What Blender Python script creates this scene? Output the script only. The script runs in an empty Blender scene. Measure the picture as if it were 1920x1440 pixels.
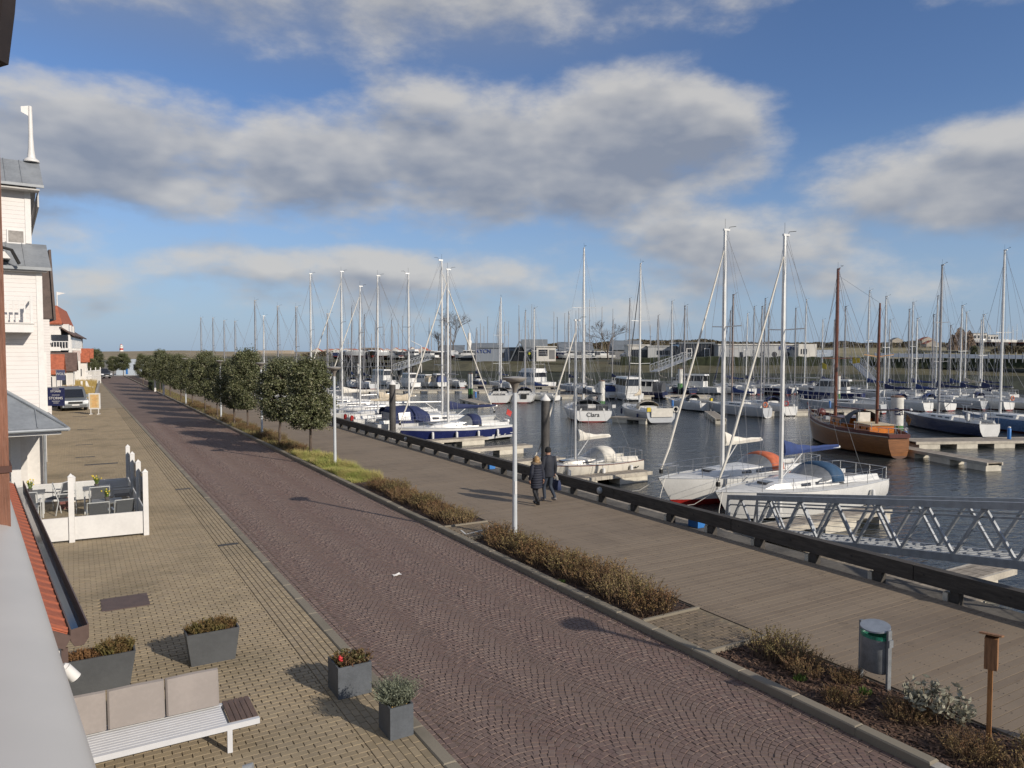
import bpy, bmesh, math, random
from math import sin, cos, tan, pi, radians, sqrt, atan2, hypot
from mathutils import Vector, Matrix
R = random.Random(7)
scene = bpy.context.scene
COL = scene.collection

# ---------------------------------------------------------------- camera
# world axes: X = across the quay towards the water, Y = along the quay, Z = up, boardwalk at z = 0
FPX, CU, CV = 1400.0, 960.0, 720.0        # focal length and centre in photograph pixels
YAW = radians(30.45); PIT = math.atan((720 - 658) / FPX); EYE = 5.0
SA, CA = sin(YAW), cos(YAW)
cam_d = bpy.data.cameras.new('camera'); cam = bpy.data.objects.new('camera', cam_d); COL.objects.link(cam)
cam.location = (0, 0, EYE); cam.rotation_euler = (pi / 2 - PIT, 0, -YAW)
cam_d.sensor_width = 36; cam_d.lens = 36 * FPX / 1920; cam_d.clip_start = 0.05; cam_d.clip_end = 6000
scene.camera = cam
scene.render.resolution_x, scene.render.resolution_y = 1024, 768
scene.view_settings.view_transform = 'Standard'; scene.view_settings.look = 'None'
scene.view_settings.gamma = 1.0; scene.view_settings.exposure = 0.24
scene.view_settings.use_curve_mapping = False
scene.cycles.use_denoising = True; scene.cycles.max_bounces = 6; scene.cycles.transparent_max_bounces = 12
scene.cycles.caustics_reflective = False; scene.cycles.caustics_refractive = False

# ---------------------------------------------------------------- sun and sky
SUN_EL = radians(25); SUN_XY = Vector((0.372, -0.928)).normalized()      # direction towards the sun
sd = bpy.data.lights.new('sun', 'SUN'); sd.energy = 3.75; sd.angle = radians(0.53); sd.color = (1.0, 0.90, 0.77)
sun = bpy.data.objects.new('sun', sd); COL.objects.link(sun); sun.location = (30, -60, 60)
sun.rotation_euler = Vector((SUN_XY.x * cos(SUN_EL), SUN_XY.y * cos(SUN_EL), sin(SUN_EL))).to_track_quat('Z', 'Y').to_euler()

class NV:                                   # tiny wrapper: arithmetic on node sockets
    T = None
    def __init__(s, k): s.k = k
    @staticmethod
    def m(op, *a, clamp=False):
        n = NV.T.nodes.new('ShaderNodeMath'); n.operation = op; n.use_clamp = clamp
        for i, x in enumerate(a):
            if isinstance(x, NV): NV.T.links.new(x.k, n.inputs[i])
            else: n.inputs[i].default_value = x
        return NV(n.outputs[0])
    def __add__(s, o): return NV.m('ADD', s, o)
    __radd__ = __add__
    def __sub__(s, o): return NV.m('SUBTRACT', s, o)
    def __rsub__(s, o): return NV.m('SUBTRACT', o, s)
    def __mul__(s, o): return NV.m('MULTIPLY', s, o)
    __rmul__ = __mul__
    def __truediv__(s, o): return NV.m('DIVIDE', s, o)
def sstep(x, a, b):
    n = NV.T.nodes.new('ShaderNodeMapRange'); n.interpolation_type = 'SMOOTHSTEP'
    NV.T.links.new(x.k, n.inputs[0]); n.inputs[1].default_value = a; n.inputs[2].default_value = b
    return NV(n.outputs[0])
def mixc(f, a, b):
    n = NV.T.nodes.new('ShaderNodeMix'); n.data_type = 'RGBA'
    for i, x in ((0, f), (6, a), (7, b)):
        if isinstance(x, NV): NV.T.links.new(x.k, n.inputs[i])
        elif i == 0: n.inputs[0].default_value = x
        else: n.inputs[i].default_value = (*x, 1)
    return NV(n.outputs[2])

wd = bpy.data.worlds.new('World'); scene.world = wd; wd.use_nodes = True
NV.T = T = wd.node_tree; T.nodes.clear()
wout = T.nodes.new('ShaderNodeOutputWorld'); wbg = T.nodes.new('ShaderNodeBackground'); T.links.new(wbg.outputs[0], wout.inputs[0])
sky = T.nodes.new('ShaderNodeTexSky'); sky.sky_type = 'NISHITA'; sky.sun_disc = False
sky.sun_elevation = SUN_EL; sky.sun_rotation = atan2(SUN_XY.x, SUN_XY.y)
sky.air_density = 1.0; sky.dust_density = 0.6; sky.ozone_density = 2.2
tc = T.nodes.new('ShaderNodeTexCoord')
def vec(x, y, z):
    n = T.nodes.new('ShaderNodeCombineXYZ')
    for i, a in enumerate((x, y, z)):
        if isinstance(a, NV): T.links.new(a.k, n.inputs[i])
        else: n.inputs[i].default_value = a
    return n.outputs[0]
sp = T.nodes.new('ShaderNodeSeparateXYZ'); T.links.new(tc.outputs['Generated'], sp.inputs[0])
DX, DY, DZ = (NV(o) for o in sp.outputs)
def wnoise(v, scale, detail, rough=0.5, dist=0.0):
    n = T.nodes.new('ShaderNodeTexNoise'); T.links.new(v, n.inputs['Vector'])
    n.inputs['Scale'].default_value = scale; n.inputs['Detail'].default_value = detail
    n.inputs['Roughness'].default_value = rough; n.inputs['Distortion'].default_value = dist
    return NV(n.outputs[0])
# cloud masses: azimuth, elevation, half-widths (degrees), weight
CLOUDS = [(-27, 13.2, 13, 4.4, 1.35), (-14, 13.2, 9, 4.8, 1.4), (-4, 14.4, 9, 6.2, 1.5), (9, 14.6, 11, 6.0, 1.45),
          (34, 10.8, 14, 4.2, 1.4), (17, 8.2, 13, 2.6, 0.75),
          (-11, 5.9, 20, 1.9, 0.85), (-32, 8.2, 5, 2.2, 0.7), (20, 4.6, 16, 1.4, 0.45),
          (-16, 26.6, 36, 5.2, 0.75), (37, 24.0, 7, 3.2, 0.55), (2, 4.9, 40, 2.6, 0.35)]
right = DX * CA - DY * SA; fwd = DX * SA + DY * CA
AZ = NV.m('ARCTAN2', right, fwd) * (180 / pi)
EL = NV.m('ARCSINE', DZ) * (180 / pi)
away = NV.m('MAXIMUM', sstep(NV.m('ABSOLUTE', AZ), 42, 60), sstep(EL, 28, 38))      # beyond the mapped part the cloud cover simply goes on
NB = wnoise(vec(DX, DY, DZ * 2.1), 2.4, 2, 0.5)
generic = away * ((NB - 0.46) * 6.0 + 2.0) - 2.0
DPX = [(AZ - c[0]) * (1 / c[2]) for c in CLOUDS]; DPX = [p * p for p in DPX]
def cloud_field(dz, el, det):
    v = vec(DX, DY, dz * 2.1)
    n1 = wnoise(v, 6.5, det, 0.58); f = generic
    for p2, (a0, e0, ra, re, w) in zip(DPX, CLOUDS):
        q = (el - e0) * (1 / re)
        f = NV.m('MAXIMUM', f, (1.0 - (p2 + q * q)) * w)
    f = NV.m('MAXIMUM', f, -0.95)
    return f + (n1 - 0.5) * 3.6, n1
Dn, N1 = cloud_field(DZ, EL, 6)
Du, N2 = cloud_field(DZ + 0.030, EL + 1.8, 3)
alpha = sstep(Dn, -0.30, 1.0)
lit = (1.0 - sstep(Du, -0.45, 1.85)) * 0.92 + (N1 - N2) * 0.9 + (N1 - 0.5) * 0.45 + 0.06
ccol = mixc(NV.m('MULTIPLY', lit, 1.0, clamp=True), (0.215, 0.240, 0.295), (0.50, 0.49, 0.475))
skyc = T.nodes.new('ShaderNodeVectorMath'); skyc.operation = 'MULTIPLY'; T.links.new(sky.outputs[0], skyc.inputs[0])
skyc.inputs[1].default_value = (0.064, 0.074, 0.094)
veil = mixc(sstep(EL, 17.0, -1.0) * 0.72, NV(skyc.outputs[0]), (0.28, 0.38, 0.53))          # pale low air above the sea
film = sstep(EL, 17.5, 25) * sstep(AZ, 24, -4) * (0.30 + NB * 0.75)                       # thin high grey layer over the left of the sky
veil = mixc(NV.m('MULTIPLY', film, 0.85, clamp=True), veil, (0.20, 0.235, 0.315))
final = mixc(alpha * 0.90, veil, ccol)
T.links.new(final.k, wbg.inputs[0]); wbg.inputs[1].default_value = 1.0
wd.cycles.sampling_method = 'MANUAL'; wd.cycles.sample_map_resolution = 256

# ---------------------------------------------------------------- helpers
def q2w(X, Y): return (X * CA + Y * SA, -X * SA + Y * CA)         # camera ground frame (right, ahead) -> quay frame
def w2q(x, y): return (x * CA - y * SA, x * SA + y * CA)
def at(u, v, z=0.0):
    "point of the horizontal plane z that the photograph shows at pixel u, v"
    a, b = (u - CU) / FPX, (CV - v) / FPX
    fy, fz = cos(PIT) + b * sin(PIT), -sin(PIT) + b * cos(PIT)
    k = (z - EYE) / fz
    x, y = q2w(a * k, fy * k)
    return (x, y, z)
def atd(u, v, d):
    "point seen at pixel u, v at horizontal distance d ahead"
    a, b = (u - CU) / FPX, (CV - v) / FPX
    fy, fz = cos(PIT) + b * sin(PIT), -sin(PIT) + b * cos(PIT)
    k = d / fy
    x, y = q2w(a * k, d)
    return (x, y, EYE + fz * k)
def proj(x, y, z):
    X, Y = w2q(x, y); dz = z - EYE
    f = Y * cos(PIT) - dz * sin(PIT); up = Y * sin(PIT) + dz * cos(PIT)
    if f < 0.05: return None
    return CU + FPX * X / f, CV - FPX * up / f

class MB:
    def __init__(s): s.v = []; s.f = []; s.t = []
    def add(s, vs, fs, tint=None):
        o = len(s.v); s.v.extend(tuple(p) for p in vs); s.f.extend(tuple(i + o for i in f) for f in fs)
        if tint is not None: s.t.extend([tint] * len(fs))
        return s
    def box(s, x0, x1, y0, y1, z0, z1, tint=None):
        return s.add([(x0, y0, z0), (x1, y0, z0), (x1, y1, z0), (x0, y1, z0), (x0, y0, z1), (x1, y0, z1), (x1, y1, z1), (x0, y1, z1)],
                     [(3, 2, 1, 0), (4, 5, 6, 7), (0, 1, 5, 4), (1, 2, 6, 5), (2, 3, 7, 6), (3, 0, 4, 7)], tint)
    def bar(s, p0, p1, w, h, up=(0, 0, 1)):
        p0, p1 = Vector(p0), Vector(p1); d = (p1 - p0).normalized(); a = d.cross(Vector(up))
        if a.length < 1e-4: a = d.cross(Vector((1, 0, 0)))
        a.normalize(); b = a.cross(d); a *= w / 2; b *= h / 2
        return s.add([p0 - a - b, p0 + a - b, p0 + a + b, p0 - a + b, p1 - a - b, p1 + a - b, p1 + a + b, p1 - a + b],
                     [(0, 1, 2, 3), (7, 6, 5, 4), (0, 4, 5, 1), (1, 5, 6, 2), (2, 6, 7, 3), (3, 7, 4, 0)])
    def tube(s, pts, r, n=6, cap=True):
        pts = [Vector(p) for p in pts]; rs = r if isinstance(r, (list, tuple)) else [r] * len(pts); rings = []
        ref = None
        for i, p in enumerate(pts):
            d = (pts[min(i + 1, len(pts) - 1)] - pts[max(i - 1, 0)])
            d = d.normalized() if d.length > 1e-9 else Vector((0, 0, 1))
            if ref is None: ref = Vector((0, 0, 1)) if abs(d.z) < 0.9 else Vector((1, 0, 0))
            a = d.cross(ref); a = a.normalized() if a.length > 1e-5 else d.orthogonal().normalized()
            b = a.cross(d)
            rings.append([p + (a * cos(2 * pi * k / n) + b * sin(2 * pi * k / n)) * rs[i] for k in range(n)])
        return s.loft(rings, cap, cap)
    def cyl(s, p0, p1, r0, r1=None, n=12): return s.tube([p0, p1], [r0, r0 if r1 is None else r1], n)
    def loft(s, rings, cap0=True, cap1=True, closed=True):
        n = len(rings[0]); vs = [p for r in rings for p in r]; fs = []
        for i in range(len(rings) - 1):
            for k in range(n if closed else n - 1):
                k2 = (k + 1) % n
                fs.append((i * n + k, i * n + k2, (i + 1) * n + k2, (i + 1) * n + k))
        if cap0: fs.append(tuple(range(n))[::-1])
        if cap1: fs.append(tuple((len(rings) - 1) * n + k for k in range(n)))
        return s.add(vs, fs)
    def lathe(s, prof, n=20, c=(0, 0, 0)):
        return s.loft([[(c[0] + r * cos(2 * pi * k / n), c[1] + r * sin(2 * pi * k / n), c[2] + z) for k in range(n)] for r, z in prof])
    def prism(s, poly, z0, z1):
        n = len(poly)
        return s.add([(x, y, z0) for x, y in poly] + [(x, y, z1) for x, y in poly],
                     [tuple(range(n))[::-1], tuple(range(n, 2 * n))] + [(i, (i + 1) % n, n + (i + 1) % n, n + i) for i in range(n)])
    def prism_dir(s, poly, off):
        "closed prism over any planar polygon of 3-D points, extruded by the vector off"
        n = len(poly); o = Vector(off); P = [Vector(p) for p in poly]
        return s.add(P + [p + o for p in P], [tuple(range(n))[::-1], tuple(range(n, 2 * n))] + [(i, (i + 1) % n, n + (i + 1) % n, n + i) for i in range(n)])
    def slab(s, poly, th):
        "plate with thickness th below a planar polygon"
        P = [Vector(p) for p in poly]; nrm = (P[1] - P[0]).cross(P[2] - P[0]).normalized()
        return s.prism_dir(poly, -nrm * th)
    def sphere(s, c, r, nu=10, nv=7, sc=(1, 1, 1)):
        rings = []
        for j in range(nv + 1):
            a = -pi / 2 + pi * j / nv; rr = max(cos(a), 0.02)
            rings.append([(c[0] + r * sc[0] * rr * cos(2 * pi * k / nu), c[1] + r * sc[1] * rr * sin(2 * pi * k / nu), c[2] + r * sc[2] * sin(a)) for k in range(nu)])
        return s.loft(rings)
    def mesh(s, name, m, smooth=False):
        me = bpy.data.meshes.new(name); me.from_pydata(s.v, [], s.f); me.materials.append(m)
        if s.t and len(s.t) == len(s.f):
            a = me.attributes.new('tint', 'FLOAT', 'FACE'); a.data.foreach_set('value', s.t)
        if smooth:
            me.polygons.foreach_set('use_smooth', [True] * len(me.polygons))
            try: me.set_sharp_from_angle(angle=radians(38))
            except Exception: pass
        return me
    def build(s, name, m, parent=None, smooth=False, kind=None):
        return link(name, s.mesh(name, m, smooth), parent, kind)
def link(name, me, parent=None, kind=None, loc=None, rz=None):
    o = bpy.data.objects.new(name, me); COL.objects.link(o)
    if parent is not None: o.parent = parent
    if kind: o['kind'] = kind
    if loc is not None: o.location = loc
    if rz is not None: o.rotation_euler[2] = rz
    return o
def thing(name, label, cat, loc=(0, 0, 0), rz=0.0, group=None):
    o = bpy.data.objects.new(name, None); COL.objects.link(o); o.location = loc; o.rotation_euler[2] = rz; o.empty_display_size = 0.1
    return tag(o, label, cat, group)
def tag(o, label, cat, group=None):
    o['label'] = label; o['category'] = cat
    if group: o['group'] = group
    return o
def copy_tree(o, parent=None):
    c = o.copy(); COL.objects.link(c); c.parent = parent
    for ch in list(o.children): copy_tree(ch, c)
    return c
def lettering(txt, size, m, parent, loc, rot, depth=0.01):
    cu = bpy.data.curves.new('lettering', 'FONT'); cu.body = txt; cu.size = size; cu.extrude = depth; cu.align_x = 'CENTER'; cu.align_y = 'CENTER'
    cu.materials.append(m); cu.offset = size * 0.004
    o = bpy.data.objects.new('lettering', cu); COL.objects.link(o)
    dg_ = bpy.context.evaluated_depsgraph_get(); me = bpy.data.meshes.new_from_object(o.evaluated_get(dg_))
    bpy.data.objects.remove(o); me.materials.clear(); me.materials.append(m)
    o = link('lettering', me, parent, loc=loc); o.rotation_euler = rot
    return o

# ---------------------------------------------------------------- materials
MATS = {}
def mat(name, col, rough=0.6, metal=0.0, var=0.15, scale=6.0, bump=0.0, bscale=40.0, spec=0.5, coat=0.0, trans=0.0, stretch=None, col2=None, world=False, sub=0.0):
    "procedural material: colour broken up by two noises, optional fine relief"
    if name in MATS: return MATS[name]
    m = bpy.data.materials.new(name); m.use_nodes = True; NV.T = t = m.node_tree
    b = t.nodes['Principled BSDF']; b.inputs['Roughness'].default_value = rough; b.inputs['Metallic'].default_value = metal
    b.inputs['Specular IOR Level'].default_value = spec; b.inputs['Coat Weight'].default_value = coat
    co = t.nodes.new('ShaderNodeNewGeometry').outputs['Position'] if world else t.nodes.new('ShaderNodeTexCoord').outputs['Object']
    if stretch:
        mp = t.nodes.new('ShaderNodeMapping'); mp.inputs['Scale'].default_value = stretch; t.links.new(co, mp.inputs[0]); co = mp.outputs[0]
    def noise(sc, det):
        n = t.nodes.new('ShaderNodeTexNoise'); t.links.new(co, n.inputs['Vector']); n.inputs['Scale'].default_value = sc; n.inputs['Detail'].default_value = det
        return NV(n.outputs[0])
    f = noise(scale, 5) * 0.65 + noise(scale * 7.3, 3) * 0.35
    oi = NV(t.nodes.new('ShaderNodeObjectInfo').outputs['Random'])
    c2 = col2 or tuple(c * (1 - var * 1.6) for c in col); c1 = col if col2 else tuple(min(1, c * (1 + var * 0.8)) for c in col)
    f2 = sstep(f, 0.33, 0.67) + (oi - 0.5) * 0.18
    c = mixc(NV.m('MULTIPLY', f2, 1.0, clamp=True), c2, c1)
    t.links.new(c.k, b.inputs['Base Color'])
    if var: t.links.new((rough + (f - 0.5) * 0.25).k, b.inputs['Roughness'])
    if bump:
        bn = t.nodes.new('ShaderNodeBump'); bn.inputs['Strength'].default_value = bump; bn.inputs['Distance'].default_value = 0.02
        t.links.new(noise(bscale, 6).k, bn.inputs['Height']); t.links.new(bn.outputs[0], b.inputs['Normal'])
    if sub:                                              # thin leaf: let some light through
        tr = t.nodes.new('ShaderNodeBsdfTranslucent'); t.links.new(c.k, tr.inputs[0]); mx = t.nodes.new('ShaderNodeMixShader'); mx.inputs[0].default_value = sub
        t.links.new(b.outputs[0], mx.inputs[1]); t.links.new(tr.outputs[0], mx.inputs[2]); t.links.new(mx.outputs[0], t.nodes['Material Output'].inputs[0])
    MATS[name] = m
    return m
def piece_mat(name, cols, rough=0.8, tracks=None, gscale=0.5, bump=0.4, spec=0.3, weather=0.35, gcol=(0.06, 0.055, 0.045)):
    "for bricks, cobbles and planks: every piece takes its own shade (object random + tint), weathering runs over all of them"
    m = bpy.data.materials.new(name); m.use_nodes = True; NV.T = t = m.node_tree; b = t.nodes['Principled BSDF']
    at_ = t.nodes.new('ShaderNodeAttribute'); at_.attribute_name = 'tint'
    f = NV.m('FRACT', NV(at_.outputs['Fac']) + NV(t.nodes.new('ShaderNodeObjectInfo').outputs['Random']))
    r = t.nodes.new('ShaderNodeValToRGB'); r.color_ramp.interpolation = 'LINEAR'; t.links.new(f.k, r.inputs[0])
    while len(r.color_ramp.elements) < len(cols): r.color_ramp.elements.new(0.5)
    for i, c in enumerate(cols):
        e = r.color_ramp.elements[i]; e.position = i / (len(cols) - 1); e.color = (*c, 1)
    pos = t.nodes.new('ShaderNodeNewGeometry').outputs['Position']
    def noise(sc, det, ro=0.55):
        n = t.nodes.new('ShaderNodeTexNoise'); t.links.new(pos, n.inputs['Vector']); n.inputs['Scale'].default_value = sc; n.inputs['Detail'].default_value = det; n.inputs['Roughness'].default_value = ro
        return NV(n.outputs[0])
    g = sstep(noise(gscale, 6, 0.6), 0.44, 0.72) * weather
    c = mixc(g, NV(r.outputs[0]), gcol)
    if tracks:
        mp = t.nodes.new('ShaderNodeMapping'); mp.inputs['Scale'].default_value = (1.1, .07, 1); t.links.new(pos, mp.inputs[0])
        n = t.nodes.new('ShaderNodeTexNoise'); t.links.new(mp.outputs[0], n.inputs['Vector']); n.inputs['Scale'].default_value = 1.0; n.inputs['Detail'].default_value = 5
        c = mixc(sstep(NV(n.outputs[0]), 0.42, 0.68) * 0.55, c, tracks); c = mixc(sstep(noise(1.7, 5, .65), .58, .70) * .45, c, tuple(x * .5 for x in tracks))
    fine = noise(90, 4)
    c2 = mixc(sstep(fine, 0.35, 0.75) * 0.28, c, tuple(min(1, 0.5 * x[0]) for x in (cols[0], cols[0], cols[0])))
    t.links.new(c2.k, b.inputs['Base Color']); b.inputs['Specular IOR Level'].default_value = spec
    t.links.new((rough + (noise(3, 3) - 0.5) * 0.3).k, b.inputs['Roughness'])
    bn = t.nodes.new('ShaderNodeBump'); bn.inputs['Strength'].default_value = bump; bn.inputs['Distance'].default_value = 0.006
    t.links.new(fine.k, bn.inputs['Height']); t.links.new(bn.outputs[0], b.inputs['Normal'])
    MATS[name] = m; return m
def glass_mat(name, tint=(0.96, 0.97, 0.97), refl=0.12):
    m = bpy.data.materials.new(name); m.use_nodes = True; t = m.node_tree
    g = t.nodes.new('ShaderNodeBsdfGlossy'); g.inputs['Roughness'].default_value = 0.02; tr = t.nodes.new('ShaderNodeBsdfTransparent'); tr.inputs[0].default_value = (*tint, 1)
    mx = t.nodes.new('ShaderNodeMixShader'); fr = t.nodes.new('ShaderNodeFresnel'); fr.inputs[0].default_value = 1.45
    t.links.new(fr.outputs[0], mx.inputs[0]); t.links.new(tr.outputs[0], mx.inputs[1]); t.links.new(g.outputs[0], mx.inputs[2]); t.links.new(mx.outputs[0], t.nodes['Material Output'].inputs[0])
    MATS[name] = m; return m
def clad_mat(name, col, pitch=0.19, depth=0.012):
    "painted weatherboarding: overlapping board edges as relief, slight dirt"
    m = bpy.data.materials.new(name); m.use_nodes = True; NV.T = t = m.node_tree; b = t.nodes['Principled BSDF']; b.inputs['Roughness'].default_value = 0.55
    g = t.nodes.new('ShaderNodeNewGeometry').outputs['Position']; s = t.nodes.new('ShaderNodeSeparateXYZ'); t.links.new(g, s.inputs[0])
    fr = NV.m('FRACT', NV(s.outputs[2]) * (1 / pitch))
    n = t.nodes.new('ShaderNodeTexNoise'); t.links.new(g, n.inputs['Vector']); n.inputs['Scale'].default_value = 1.3; n.inputs['Detail'].default_value = 6
    c = mixc(sstep(NV(n.outputs[0]), 0.4, 0.75) * 0.5, col, tuple(x * 0.86 for x in col)); t.links.new(c.k, b.inputs['Base Color'])
    bn = t.nodes.new('ShaderNodeBump'); bn.inputs['Strength'].default_value = 1.0; bn.inputs['Distance'].default_value = depth
    t.links.new(NV.m('SUBTRACT', 1.0, fr).k, bn.inputs['Height']); t.links.new(bn.outputs[0], b.inputs['Normal'])
    MATS[name] = m; return m

white = mat('white paint', (0.66, 0.65, 0.63), 0.5, var=0.05, scale=2)
whitegel = mat('white gelcoat', (0.65, 0.65, 0.63), 0.28, var=0.04, scale=1.5, coat=0.3)
creamgel = mat('cream gelcoat', (0.60, 0.57, 0.50), 0.3, var=0.05, scale=1.5, coat=0.2)
greygel = mat('grey gelcoat', (0.42, 0.44, 0.46), 0.35, var=0.06, scale=1.5)
navygel = mat('navy gelcoat', (0.012, 0.018, 0.06), 0.18, var=0.1, scale=1.5, coat=0.5)
bluegel = mat('blue gelcoat', (0.018, 0.026, 0.105), 0.25, var=0.1, scale=1.5, coat=0.4)
blackgel = mat('near black gelcoat', (0.012, 0.014, 0.022), 0.2, var=0.1, coat=0.4)
deckgrey = mat('deck paint', (0.58, 0.58, 0.56), 0.7, var=0.06, scale=4)
alu = mat('mast aluminium', (0.72, 0.72, 0.70), 0.38, metal=0.25, var=0.05, scale=3)
aludark = mat('dull mast aluminium', (0.32, 0.32, 0.33), 0.5, metal=0.2, var=0.08, scale=3)
steel = mat('stainless steel', (0.6, 0.6, 0.6), 0.3, metal=0.9, var=0.03)
wire = mat('rigging wire', (0.42, 0.42, 0.43), 0.45, metal=0.5, var=0.02)
galv = mat('galvanised steel', (0.36, 0.38, 0.40), 0.5, metal=0.35, var=0.12, scale=5)
polegrey = mat('grey pole paint', (0.50, 0.53, 0.55), 0.45, var=0.05, scale=2)
red = mat('red paint', (0.42, 0.03, 0.025), 0.45, var=0.1)
antifoul = mat('red antifouling', (0.20, 0.03, 0.025), 0.7, var=0.15)
blackfoul = mat('black antifouling', (0.02, 0.022, 0.03), 0.7, var=0.15)
navycloth = mat('navy canvas', (0.018, 0.028, 0.09), 0.8, var=0.15, scale=5, bump=0.2, bscale=12)
bluecloth = mat('blue canvas', (0.024, 0.05, 0.17), 0.8, var=0.15, scale=5, bump=0.2, bscale=12)
tealcloth = mat('petrol blue canvas', (0.025, 0.07, 0.14), 0.8, var=0.12, scale=5, bump=0.2, bscale=12)
beigecloth = mat('beige canvas', (0.52, 0.45, 0.34), 0.8, var=0.1, scale=5, bump=0.25, bscale=12)
whitecloth = mat('off-white sailcloth', (0.66, 0.63, 0.56), 0.8, var=0.08, scale=4, bump=0.3, bscale=9)
greycloth = mat('charcoal canvas', (0.06, 0.065, 0.075), 0.8, var=0.15, scale=5, bump=0.2, bscale=12)
orangecloth = mat('faded orange canvas', (0.50, 0.13, 0.06), 0.8, var=0.12, scale=5, bump=0.2, bscale=12)
clearpane = glass_mat('clear vinyl', (0.72, 0.74, 0.76))
glass = glass_mat('clear glass')
darkglass = mat('dark glass', (0.02, 0.022, 0.028), 0.08, var=0.05, spec=0.7)
rubber = mat('black rubber', (0.02, 0.02, 0.02), 0.7, var=0.1)
fenderw = mat('white fender vinyl', (0.72, 0.72, 0.70), 0.4, var=0.05)
fenderb = mat('navy fender vinyl', (0.02, 0.03, 0.10), 0.4, var=0.05)
lifeorange = mat('orange lifebuoy plastic', (0.62, 0.16, 0.05), 0.5, var=0.05)
yellow = mat('yellow cloth', (0.62, 0.47, 0.03), 0.7, var=0.1)
bluebox = mat('blue plastic pedestal', (0.03, 0.17, 0.48), 0.45, var=0.08)
zinc = mat('weathered zinc', (0.26, 0.28, 0.30), 0.5, metal=0.2, var=0.12, scale=1.2)
concrete = mat('concrete', (0.34, 0.32, 0.29), 0.85, var=0.18, scale=2.0, bump=0.3, bscale=25, world=True)
palecon = mat('pale float concrete', (0.58, 0.54, 0.45), 0.8, var=0.12, scale=2.5, bump=0.2, bscale=20, world=True)
anthracite = mat('anthracite fibreglass', (0.075, 0.08, 0.085), 0.55, var=0.08, scale=3, bump=0.1, bscale=60)
redtile = mat('orange clay tile', (0.40, 0.115, 0.058), 0.8, var=0.18, scale=3, bump=0.2, bscale=30)
browntile = mat('brown clay tile', (0.13, 0.085, 0.07), 0.8, var=0.2, scale=3, bump=0.3, bscale=30)
copper = mat('brown painted gutter', (0.10, 0.065, 0.055), 0.45, var=0.12, scale=3)
redwood = mat('stained red wood', (0.20, 0.085, 0.05), 0.55, var=0.25, scale=3, stretch=(14, 14, 1), bump=0.3, bscale=20)
varnish = mat('varnished brown mast wood', (0.15, 0.05, 0.026), 0.3, var=0.15, scale=3, coat=0.4)
teakorange = mat('bright varnished teak', (0.60, 0.19, 0.035), 0.3, var=0.15, scale=3, coat=0.4)
oakhull = mat('varnished oak planking', (0.235, 0.088, 0.020), 0.35, var=0.22, scale=2, stretch=(1, 1, 9), coat=0.3)

# ================================================================ SETTING
ZW = -2.1                                   # water level
T_KERB, T_ROAD0, T_ROAD1, T_STRIP0, T_DECK0, T_DECK1 = 3.74, 3.93, 8.76, 8.95, 10.42, 14.95
soil = mat('bark mulch soil', (0.075, 0.045, 0.032), 0.95, var=0.4, scale=9, bump=0.9, bscale=35, world=True, col2=(0.028, 0.018, 0.014))
sandjoint = mat('joint sand', (0.195, 0.160, 0.108), 0.95, var=0.25, scale=6, world=True)
roadjoint = mat('cobble joints', (0.142, 0.102, 0.083), 0.95, var=0.25, scale=6, world=True)
paver_m = piece_mat('tan clay pavers', [(0.268, 0.212, 0.134), (0.325, 0.256, 0.162), (0.30, 0.24, 0.16), (0.35, 0.28, 0.178), (0.285, 0.227, 0.15)], 0.82, weather=0.5, gscale=0.45, gcol=(0.12, 0.10, 0.06))
cobble_m = piece_mat('porphyry cobbles', [(0.136, 0.090, 0.075), (0.166, 0.106, 0.087), (0.152, 0.106, 0.089), (0.176, 0.117, 0.095), (0.144, 0.092, 0.079), (0.190, 0.137, 0.113), (0.160, 0.104, 0.086)], 0.66, weather=0.35, gscale=0.5, spec=0.45, gcol=(0.145, 0.104, 0.083), tracks=(0.185, 0.132, 0.107))
plank_m = piece_mat('weathered boardwalk', [(0.195, 0.150, 0.106), (0.23, 0.18, 0.128), (0.21, 0.164, 0.117), (0.25, 0.197, 0.14)], 0.75, weather=0.5, gscale=0.35, gcol=(0.12, 0.094, 0.07), tracks=(0.235, 0.185, 0.133))
kerb_m = piece_mat('kerb concrete', [(0.21, 0.185, 0.14), (0.245, 0.215, 0.165), (0.225, 0.195, 0.15)], 0.85, weather=0.5, gscale=0.7, gcol=(0.11, 0.10, 0.075))
darkbrick_m = piece_mat('dull brown pavers', [(0.16, 0.125, 0.085), (0.20, 0.155, 0.105), (0.18, 0.14, 0.10)], 0.85, weather=0.55, gscale=1.2)

def far_paving_mat(name, c1, c2, mortar, bw, bh, rot):
    m = bpy.data.materials.new(name); m.use_nodes = True; NV.T = t = m.node_tree; b = t.nodes['Principled BSDF']; b.inputs['Roughness'].default_value = 0.8
    g = t.nodes.new('ShaderNodeNewGeometry').outputs['Position']
    mp = t.nodes.new('ShaderNodeMapping'); mp.inputs['Rotation'].default_value = (0, 0, rot); t.links.new(g, mp.inputs[0])
    k = t.nodes.new('ShaderNodeTexBrick'); t.links.new(mp.outputs[0], k.inputs['Vector'])
    k.inputs['Color1'].default_value = (*c1, 1); k.inputs['Color2'].default_value = (*c2, 1); k.inputs['Mortar'].default_value = (*mortar, 1)
    k.inputs['Scale'].default_value = 1.0; k.inputs['Brick Width'].default_value = bw; k.inputs['Row Height'].default_value = bh; k.inputs['Mortar Size'].default_value = 0.006
    n = t.nodes.new('ShaderNodeTexNoise'); t.links.new(g, n.inputs['Vector']); n.inputs['Scale'].default_value = 0.4; n.inputs['Detail'].default_value = 6
    c = mixc(sstep(NV(n.outputs[0]), 0.42, 0.72) * 0.4, NV(k.outputs[0]), tuple(x * 0.5 for x in c1)); t.links.new(c.k, b.inputs['Base Color'])
    return m
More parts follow.
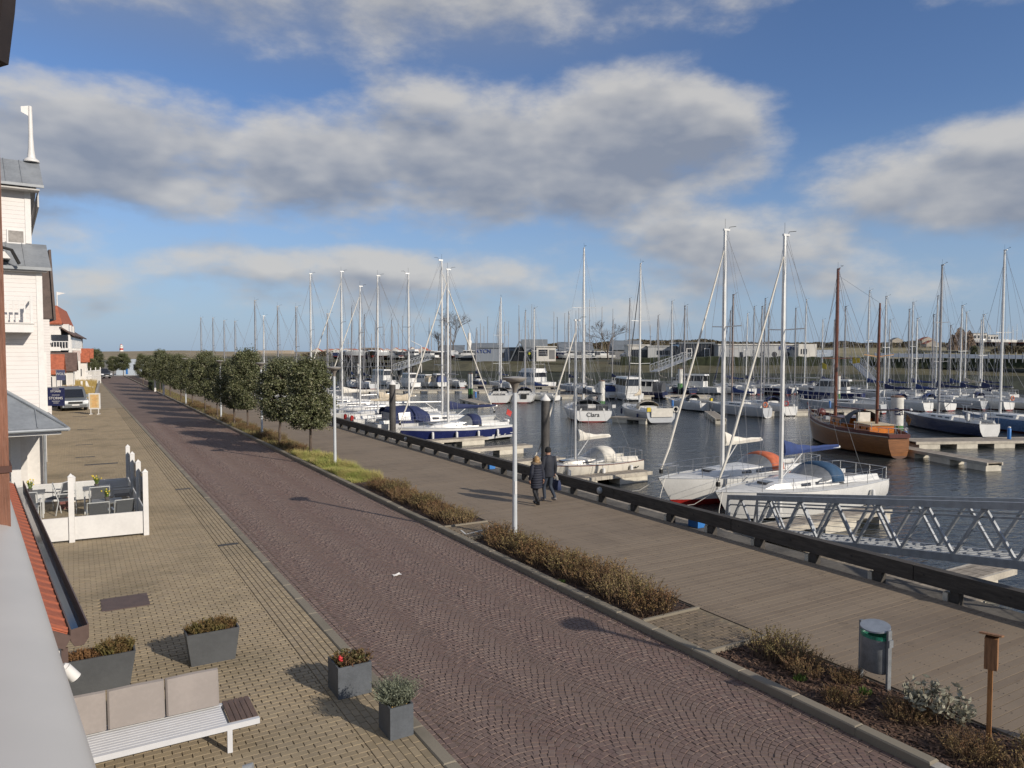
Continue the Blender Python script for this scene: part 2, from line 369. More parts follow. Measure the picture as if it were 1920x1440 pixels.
farpave = far_paving_mat('tan pavers farther off', (0.285, 0.225, 0.145), (0.325, 0.26, 0.168), (0.19, 0.155, 0.105), 0.21, 0.105, 0)
farcobble = far_paving_mat('cobbles farther off', (0.150, 0.103, 0.084), (0.180, 0.126, 0.101), (0.13, 0.098, 0.08), 0.1, 0.1, 0.4)
fardeck = far_paving_mat('deck farther off', (0.20, 0.16, 0.115), (0.24, 0.19, 0.14), (0.06, 0.05, 0.04), 4.6, 0.145, 0)

# --- water
wm = bpy.data.materials.new('harbour water'); wm.use_nodes = True; NV.T = t = wm.node_tree; b = t.nodes['Principled BSDF']
b.inputs['Base Color'].default_value = (0.026, 0.031, 0.032, 1); b.inputs['Roughness'].default_value = 0.10; b.inputs['IOR'].default_value = 1.33; b.inputs['Specular IOR Level'].default_value = 0.5
g = t.nodes.new('ShaderNodeNewGeometry').outputs['Position']
mp = t.nodes.new('ShaderNodeMapping'); mp.inputs['Rotation'].default_value = (0, 0, 0.9); mp.inputs['Scale'].default_value = (1.0, 2.3, 1.0); t.links.new(g, mp.inputs[0])
def wn(sc, det, di=0.3):
    n = t.nodes.new('ShaderNodeTexNoise'); t.links.new(mp.outputs[0], n.inputs['Vector']); n.inputs['Scale'].default_value = sc; n.inputs['Detail'].default_value = det; n.inputs['Distortion'].default_value = di
    return NV(n.outputs[0])
calm = sstep(wn(0.03, 3), 0.35, 0.65)                  # gusts leave rougher and smoother patches
hgt = wn(0.55, 3) * 0.55 + wn(1.9, 4) * 0.30 * (0.5 + calm) + wn(6.0, 3) * 0.06
bn = t.nodes.new('ShaderNodeBump'); bn.inputs['Strength'].default_value = 0.55; bn.inputs['Distance'].default_value = 0.42
t.links.new(hgt.k, bn.inputs['Height']); t.links.new(bn.outputs[0], b.inputs['Normal'])
water = MB().add([(-4000, -4000, ZW), (4000, -4000, ZW), (4000, 4000, ZW), (-4000, 4000, ZW)], [(0, 1, 2, 3)]).build('water', wm, kind='structure')

# --- quay body and ground
ground = MB().box(-900, 15.35, -60, 900, -6, -0.16).build('ground', concrete, kind='structure')
quay_edge = MB().box(15.0, 15.95, -20, 170, -3.0, -0.14).build('quay_edge', mat('dark quay concrete', (0.11, 0.10, 0.085), 0.85, var=0.3, scale=1.2, world=True), kind='structure')  # edge strip coloured darker than the quay body

def vis_key(x, y, z=0.0):
    p = proj(x, y, z)
    if p is None or not (0 < p[0] < 1920 and 0 < p[1] < 1440): return None
    return hypot(hypot(x, y), EYE)
def piece_mesh(name, w, l, h, m, ins=0.004):
    "one paving piece, centre of its top at the origin: top face, chamfer, sides"
    a, b_ = w / 2, l / 2
    mb = MB(); mb.add([(-a, -b_, -h), (a, -b_, -h), (a, b_, -h), (-a, b_, -h), (-a, -b_, -ins), (a, -b_, -ins), (a, b_, -ins), (-a, b_, -ins),
                       (-a + ins, -b_ + ins, 0), (a - ins, -b_ + ins, 0), (a - ins, b_ - ins, 0), (-a + ins, b_ - ins, 0)],
                      [(8, 9, 10, 11)] + [(4 + i, 4 + (i + 1) % 4, 8 + (i + 1) % 4, 8 + i) for i in range(4)] + [(i, (i + 1) % 4, 4 + (i + 1) % 4, 4 + i) for i in range(4)])
    return mb
def lay(parent, name, stuff_name, pieces, m, h, n_single=290):
    "pieces: (x, y, angle, w, l, dz). The nearest in view become objects, all others one joined part"
    ranked = sorted(((vis_key(p[0], p[1]) or 1e9, i) for i, p in enumerate(pieces)))
    single = {i for k, i in ranked[:n_single] if k < 1e8}
    cache = {}; mb = MB(); V = mb.v; F = mb.f; Tn = mb.t
    rr = random.Random(3)
    for i, (x, y, a, w, l, dz) in enumerate(pieces):
        if i in single:
            key = (round(w, 2), round(l, 3 if w > .5 else 2))
            if key not in cache: cache[key] = piece_mesh(name, key[0], key[1], h, m, .0012 if w > .5 else .004).mesh(name, m)
            o = link(name, cache[key], parent, loc=(x, y, dz), rz=a)
            o.rotation_euler[0] = rr.uniform(-.012, .012); o.rotation_euler[1] = rr.uniform(-.012, .012) * (w < .5)
        else:
            ca, sa = cos(a), sin(a); o = len(V); ins = 0.005 if w < .5 else .0015; tx, ty = rr.uniform(-.012, .012) * (w < .5), rr.uniform(-.012, .012)
            for hw, hl, zz in ((w / 2, l / 2, -h), (w / 2 - ins, l / 2 - ins, 0)):
                for sx, sy in ((-1, -1), (1, -1), (1, 1), (-1, 1)):
                    px, py = sx * hw, sy * hl
                    V.append((x + px * ca - py * sa, y + px * sa + py * ca, dz + zz + (px * tx + py * ty if zz == 0 else 0)))
            F.append((o + 4, o + 5, o + 6, o + 7))
            for k in range(4): F.append((o + k, o + (k + 1) % 4, o + 4 + (k + 1) % 4, o + 4 + k))
            tt = rr.random(); Tn.extend([tt] * 5)
    if F: mb.build(stuff_name, m, parent, kind='stuff')

# --- tan pavement on the house side
pavement = MB().box(-30, T_KERB, -10, 170, -0.15, -0.016).build('pavement', sandjoint, kind='structure')
pieces = []
S1 = 74.0
for r_ in range(int((S1 - 7) / 0.105)):
    y = 7 + r_ * 0.105 + 0.05
    x = -4.4 + (0.105 if r_ % 2 else 0)
    while x - 0.101 < 3.07:
        l0, l1 = x - 0.101, min(x + 0.101, 3.10)
        if not (0.36 < x < 1.22 and 16.15 < y < 16.98) and l1 - l0 > .025: pieces.append(((l0 + l1) / 2, y, 0, l1 - l0, 0.098, R.gauss(0, .0012)))
        x += 0.21
for c in range(6):                          # straight edge courses along the kerb
    y = 7 + (0.1 if c % 2 else 0)
    while y < S1:
        pieces.append((3.16 + c * 0.105, y, pi / 2, 0.202, 0.097, R.gauss(0, .0012))); y += 0.21
lay(pavement, 'paver', 'paving', pieces, paver_m, 0.02)
MB().box(-30, T_KERB - .003, S1 - 0.02, 168, -0.02, -0.002).build('distant_paving', farpave, pavement, kind='stuff')

# --- cobbled road laid in segmental arcs
ZR = -0.065
road = MB().box(T_ROAD0 - .05, T_ROAD1 + .05, -10, 170, -0.16, ZR - 0.008).build('road', roadjoint, kind='structure')
pieces = []
NCOL = 4; W0, W1 = T_ROAD0 + 0.24, T_ROAD1 - 0.24; CW = (W1 - W0) / NCOL; S2 = 58.0
for c in range(NCOL):
    tc_ = W0 + CW * (c + 0.5); rad = CW * 0.72
    half = math.asin(CW / 2 / rad)
    nst = 12
    for k in range(int((S2 - 5.0) / 0.098)):
        cy = 5.0 + k * 0.098
        ph = R.uniform(-.3, .3) / nst
        for j in range(nst):
            a = -half + 2 * half * (j + 0.5 + (0.5 if k % 2 else 0) - 0.25) / nst + ph * half
            if abs(a) > half: continue
            x = tc_ + rad * sin(a); y = cy + rad * (cos(a) - cos(half)) - 0.14
            wj = 2 * half * rad / nst
            pieces.append((x, y, -a + R.gauss(0, .06), wj * R.uniform(.88, .97), 0.098 * cos(a) * R.uniform(.88, .97), ZR + R.gauss(0, .003)))
for tt in (T_ROAD0 + 0.055, T_ROAD0 + 0.165, T_ROAD1 - 0.055, T_ROAD1 - 0.165):
    y = 5.0
    while y < S2:
        l = R.uniform(.11, .17); pieces.append((tt, y + l / 2, R.gauss(0, .03), 0.1, l * .92, ZR + R.gauss(0, .002))); y += l
lay(road, 'cobble', 'cobbles', pieces, cobble_m, 0.018)
MB().box(T_ROAD0 - .048, T_ROAD1 + .048, S2 - 0.1, 168, -0.1, ZR - 0.002).build('distant_cobbles', farcobble, road, kind='stuff')

# --- kerbs
for kname, ta, tb, ztop in (('kerb', T_KERB + .003, T_ROAD0 - .003, 0.012), ('kerb', T_ROAD1 + .003, T_STRIP0 - .003, 0.055)):
    kerb = MB().box(ta + .01, tb - .01, -8, 168, -0.15, ztop - 0.03).build(kname, concrete, kind='structure')
    cache = None
    for i in range(75):
        if cache is None: cache = piece_mesh('kerb_stone', tb - ta, 0.992, 0.14, kerb_m, 0.018).mesh('kerb_stone', kerb_m)
        link('kerb_stone', cache, kerb, loc=((ta + tb) / 2, 5 + i + 0.5, ztop + R.gauss(0, .003)), rz=R.gauss(0, .003))
    MB().box(ta, tb, 80.02, 168, -0.1, ztop - .004).build('distant_kerb', kerb_m, kerb, kind='stuff')

# --- boardwalk
boardwalk = MB().box(T_DECK0, T_DECK1, -12, 170, -0.15, -0.06).build('boardwalk', mat('dark under deck', (0.02, 0.018, 0.016), 0.95), kind='structure')
pieces = []
for i in range(int(150 / 0.147)):
    y = 4 + i * 0.147
    pieces.append(((T_DECK0 + T_DECK1) / 2, y, R.gauss(0, .0006), T_DECK1 - T_DECK0, 0.1385, R.gauss(0, .0006)))
lay(boardwalk, 'plank', 'planks', pieces, plank_m, 0.045)
nails = MB()
for xr in [T_DECK0 + 0.12 + k * 0.535 for k in range(9)]:
    for i in range(200):
        y = 4 + i * 0.147
        for dy in (-.035, .035):
            if R.random() < 0.6: nails.box(xr - .007, xr + .007, y + dy - .007, y + dy + .007, 0.001, 0.004)
nails.build('nail_heads', mat('dark rust', (0.035, 0.028, 0.024), 0.8), boardwalk, kind='stuff')
MB().box(T_DECK0 - 0.05, T_DECK0 - 0.008, -12, 170, -0.14, -0.02).build('edge_board', mat('edge board', (0.05, 0.042, 0.036), .9), boardwalk)

lt = MB(); rr = random.Random(77)                      # dry leaves and grit blown against the kerbs
for _ in range(1500):
    side = rr.random(); y = rr.uniform(6, 40); x = (T_ROAD1 - abs(rr.gauss(0, .16))) if side < .6 else (T_ROAD0 + abs(rr.gauss(0, .12))); a = rr.uniform(0, 6.3); l = rr.uniform(.008, .03); z = ZR + .006
    lt.add([(x, y, z), (x + l * cos(a), y + l * sin(a), z + rr.uniform(0, .012)), (x + l * 1.1 * cos(a + .9), y + l * 1.1 * sin(a + .9), z + rr.uniform(0, .01)), (x + l * .6 * cos(a + 1.8), y + l * .6 * sin(a + 1.8), z)], [(0, 1, 2, 3)])
lt.build('leaf_litter', mat('dry leaf litter', (.16, .11, .06), .9, var=.5, scale=3, col2=(.07, .05, .03), world=True), road, kind='stuff')
# --- planting strip between road and boardwalk: earth, with brick crossings
strip = MB().box(T_STRIP0 - .02, T_DECK0 - 0.055, -10, 168, -0.15, -0.035).build('planting_strip', soil, kind='structure')
def crossing(s0, s1, ramp=False):
    o = MB().box(T_STRIP0, T_DECK0 - .06, s0, s1, -0.03, 0.006).build('crossing', sandjoint, kind='structure')
    ps = []; y = s0 + 0.055; r_ = 0
    while y < s1 - .04:
        x = T_STRIP0 + 0.105 + (0.1 if r_ % 2 else 0)
        while x < T_DECK0 - .17: ps.append((x, y, R.gauss(0, .01), 0.2, 0.097, 0.018 + R.gauss(0, .002))); x += 0.208
        y += 0.105; r_ += 1
    lay(o, 'paver', 'paving', ps, darkbrick_m, 0.012, 120)
    for e in (s0 - .05, s1 + .002): MB().box(T_STRIP0 + .01, T_DECK0 - .06, e, e + .05, -.03, .05).build('edging', kerb_m, o)
crossing(8.85, 10.45); crossing(17.55, 19.0)

# --- far bank: stone revetment, grass verge, land behind
wetstone = mat('wet algae stone', (0.030, 0.036, 0.024), 0.8, var=0.4, scale=0.5, bump=0.6, bscale=3, world=True, stretch=(1, 1, 3))
drystone = mat('weathered stone slope', (0.085, 0.08, 0.048), 0.9, var=0.3, scale=0.25, bump=0.5, bscale=2.5, world=True)
verge = mat('verge grass', (0.055, 0.062, 0.026), 0.95, var=0.35, scale=0.3, bump=0.6, bscale=3, world=True, col2=(0.085, 0.07, 0.04))
fieldm = mat('winter field', (0.27, 0.22, 0.12), 0.95, var=0.3, scale=0.02, world=True, col2=(0.14, 0.13, 0.06))
BANK = [(-190, 410), (-60, 195), (-22, 170), (20, 156), (95, 134), (260, 88), (700, -46), (1500, -306)]
def bank_pt(i, off, z):
    a = Vector(BANK[max(i - 1, 0)]); c = Vector(BANK[min(i + 1, len(BANK) - 1)]); d = (c - a).normalized(); n = Vector((-d.y, d.x))
    p = Vector(BANK[i]) + n * off
    x, y = q2w(p.x, p.y); return (x, y, z)
def bank_strip(name, m, offs, sub=14):
    mb = MB(); rows = []
    rr = random.Random(11)
    for (off, z) in offs:
        row = []
        for i in range(len(BANK) - 1):
            a, c = Vector(bank_pt(i, off, z)), Vector(bank_pt(i + 1, off, z))
            for k in range(sub):
                p = a.lerp(c, k / sub); row.append((p.x, p.y, p.z + rr.uniform(-.12, .12) * (0 if abs(z) > 2.05 else 1)))
        row.append(bank_pt(len(BANK) - 1, off, z)); rows.append(row)
    mb.loft(rows, False, False, closed=False); mb.f = [f[::-1] for f in mb.f]
    return mb.build(name, m, kind='structure', smooth=True)
bank_strip('revetment_foot', wetstone, [(-2, -3.6), (0, -2.1), (2.0, -1.0), (5.5, 0.35)])
bank_strip('revetment_slope', drystone, [(5.5, 0.35), (8, 1.25), (10.5, 2.0)])
bank_strip('verge', verge, [(10.5, 2.0), (12.5, 2.55), (24, 2.62)])
bank_strip('far_land', verge, [(24, 2.62), (90, 2.7)])
def hill(name, m, u0, u1, rows, n=70, seed=1, amp=0.25, taper=0):
    "terrain strip: rows of (distance ahead, height)"
    rr = random.Random(seed); ph = [rr.uniform(0, 6) for _ in range(8)]; mb = MB(); R_ = []
    for d, z in rows:
        r_ = []
        for k in range(n + 1):
            u = u0 + (u1 - u0) * k / n; x, y = q2w((u - CU) / FPX * d, d)
            w = sum(sin(k * (0.13 + .17 * j) + ph[j] + d * .01 * j) / (1 + j) for j in range(6))
            zz = z if not taper else 2.2 + (z - 2.2) * min(1, max(0, (u - u0) / taper)); r_.append((x, y, zz + (w * amp * max(0, zz - 2.3))))
        R_.append(r_)
    mb.loft(R_, False, False, closed=False); mb.f = [f[::-1] for f in mb.f]
    return mb.build(name, m, kind='structure', smooth=True)
hill('field', fieldm, 640, 3200, [(185, 2.0), (230, 2.6), (300, 3.4), (380, 6.2), (470, 8.2), (700, 7.0), (2600, 6.0)], amp=0.05, taper=800)
dunes_m = mat('dune sand and marram', (0.33, 0.26, 0.16), 0.95, var=0.3, scale=0.06, world=True, col2=(0.17, 0.14, 0.08), bump=0.5, bscale=1)
hill('dunes', dunes_m, -300, 1150, [(250, -0.1), (300, 1.2), (350, 2.9), (420, 2.4), (520, 3.6), (700, 4.4), (1000, 3.0), (2600, 2.0)], amp=0.22, seed=5)

# ================================================================ HOUSES ALONG THE QUAY (house line turned about 5.85 degrees from the kerb)
BA = radians(5.85)
clad = clad_mat('white weatherboard', (0.63, 0.60, 0.58))
plaster = mat('white render', (0.63, 0.61, 0.58), 0.75, var=0.07, scale=1.0, world=True)
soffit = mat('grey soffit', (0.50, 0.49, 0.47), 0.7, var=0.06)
winglass = mat('window glass', (0.035, 0.04, 0.05), 0.08, var=0.1, spec=0.7)
curtain = mat('grey blind', (0.30, 0.28, 0.26), 0.8)
navysign = mat('navy sign board', (0.02, 0.025, 0.085), 0.5, var=0.08)
slatebrown = mat('brown slates', (0.105, 0.078, 0.068), 0.75, var=0.2, scale=2, bump=0.3, bscale=12)

# --- own balcony: grey rail cap, timber post, spot lamp
def local_frame(x, y, rz): return Matrix.Translation((x, y, 0)) @ Matrix.Rotation(rz, 4, 'Z')
def rail_cap():
    o = thing('balcony_rail', 'pale grey balcony rail cap running along the bottom corner beneath the camera', 'railing', (0.045, 0.55, 4.60), BA)
    capm = mat('grey powder coat', (0.54, 0.525, 0.495), 0.5, var=0.04, scale=1.2)
    rows = []
    for y in (0.0, 3.4):
        rows.append([(-.16, y, -.06)] + [(-.08 - .08 * cos(a), y, -.04 + .045 * sin(a) ** .8) for a in [pi * i / 14 for i in range(15)]] + [(0, y, -.06)])
    MB().loft(rows).build('rail_cap', capm, o, smooth=True)
    MB().box(-0.12, -0.04, 0, 3.4, -0.5, -0.064).build('rail_panel', mat('pale balcony panel', (0.55, 0.55, 0.53), 0.5, var=0.05), o)
    for y in (0.05, 1.2, 2.4): MB().box(-.14, -.1, y, y + .04, -.55, -.064).build('baluster', capm, o)
rail_cap()
post = thing('balcony_post', 'reddish brown timber post rising at the left picture edge', 'post', (-0.209, 2.13, 4.1), BA)
MB().box(-0.07, 0.07, -0.07, 0.07, 0, 3.2).build('shaft', redwood, post)
MB().box(-0.075, 0.075, -0.075, 0.075, 0.62, 0.635).build('joint', mat('joint shadow brown', (0.09, 0.04, 0.03), .8), post)
MB().slab([(-0.1, -0.55, 2.05), (-0.02, -0.55, 2.05), (-0.02, 0.3, 1.5), (-0.1, 0.3, 1.5)], 0.14).build('brace', mat('dark stained beam', (0.022, 0.016, 0.015), 0.7), post)
ev = thing('eave_bracket', 'dark timber eave bracket in the top left corner', 'bracket', (0, 0, 0))
MB().prism_dir([atd(u_, v_, 2.0) for u_, v_ in ((-120, -90), (12, -90), (4, 10), (-8, 108), (-120, 140))], (.05 * SA, .05 * CA, 0)).build('board', mat('dark stained beam', (0.022, 0.016, 0.015), 0.7), ev)
lx, ly, lz = atd(131, 1262, 2.3)
lamp = thing('wall_spotlight', 'small white spotlight on the outside of the balcony rail', 'lamp', (lx, ly, lz)); lamp.scale = (.62, .62, .62)
MB().cyl((-.02, -.005, .035), (.025, 0, -.03), .026, .028, 16).build('housing', white, lamp, smooth=True)
MB().cyl((-.03, -.006, .048), (-.02, -.005, .036), .016, .024, 12).build('rear_cap', white, lamp)
MB().bar((-.02, 0, .01), (-.16, 0, .02), .012, .012).build('bracket', white, lamp)
MB().cyl((.025, 0, -.03), (.027, 0.0005, -.033), .022, .022, 16).build('lens', darkglass, lamp)

# --- ground-floor extension with orange tiled roof and brown box gutter
gx, gy, _ = at(166, 1172, 2.6); hx, hy, _ = at(44, 903, 2.6)
ext = thing('tiled_extension', 'low white shop extension with orange tiled roof and brown gutter below the balcony', 'building', (gx, gy, 0), atan2(-(hx - gx), hy - gy))
LEN = hypot(hx - gx, hy - gy)
MB().box(-4.2, -0.22, 0.10, LEN, 0.0, 2.48).build('wall', plaster, ext)
gw = MB(); gw.prism_dir([(-4.2, 0.02, 0), (-0.20, 0.02, 0), (-0.20, 0.02, 2.46), (-4.2, 0.02, 4.6)], (0, 0.07, 0)); gw.build('gable_wall', plaster, ext)
sl = radians(29)
roofp = MB(); roofp.slab([(-0.16, 0.0, 2.56), (-0.16, LEN, 2.56), (-3.8, LEN, 2.56 + 3.64 * tan(sl)), (-3.8, 0.0, 2.56 + 3.64 * tan(sl))], 0.08); rf = roofp.build('roof', redtile, ext)
tm = MB()
tm.add([(-.13, 0, 0), (.13, 0, 0), (.13, .30, .0), (-.13, .30, 0), (-.13, 0, .018), (.13, 0, .018), (.13, .30, .006), (-.13, .30, .006), (-.07, 0, .03), (-.07, .3, .016), (-.1, 0, .018), (-.1, .3, .006), (-.04, 0, .018), (-.04, .3, .006)],
       [(3, 2, 1, 0), (0, 1, 5, 4), (1, 2, 6, 5), (3, 0, 4, 7), (2, 3, 7, 6), (4, 10, 11, 7), (10, 8, 9, 11), (8, 12, 13, 9), (12, 5, 6, 13)])
tme = tm.mesh('tile', redtile)
for j in range(9):
    for i in range(int(LEN / 0.262)):
        o = link('tile', tme, rf); dd = j * 0.27
        o.matrix_local = Matrix.Translation((-0.16 - dd * cos(sl), 0.14 + i * 0.262, 2.565 + dd * sin(sl))) @ Matrix.Rotation(pi / 2, 4, 'Z') @ Matrix.Rotation(sl, 4, 'X')
gut = MB()
prof = lambda y: [(-0.145, y, 2.60), (-0.145, y, 2.50), (-0.11, y, 2.44), (-0.04, y, 2.44), (0.0, y, 2.50), (0.0, y, 2.62), (-0.012, y, 2.62), (-0.012, y, 2.51), (-0.045, y, 2.46), (-0.105, y, 2.46), (-0.133, y, 2.51), (-0.133, y, 2.60)]
gut.loft([prof(-0.02), prof(LEN)]); gut.build('gutter', copper, ext)
MB().slab([(-0.131, 0.01, 2.50), (-0.014, 0.01, 2.50), (-0.014, LEN, 2.50), (-0.131, LEN, 2.50)], 0.03).build('standing_water', mat('rainwater', (0.02, 0.025, 0.03), 0.05, var=0), ext)
MB().prism_dir([(-0.14, -0.022, 2.595), (-0.14, -0.022, 2.50), (-0.11, -0.022, 2.445), (-0.04, -0.022, 2.445), (-0.004, -0.022, 2.50), (-0.004, -0.022, 2.615)], (0, -0.006, 0)).build('gutter_end', copper, ext)
MB().bar((-0.16, -0.03, 2.49), (-2.4, -0.03, 3.73), .02, .12).build('barge_board', copper, ext)
MB().box(-0.21, -0.16, -0.012, 0.016, 1.9, 2.44).build('corner_trim', copper, ext)
sc = MB(); sc.tube([(-0.95, -0.02, 2.32), (-0.95, -0.16, 2.36), (-0.95, -0.22, 2.28)], .012, 6); sconce = sc.build('lamp_bracket', rubber, ext)
MB().lathe([(0.02, 0.1), (0.06, 0.06), (0.075, 0), (0.06, -.08), (0.03, -.1)], 10, (-0.95, -0.22, 2.18)).build('lantern', fenderw, ext, smooth=True)

# --- zinc-roofed shop bay with open corner porch
def zinc_bay():
    x0, y0, _ = at(124, 801, 2.62)
    o = thing('zinc_shop_bay', 'shop bay under a folded grey zinc canopy roof beside the terrace', 'building', (x0, y0, 0), BA)
    L, Wd = 7.0, 2.6
    top = 3.95
    r = MB()
    r.slab([(0, 0, 2.62), (0, L, 2.62), (-1.9, L, top), (-1.9, 2.2, top)], 0.05)
    rf = r.build('roof', zinc, o)
    r = MB(); r.slab([(0, 0, 2.62), (-1.9, 2.2, top), (-3.4, 2.2, top), (-3.8, 0, 2.62)], 0.05); rf2 = r.build('roof_hip', zinc, o)
    for k in range(7):
        y = 0.8 + k * 0.95; MB().bar((-.01, y, 2.65), (-1.88 * (1 if y > 2.2 else y / 2.2), y, 2.65 + (top - 2.62) * (1 if y > 2.2 else y / 2.2)), .025, .03).build('standing_seam', zinc, rf)
    for k in range(4):
        x = -0.75 - k * 0.75; q = min(1, -x / 1.9); MB().bar((x, -.0, 2.65), (x, 2.2 * q, 2.65 + (top - 2.62) * q), .025, .03).build('standing_seam', zinc, rf2)
    MB().bar((0.0, 0.0, 2.66), (-1.9, 2.2, top + .03), .05, .04).build('hip_ridge', zinc, o)
    g = MB(); g.tube([(.05, -.08, 2.57), (.05, L, 2.57)], .06, 8); g.tube([(.05, -.06, 2.56), (-3.8, -.06, 2.56)], .055, 8); g.build('gutter', zinc, o, smooth=True)
    MB().box(-3.6, -.12, .12, L, 2.40, 2.55).build('fascia', white, o)
    MB().box(-1.34, -1.06, 3.0, 3.28, 0, 2.42).build('column', white, o)
    MB().box(-1.40, -1.0, 2.94, 3.34, 2.2, 2.40).build('column_cap', white, o)
    MB().box(-4.4, -0.75, 5.2, L + 6, 0, 2.40).build('wall', plaster, o)
    MB().box(-0.745, -0.70, 6.0, 9.2, 0.4, 2.1).build('shop_window', winglass, o)
    MB().box(-2.2, -1.4, 5.15, 5.198, 0.1, 2.1).build('door', mat('grey shop door', (0.10, 0.10, 0.11), .5), o)
    MB().tube([(-.2, 5.3, 0), (-.2, 5.3, 2.5)], .05, 8).build('downpipe', zinc, o)
    MB().box(-1.0, -0.2, 5.6, 5.9, 0.0, 2.38).build('pier', plaster, o)
zinc_bay()

def window(parent, kind, c, w, h, axis, out, m=winglass, frame=white, blind=False, fr=0.06):
    "framed window on a wall whose outward normal is axis 'x+' 'y-'; c = centre in wall space"
    x, y, z = c
    if axis == 'y-':
        f = MB(); f.box(x - w / 2 - fr, x + w / 2 + fr, y - out, y - .004, z - h / 2 - fr, z + h / 2 + fr); fo = f.build(kind, frame, parent)
        MB().box(x - w / 2, x + w / 2, y - out - .006, y - out + .01, z - h / 2, z + h / 2).build('pane', m, fo)
    else:
        f = MB(); f.box(x + .004, x + out, y - w / 2 - fr, y + w / 2 + fr, z - h / 2 - fr, z + h / 2 + fr); fo = f.build(kind, frame, parent)
        MB().box(x + out - .01, x + out + .006, y - w / 2, y + w / 2, z - h / 2, z + h / 2).build('pane', m, fo)
    return fo

# --- tall white tower house
def tower():
    x0, y0, _ = at(82, 860, 0.0)
    x0, y0 = q2w((82 - CU) / FPX * 33.5, 33.5)
    o = thing('tower_house', 'tall white weatherboarded house with zinc tower roof at the left edge', 'building', (x0, y0, 0), BA)
    zt = lambda v, d=33.5: EYE + (658 - v) / FPX * d
    z_mid_eave, z_mid_top, z_eave, z_ridge = zt(503), zt(452), zt(343), zt(300, 35)
    MB().box(-9, 0, 0.0, 9.5, 0, z_mid_eave - .05).build('lower_wall', clad, o)
    MB().box(-8, -0.25, 1.6, 9, z_mid_eave - .05, z_eave).build('tower_wall', clad, o)
    MB().box(-0.20, 0.03, -0.03, 0.2, 0, z_mid_eave - .1).build('corner_board', white, o)
    MB().box(-0.45, -0.22, 1.57, 1.8, z_mid_top, z_eave - .05).build('corner_board', white, o)
    r = MB(); r.slab([(-9, -0.35, z_mid_eave), (0.35, -0.35, z_mid_eave), (0.35, 1.62, z_mid_top), (-9, 1.62, z_mid_top)], 0.12); rf = r.build('mid_roof', zinc, o)
    for k in range(6): MB().bar((-.6 - k * .62, -.34, z_mid_eave + .02), (-.6 - k * .62, 1.6, z_mid_top + .02), .025, .04).build('standing_seam', zinc, rf)
    MB().box(-9, 0.36, -0.47, -0.36, z_mid_eave - .16, z_mid_eave - .02).build('gutter', zinc, o)
    MB().box(-9, 0.2, -0.30, 0.0, z_mid_eave - .22, z_mid_eave - .17).build('soffit_board', white, o)
    yr = 2.9
    r = MB(); r.slab([(-9, 0.9, z_eave), (0.25, 0.9, z_eave), (0.25, yr, z_ridge), (-9, yr, z_ridge)], 0.10)
    rt = r.build('tower_roof', zinc, o)
    r = MB(); r.slab([(0.25, 9.6, z_eave - 1.15), (-9, 9.6, z_eave - 1.15), (-9, yr, z_ridge), (0.25, yr, z_ridge)], 0.10); r.build('rear_roof', zinc, o)
    for k in range(6): MB().bar((-.55 - k * .62, .92, z_eave + .03), (-.55 - k * .62, yr, z_ridge + .03), .025, .04).build('standing_seam', zinc, rt)
    MB().box(-9, 0.26, 0.80, 0.895, z_eave - .14, z_eave - .02).build('gutter', zinc, o)
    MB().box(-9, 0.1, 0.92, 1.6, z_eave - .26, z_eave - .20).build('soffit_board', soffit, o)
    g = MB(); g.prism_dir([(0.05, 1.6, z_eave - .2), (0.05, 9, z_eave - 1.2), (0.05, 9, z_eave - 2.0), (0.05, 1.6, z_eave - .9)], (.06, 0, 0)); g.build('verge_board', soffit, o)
    f = MB(); f.lathe([(.34, 0), (.34, .08), (.18, .2), (.13, .6), (.10, 1.2), (.085, 2.6), (.05, 2.62)], 12, (-0.05, yr, z_ridge - .02)); fin = f.build('finial', white, o, smooth=True)
    fl = MB(); fl.prism_dir([(-0.05, yr, z_ridge + 2.62), (-.42, yr - .1, z_ridge + 2.5), (-.42, yr - .1, z_ridge + 2.25), (-0.05, yr, z_ridge + 2.1)], (0.03, .05, 0)); fl.build('vane', white, fin)
    wz = (zt(427) + zt(450)) / 2
    window(o, 'window', (-.82, 1.6, wz - .05), 0.58, 0.52, 'y-', 0.05, m=curtain)
    # small white gablet with gutter on the mid roof
    gz = zt(470); MB().prism_dir([(-1.9, -.9, gz - .55), (-1.15, -.9, gz - .55), (-1.9, -.9, gz + .45)], (0, 1.5, 0)).build('gablet', white, o)
    MB().tube([(-1.5, -1.0, gz - .1), (-1.12, -1.0, gz - .2), (-.85, -.8, gz - .75)], .07, 6).build('gablet_gutter', rubber, o)
    # balcony on the end wall
    bz = zt(607); dz = .33
    b = MB(); b.box(-3.2, -0.42, -1.15, -0.004, bz - .42, bz - .06); bal = b.build('balcony', white, o)
    MB().box(-3.25, -0.36, -1.2, -0.004, bz - .055, bz + .0).build('floor_slab', plaster, bal)
    MB().box(-3.2, -.42, -1.15, -1.09, bz + .92, bz + 1.0).build('handrail', white, bal)
    for k in range(9): MB().box(-.55 - k * .2, -.49 - k * .2, -1.14, -1.10, bz + .1, bz + .92).build('baluster', white, bal)
    MB().box(-.52, -.42, -1.16, -1.06, bz, bz + 1.15).build('newel', white, bal); MB().box(-.50, -.44, -1.1, -.01, bz + .92, bz + 1.0).build('handrail', white, bal)
    # road front: windows, balconies
    for zz, hh in ((zt(560), 1.6), (zt(645), 1.7), (zt(715), 1.6)):
        for yy in (2.4, 5.0, 7.6): window(o, 'window', (0, yy, zz), 0.9, hh, 'x+', 0.09)
    for zz in (zt(615), zt(700)): MB().box(0.004, .35, 4.0, 9.0, zz - .25, zz - .08).build('string_course', white, o)
    MB().box(-.12, .16, .6, .9, 1.9, zt(660)).build('downpipe_box', white, o)
tower()

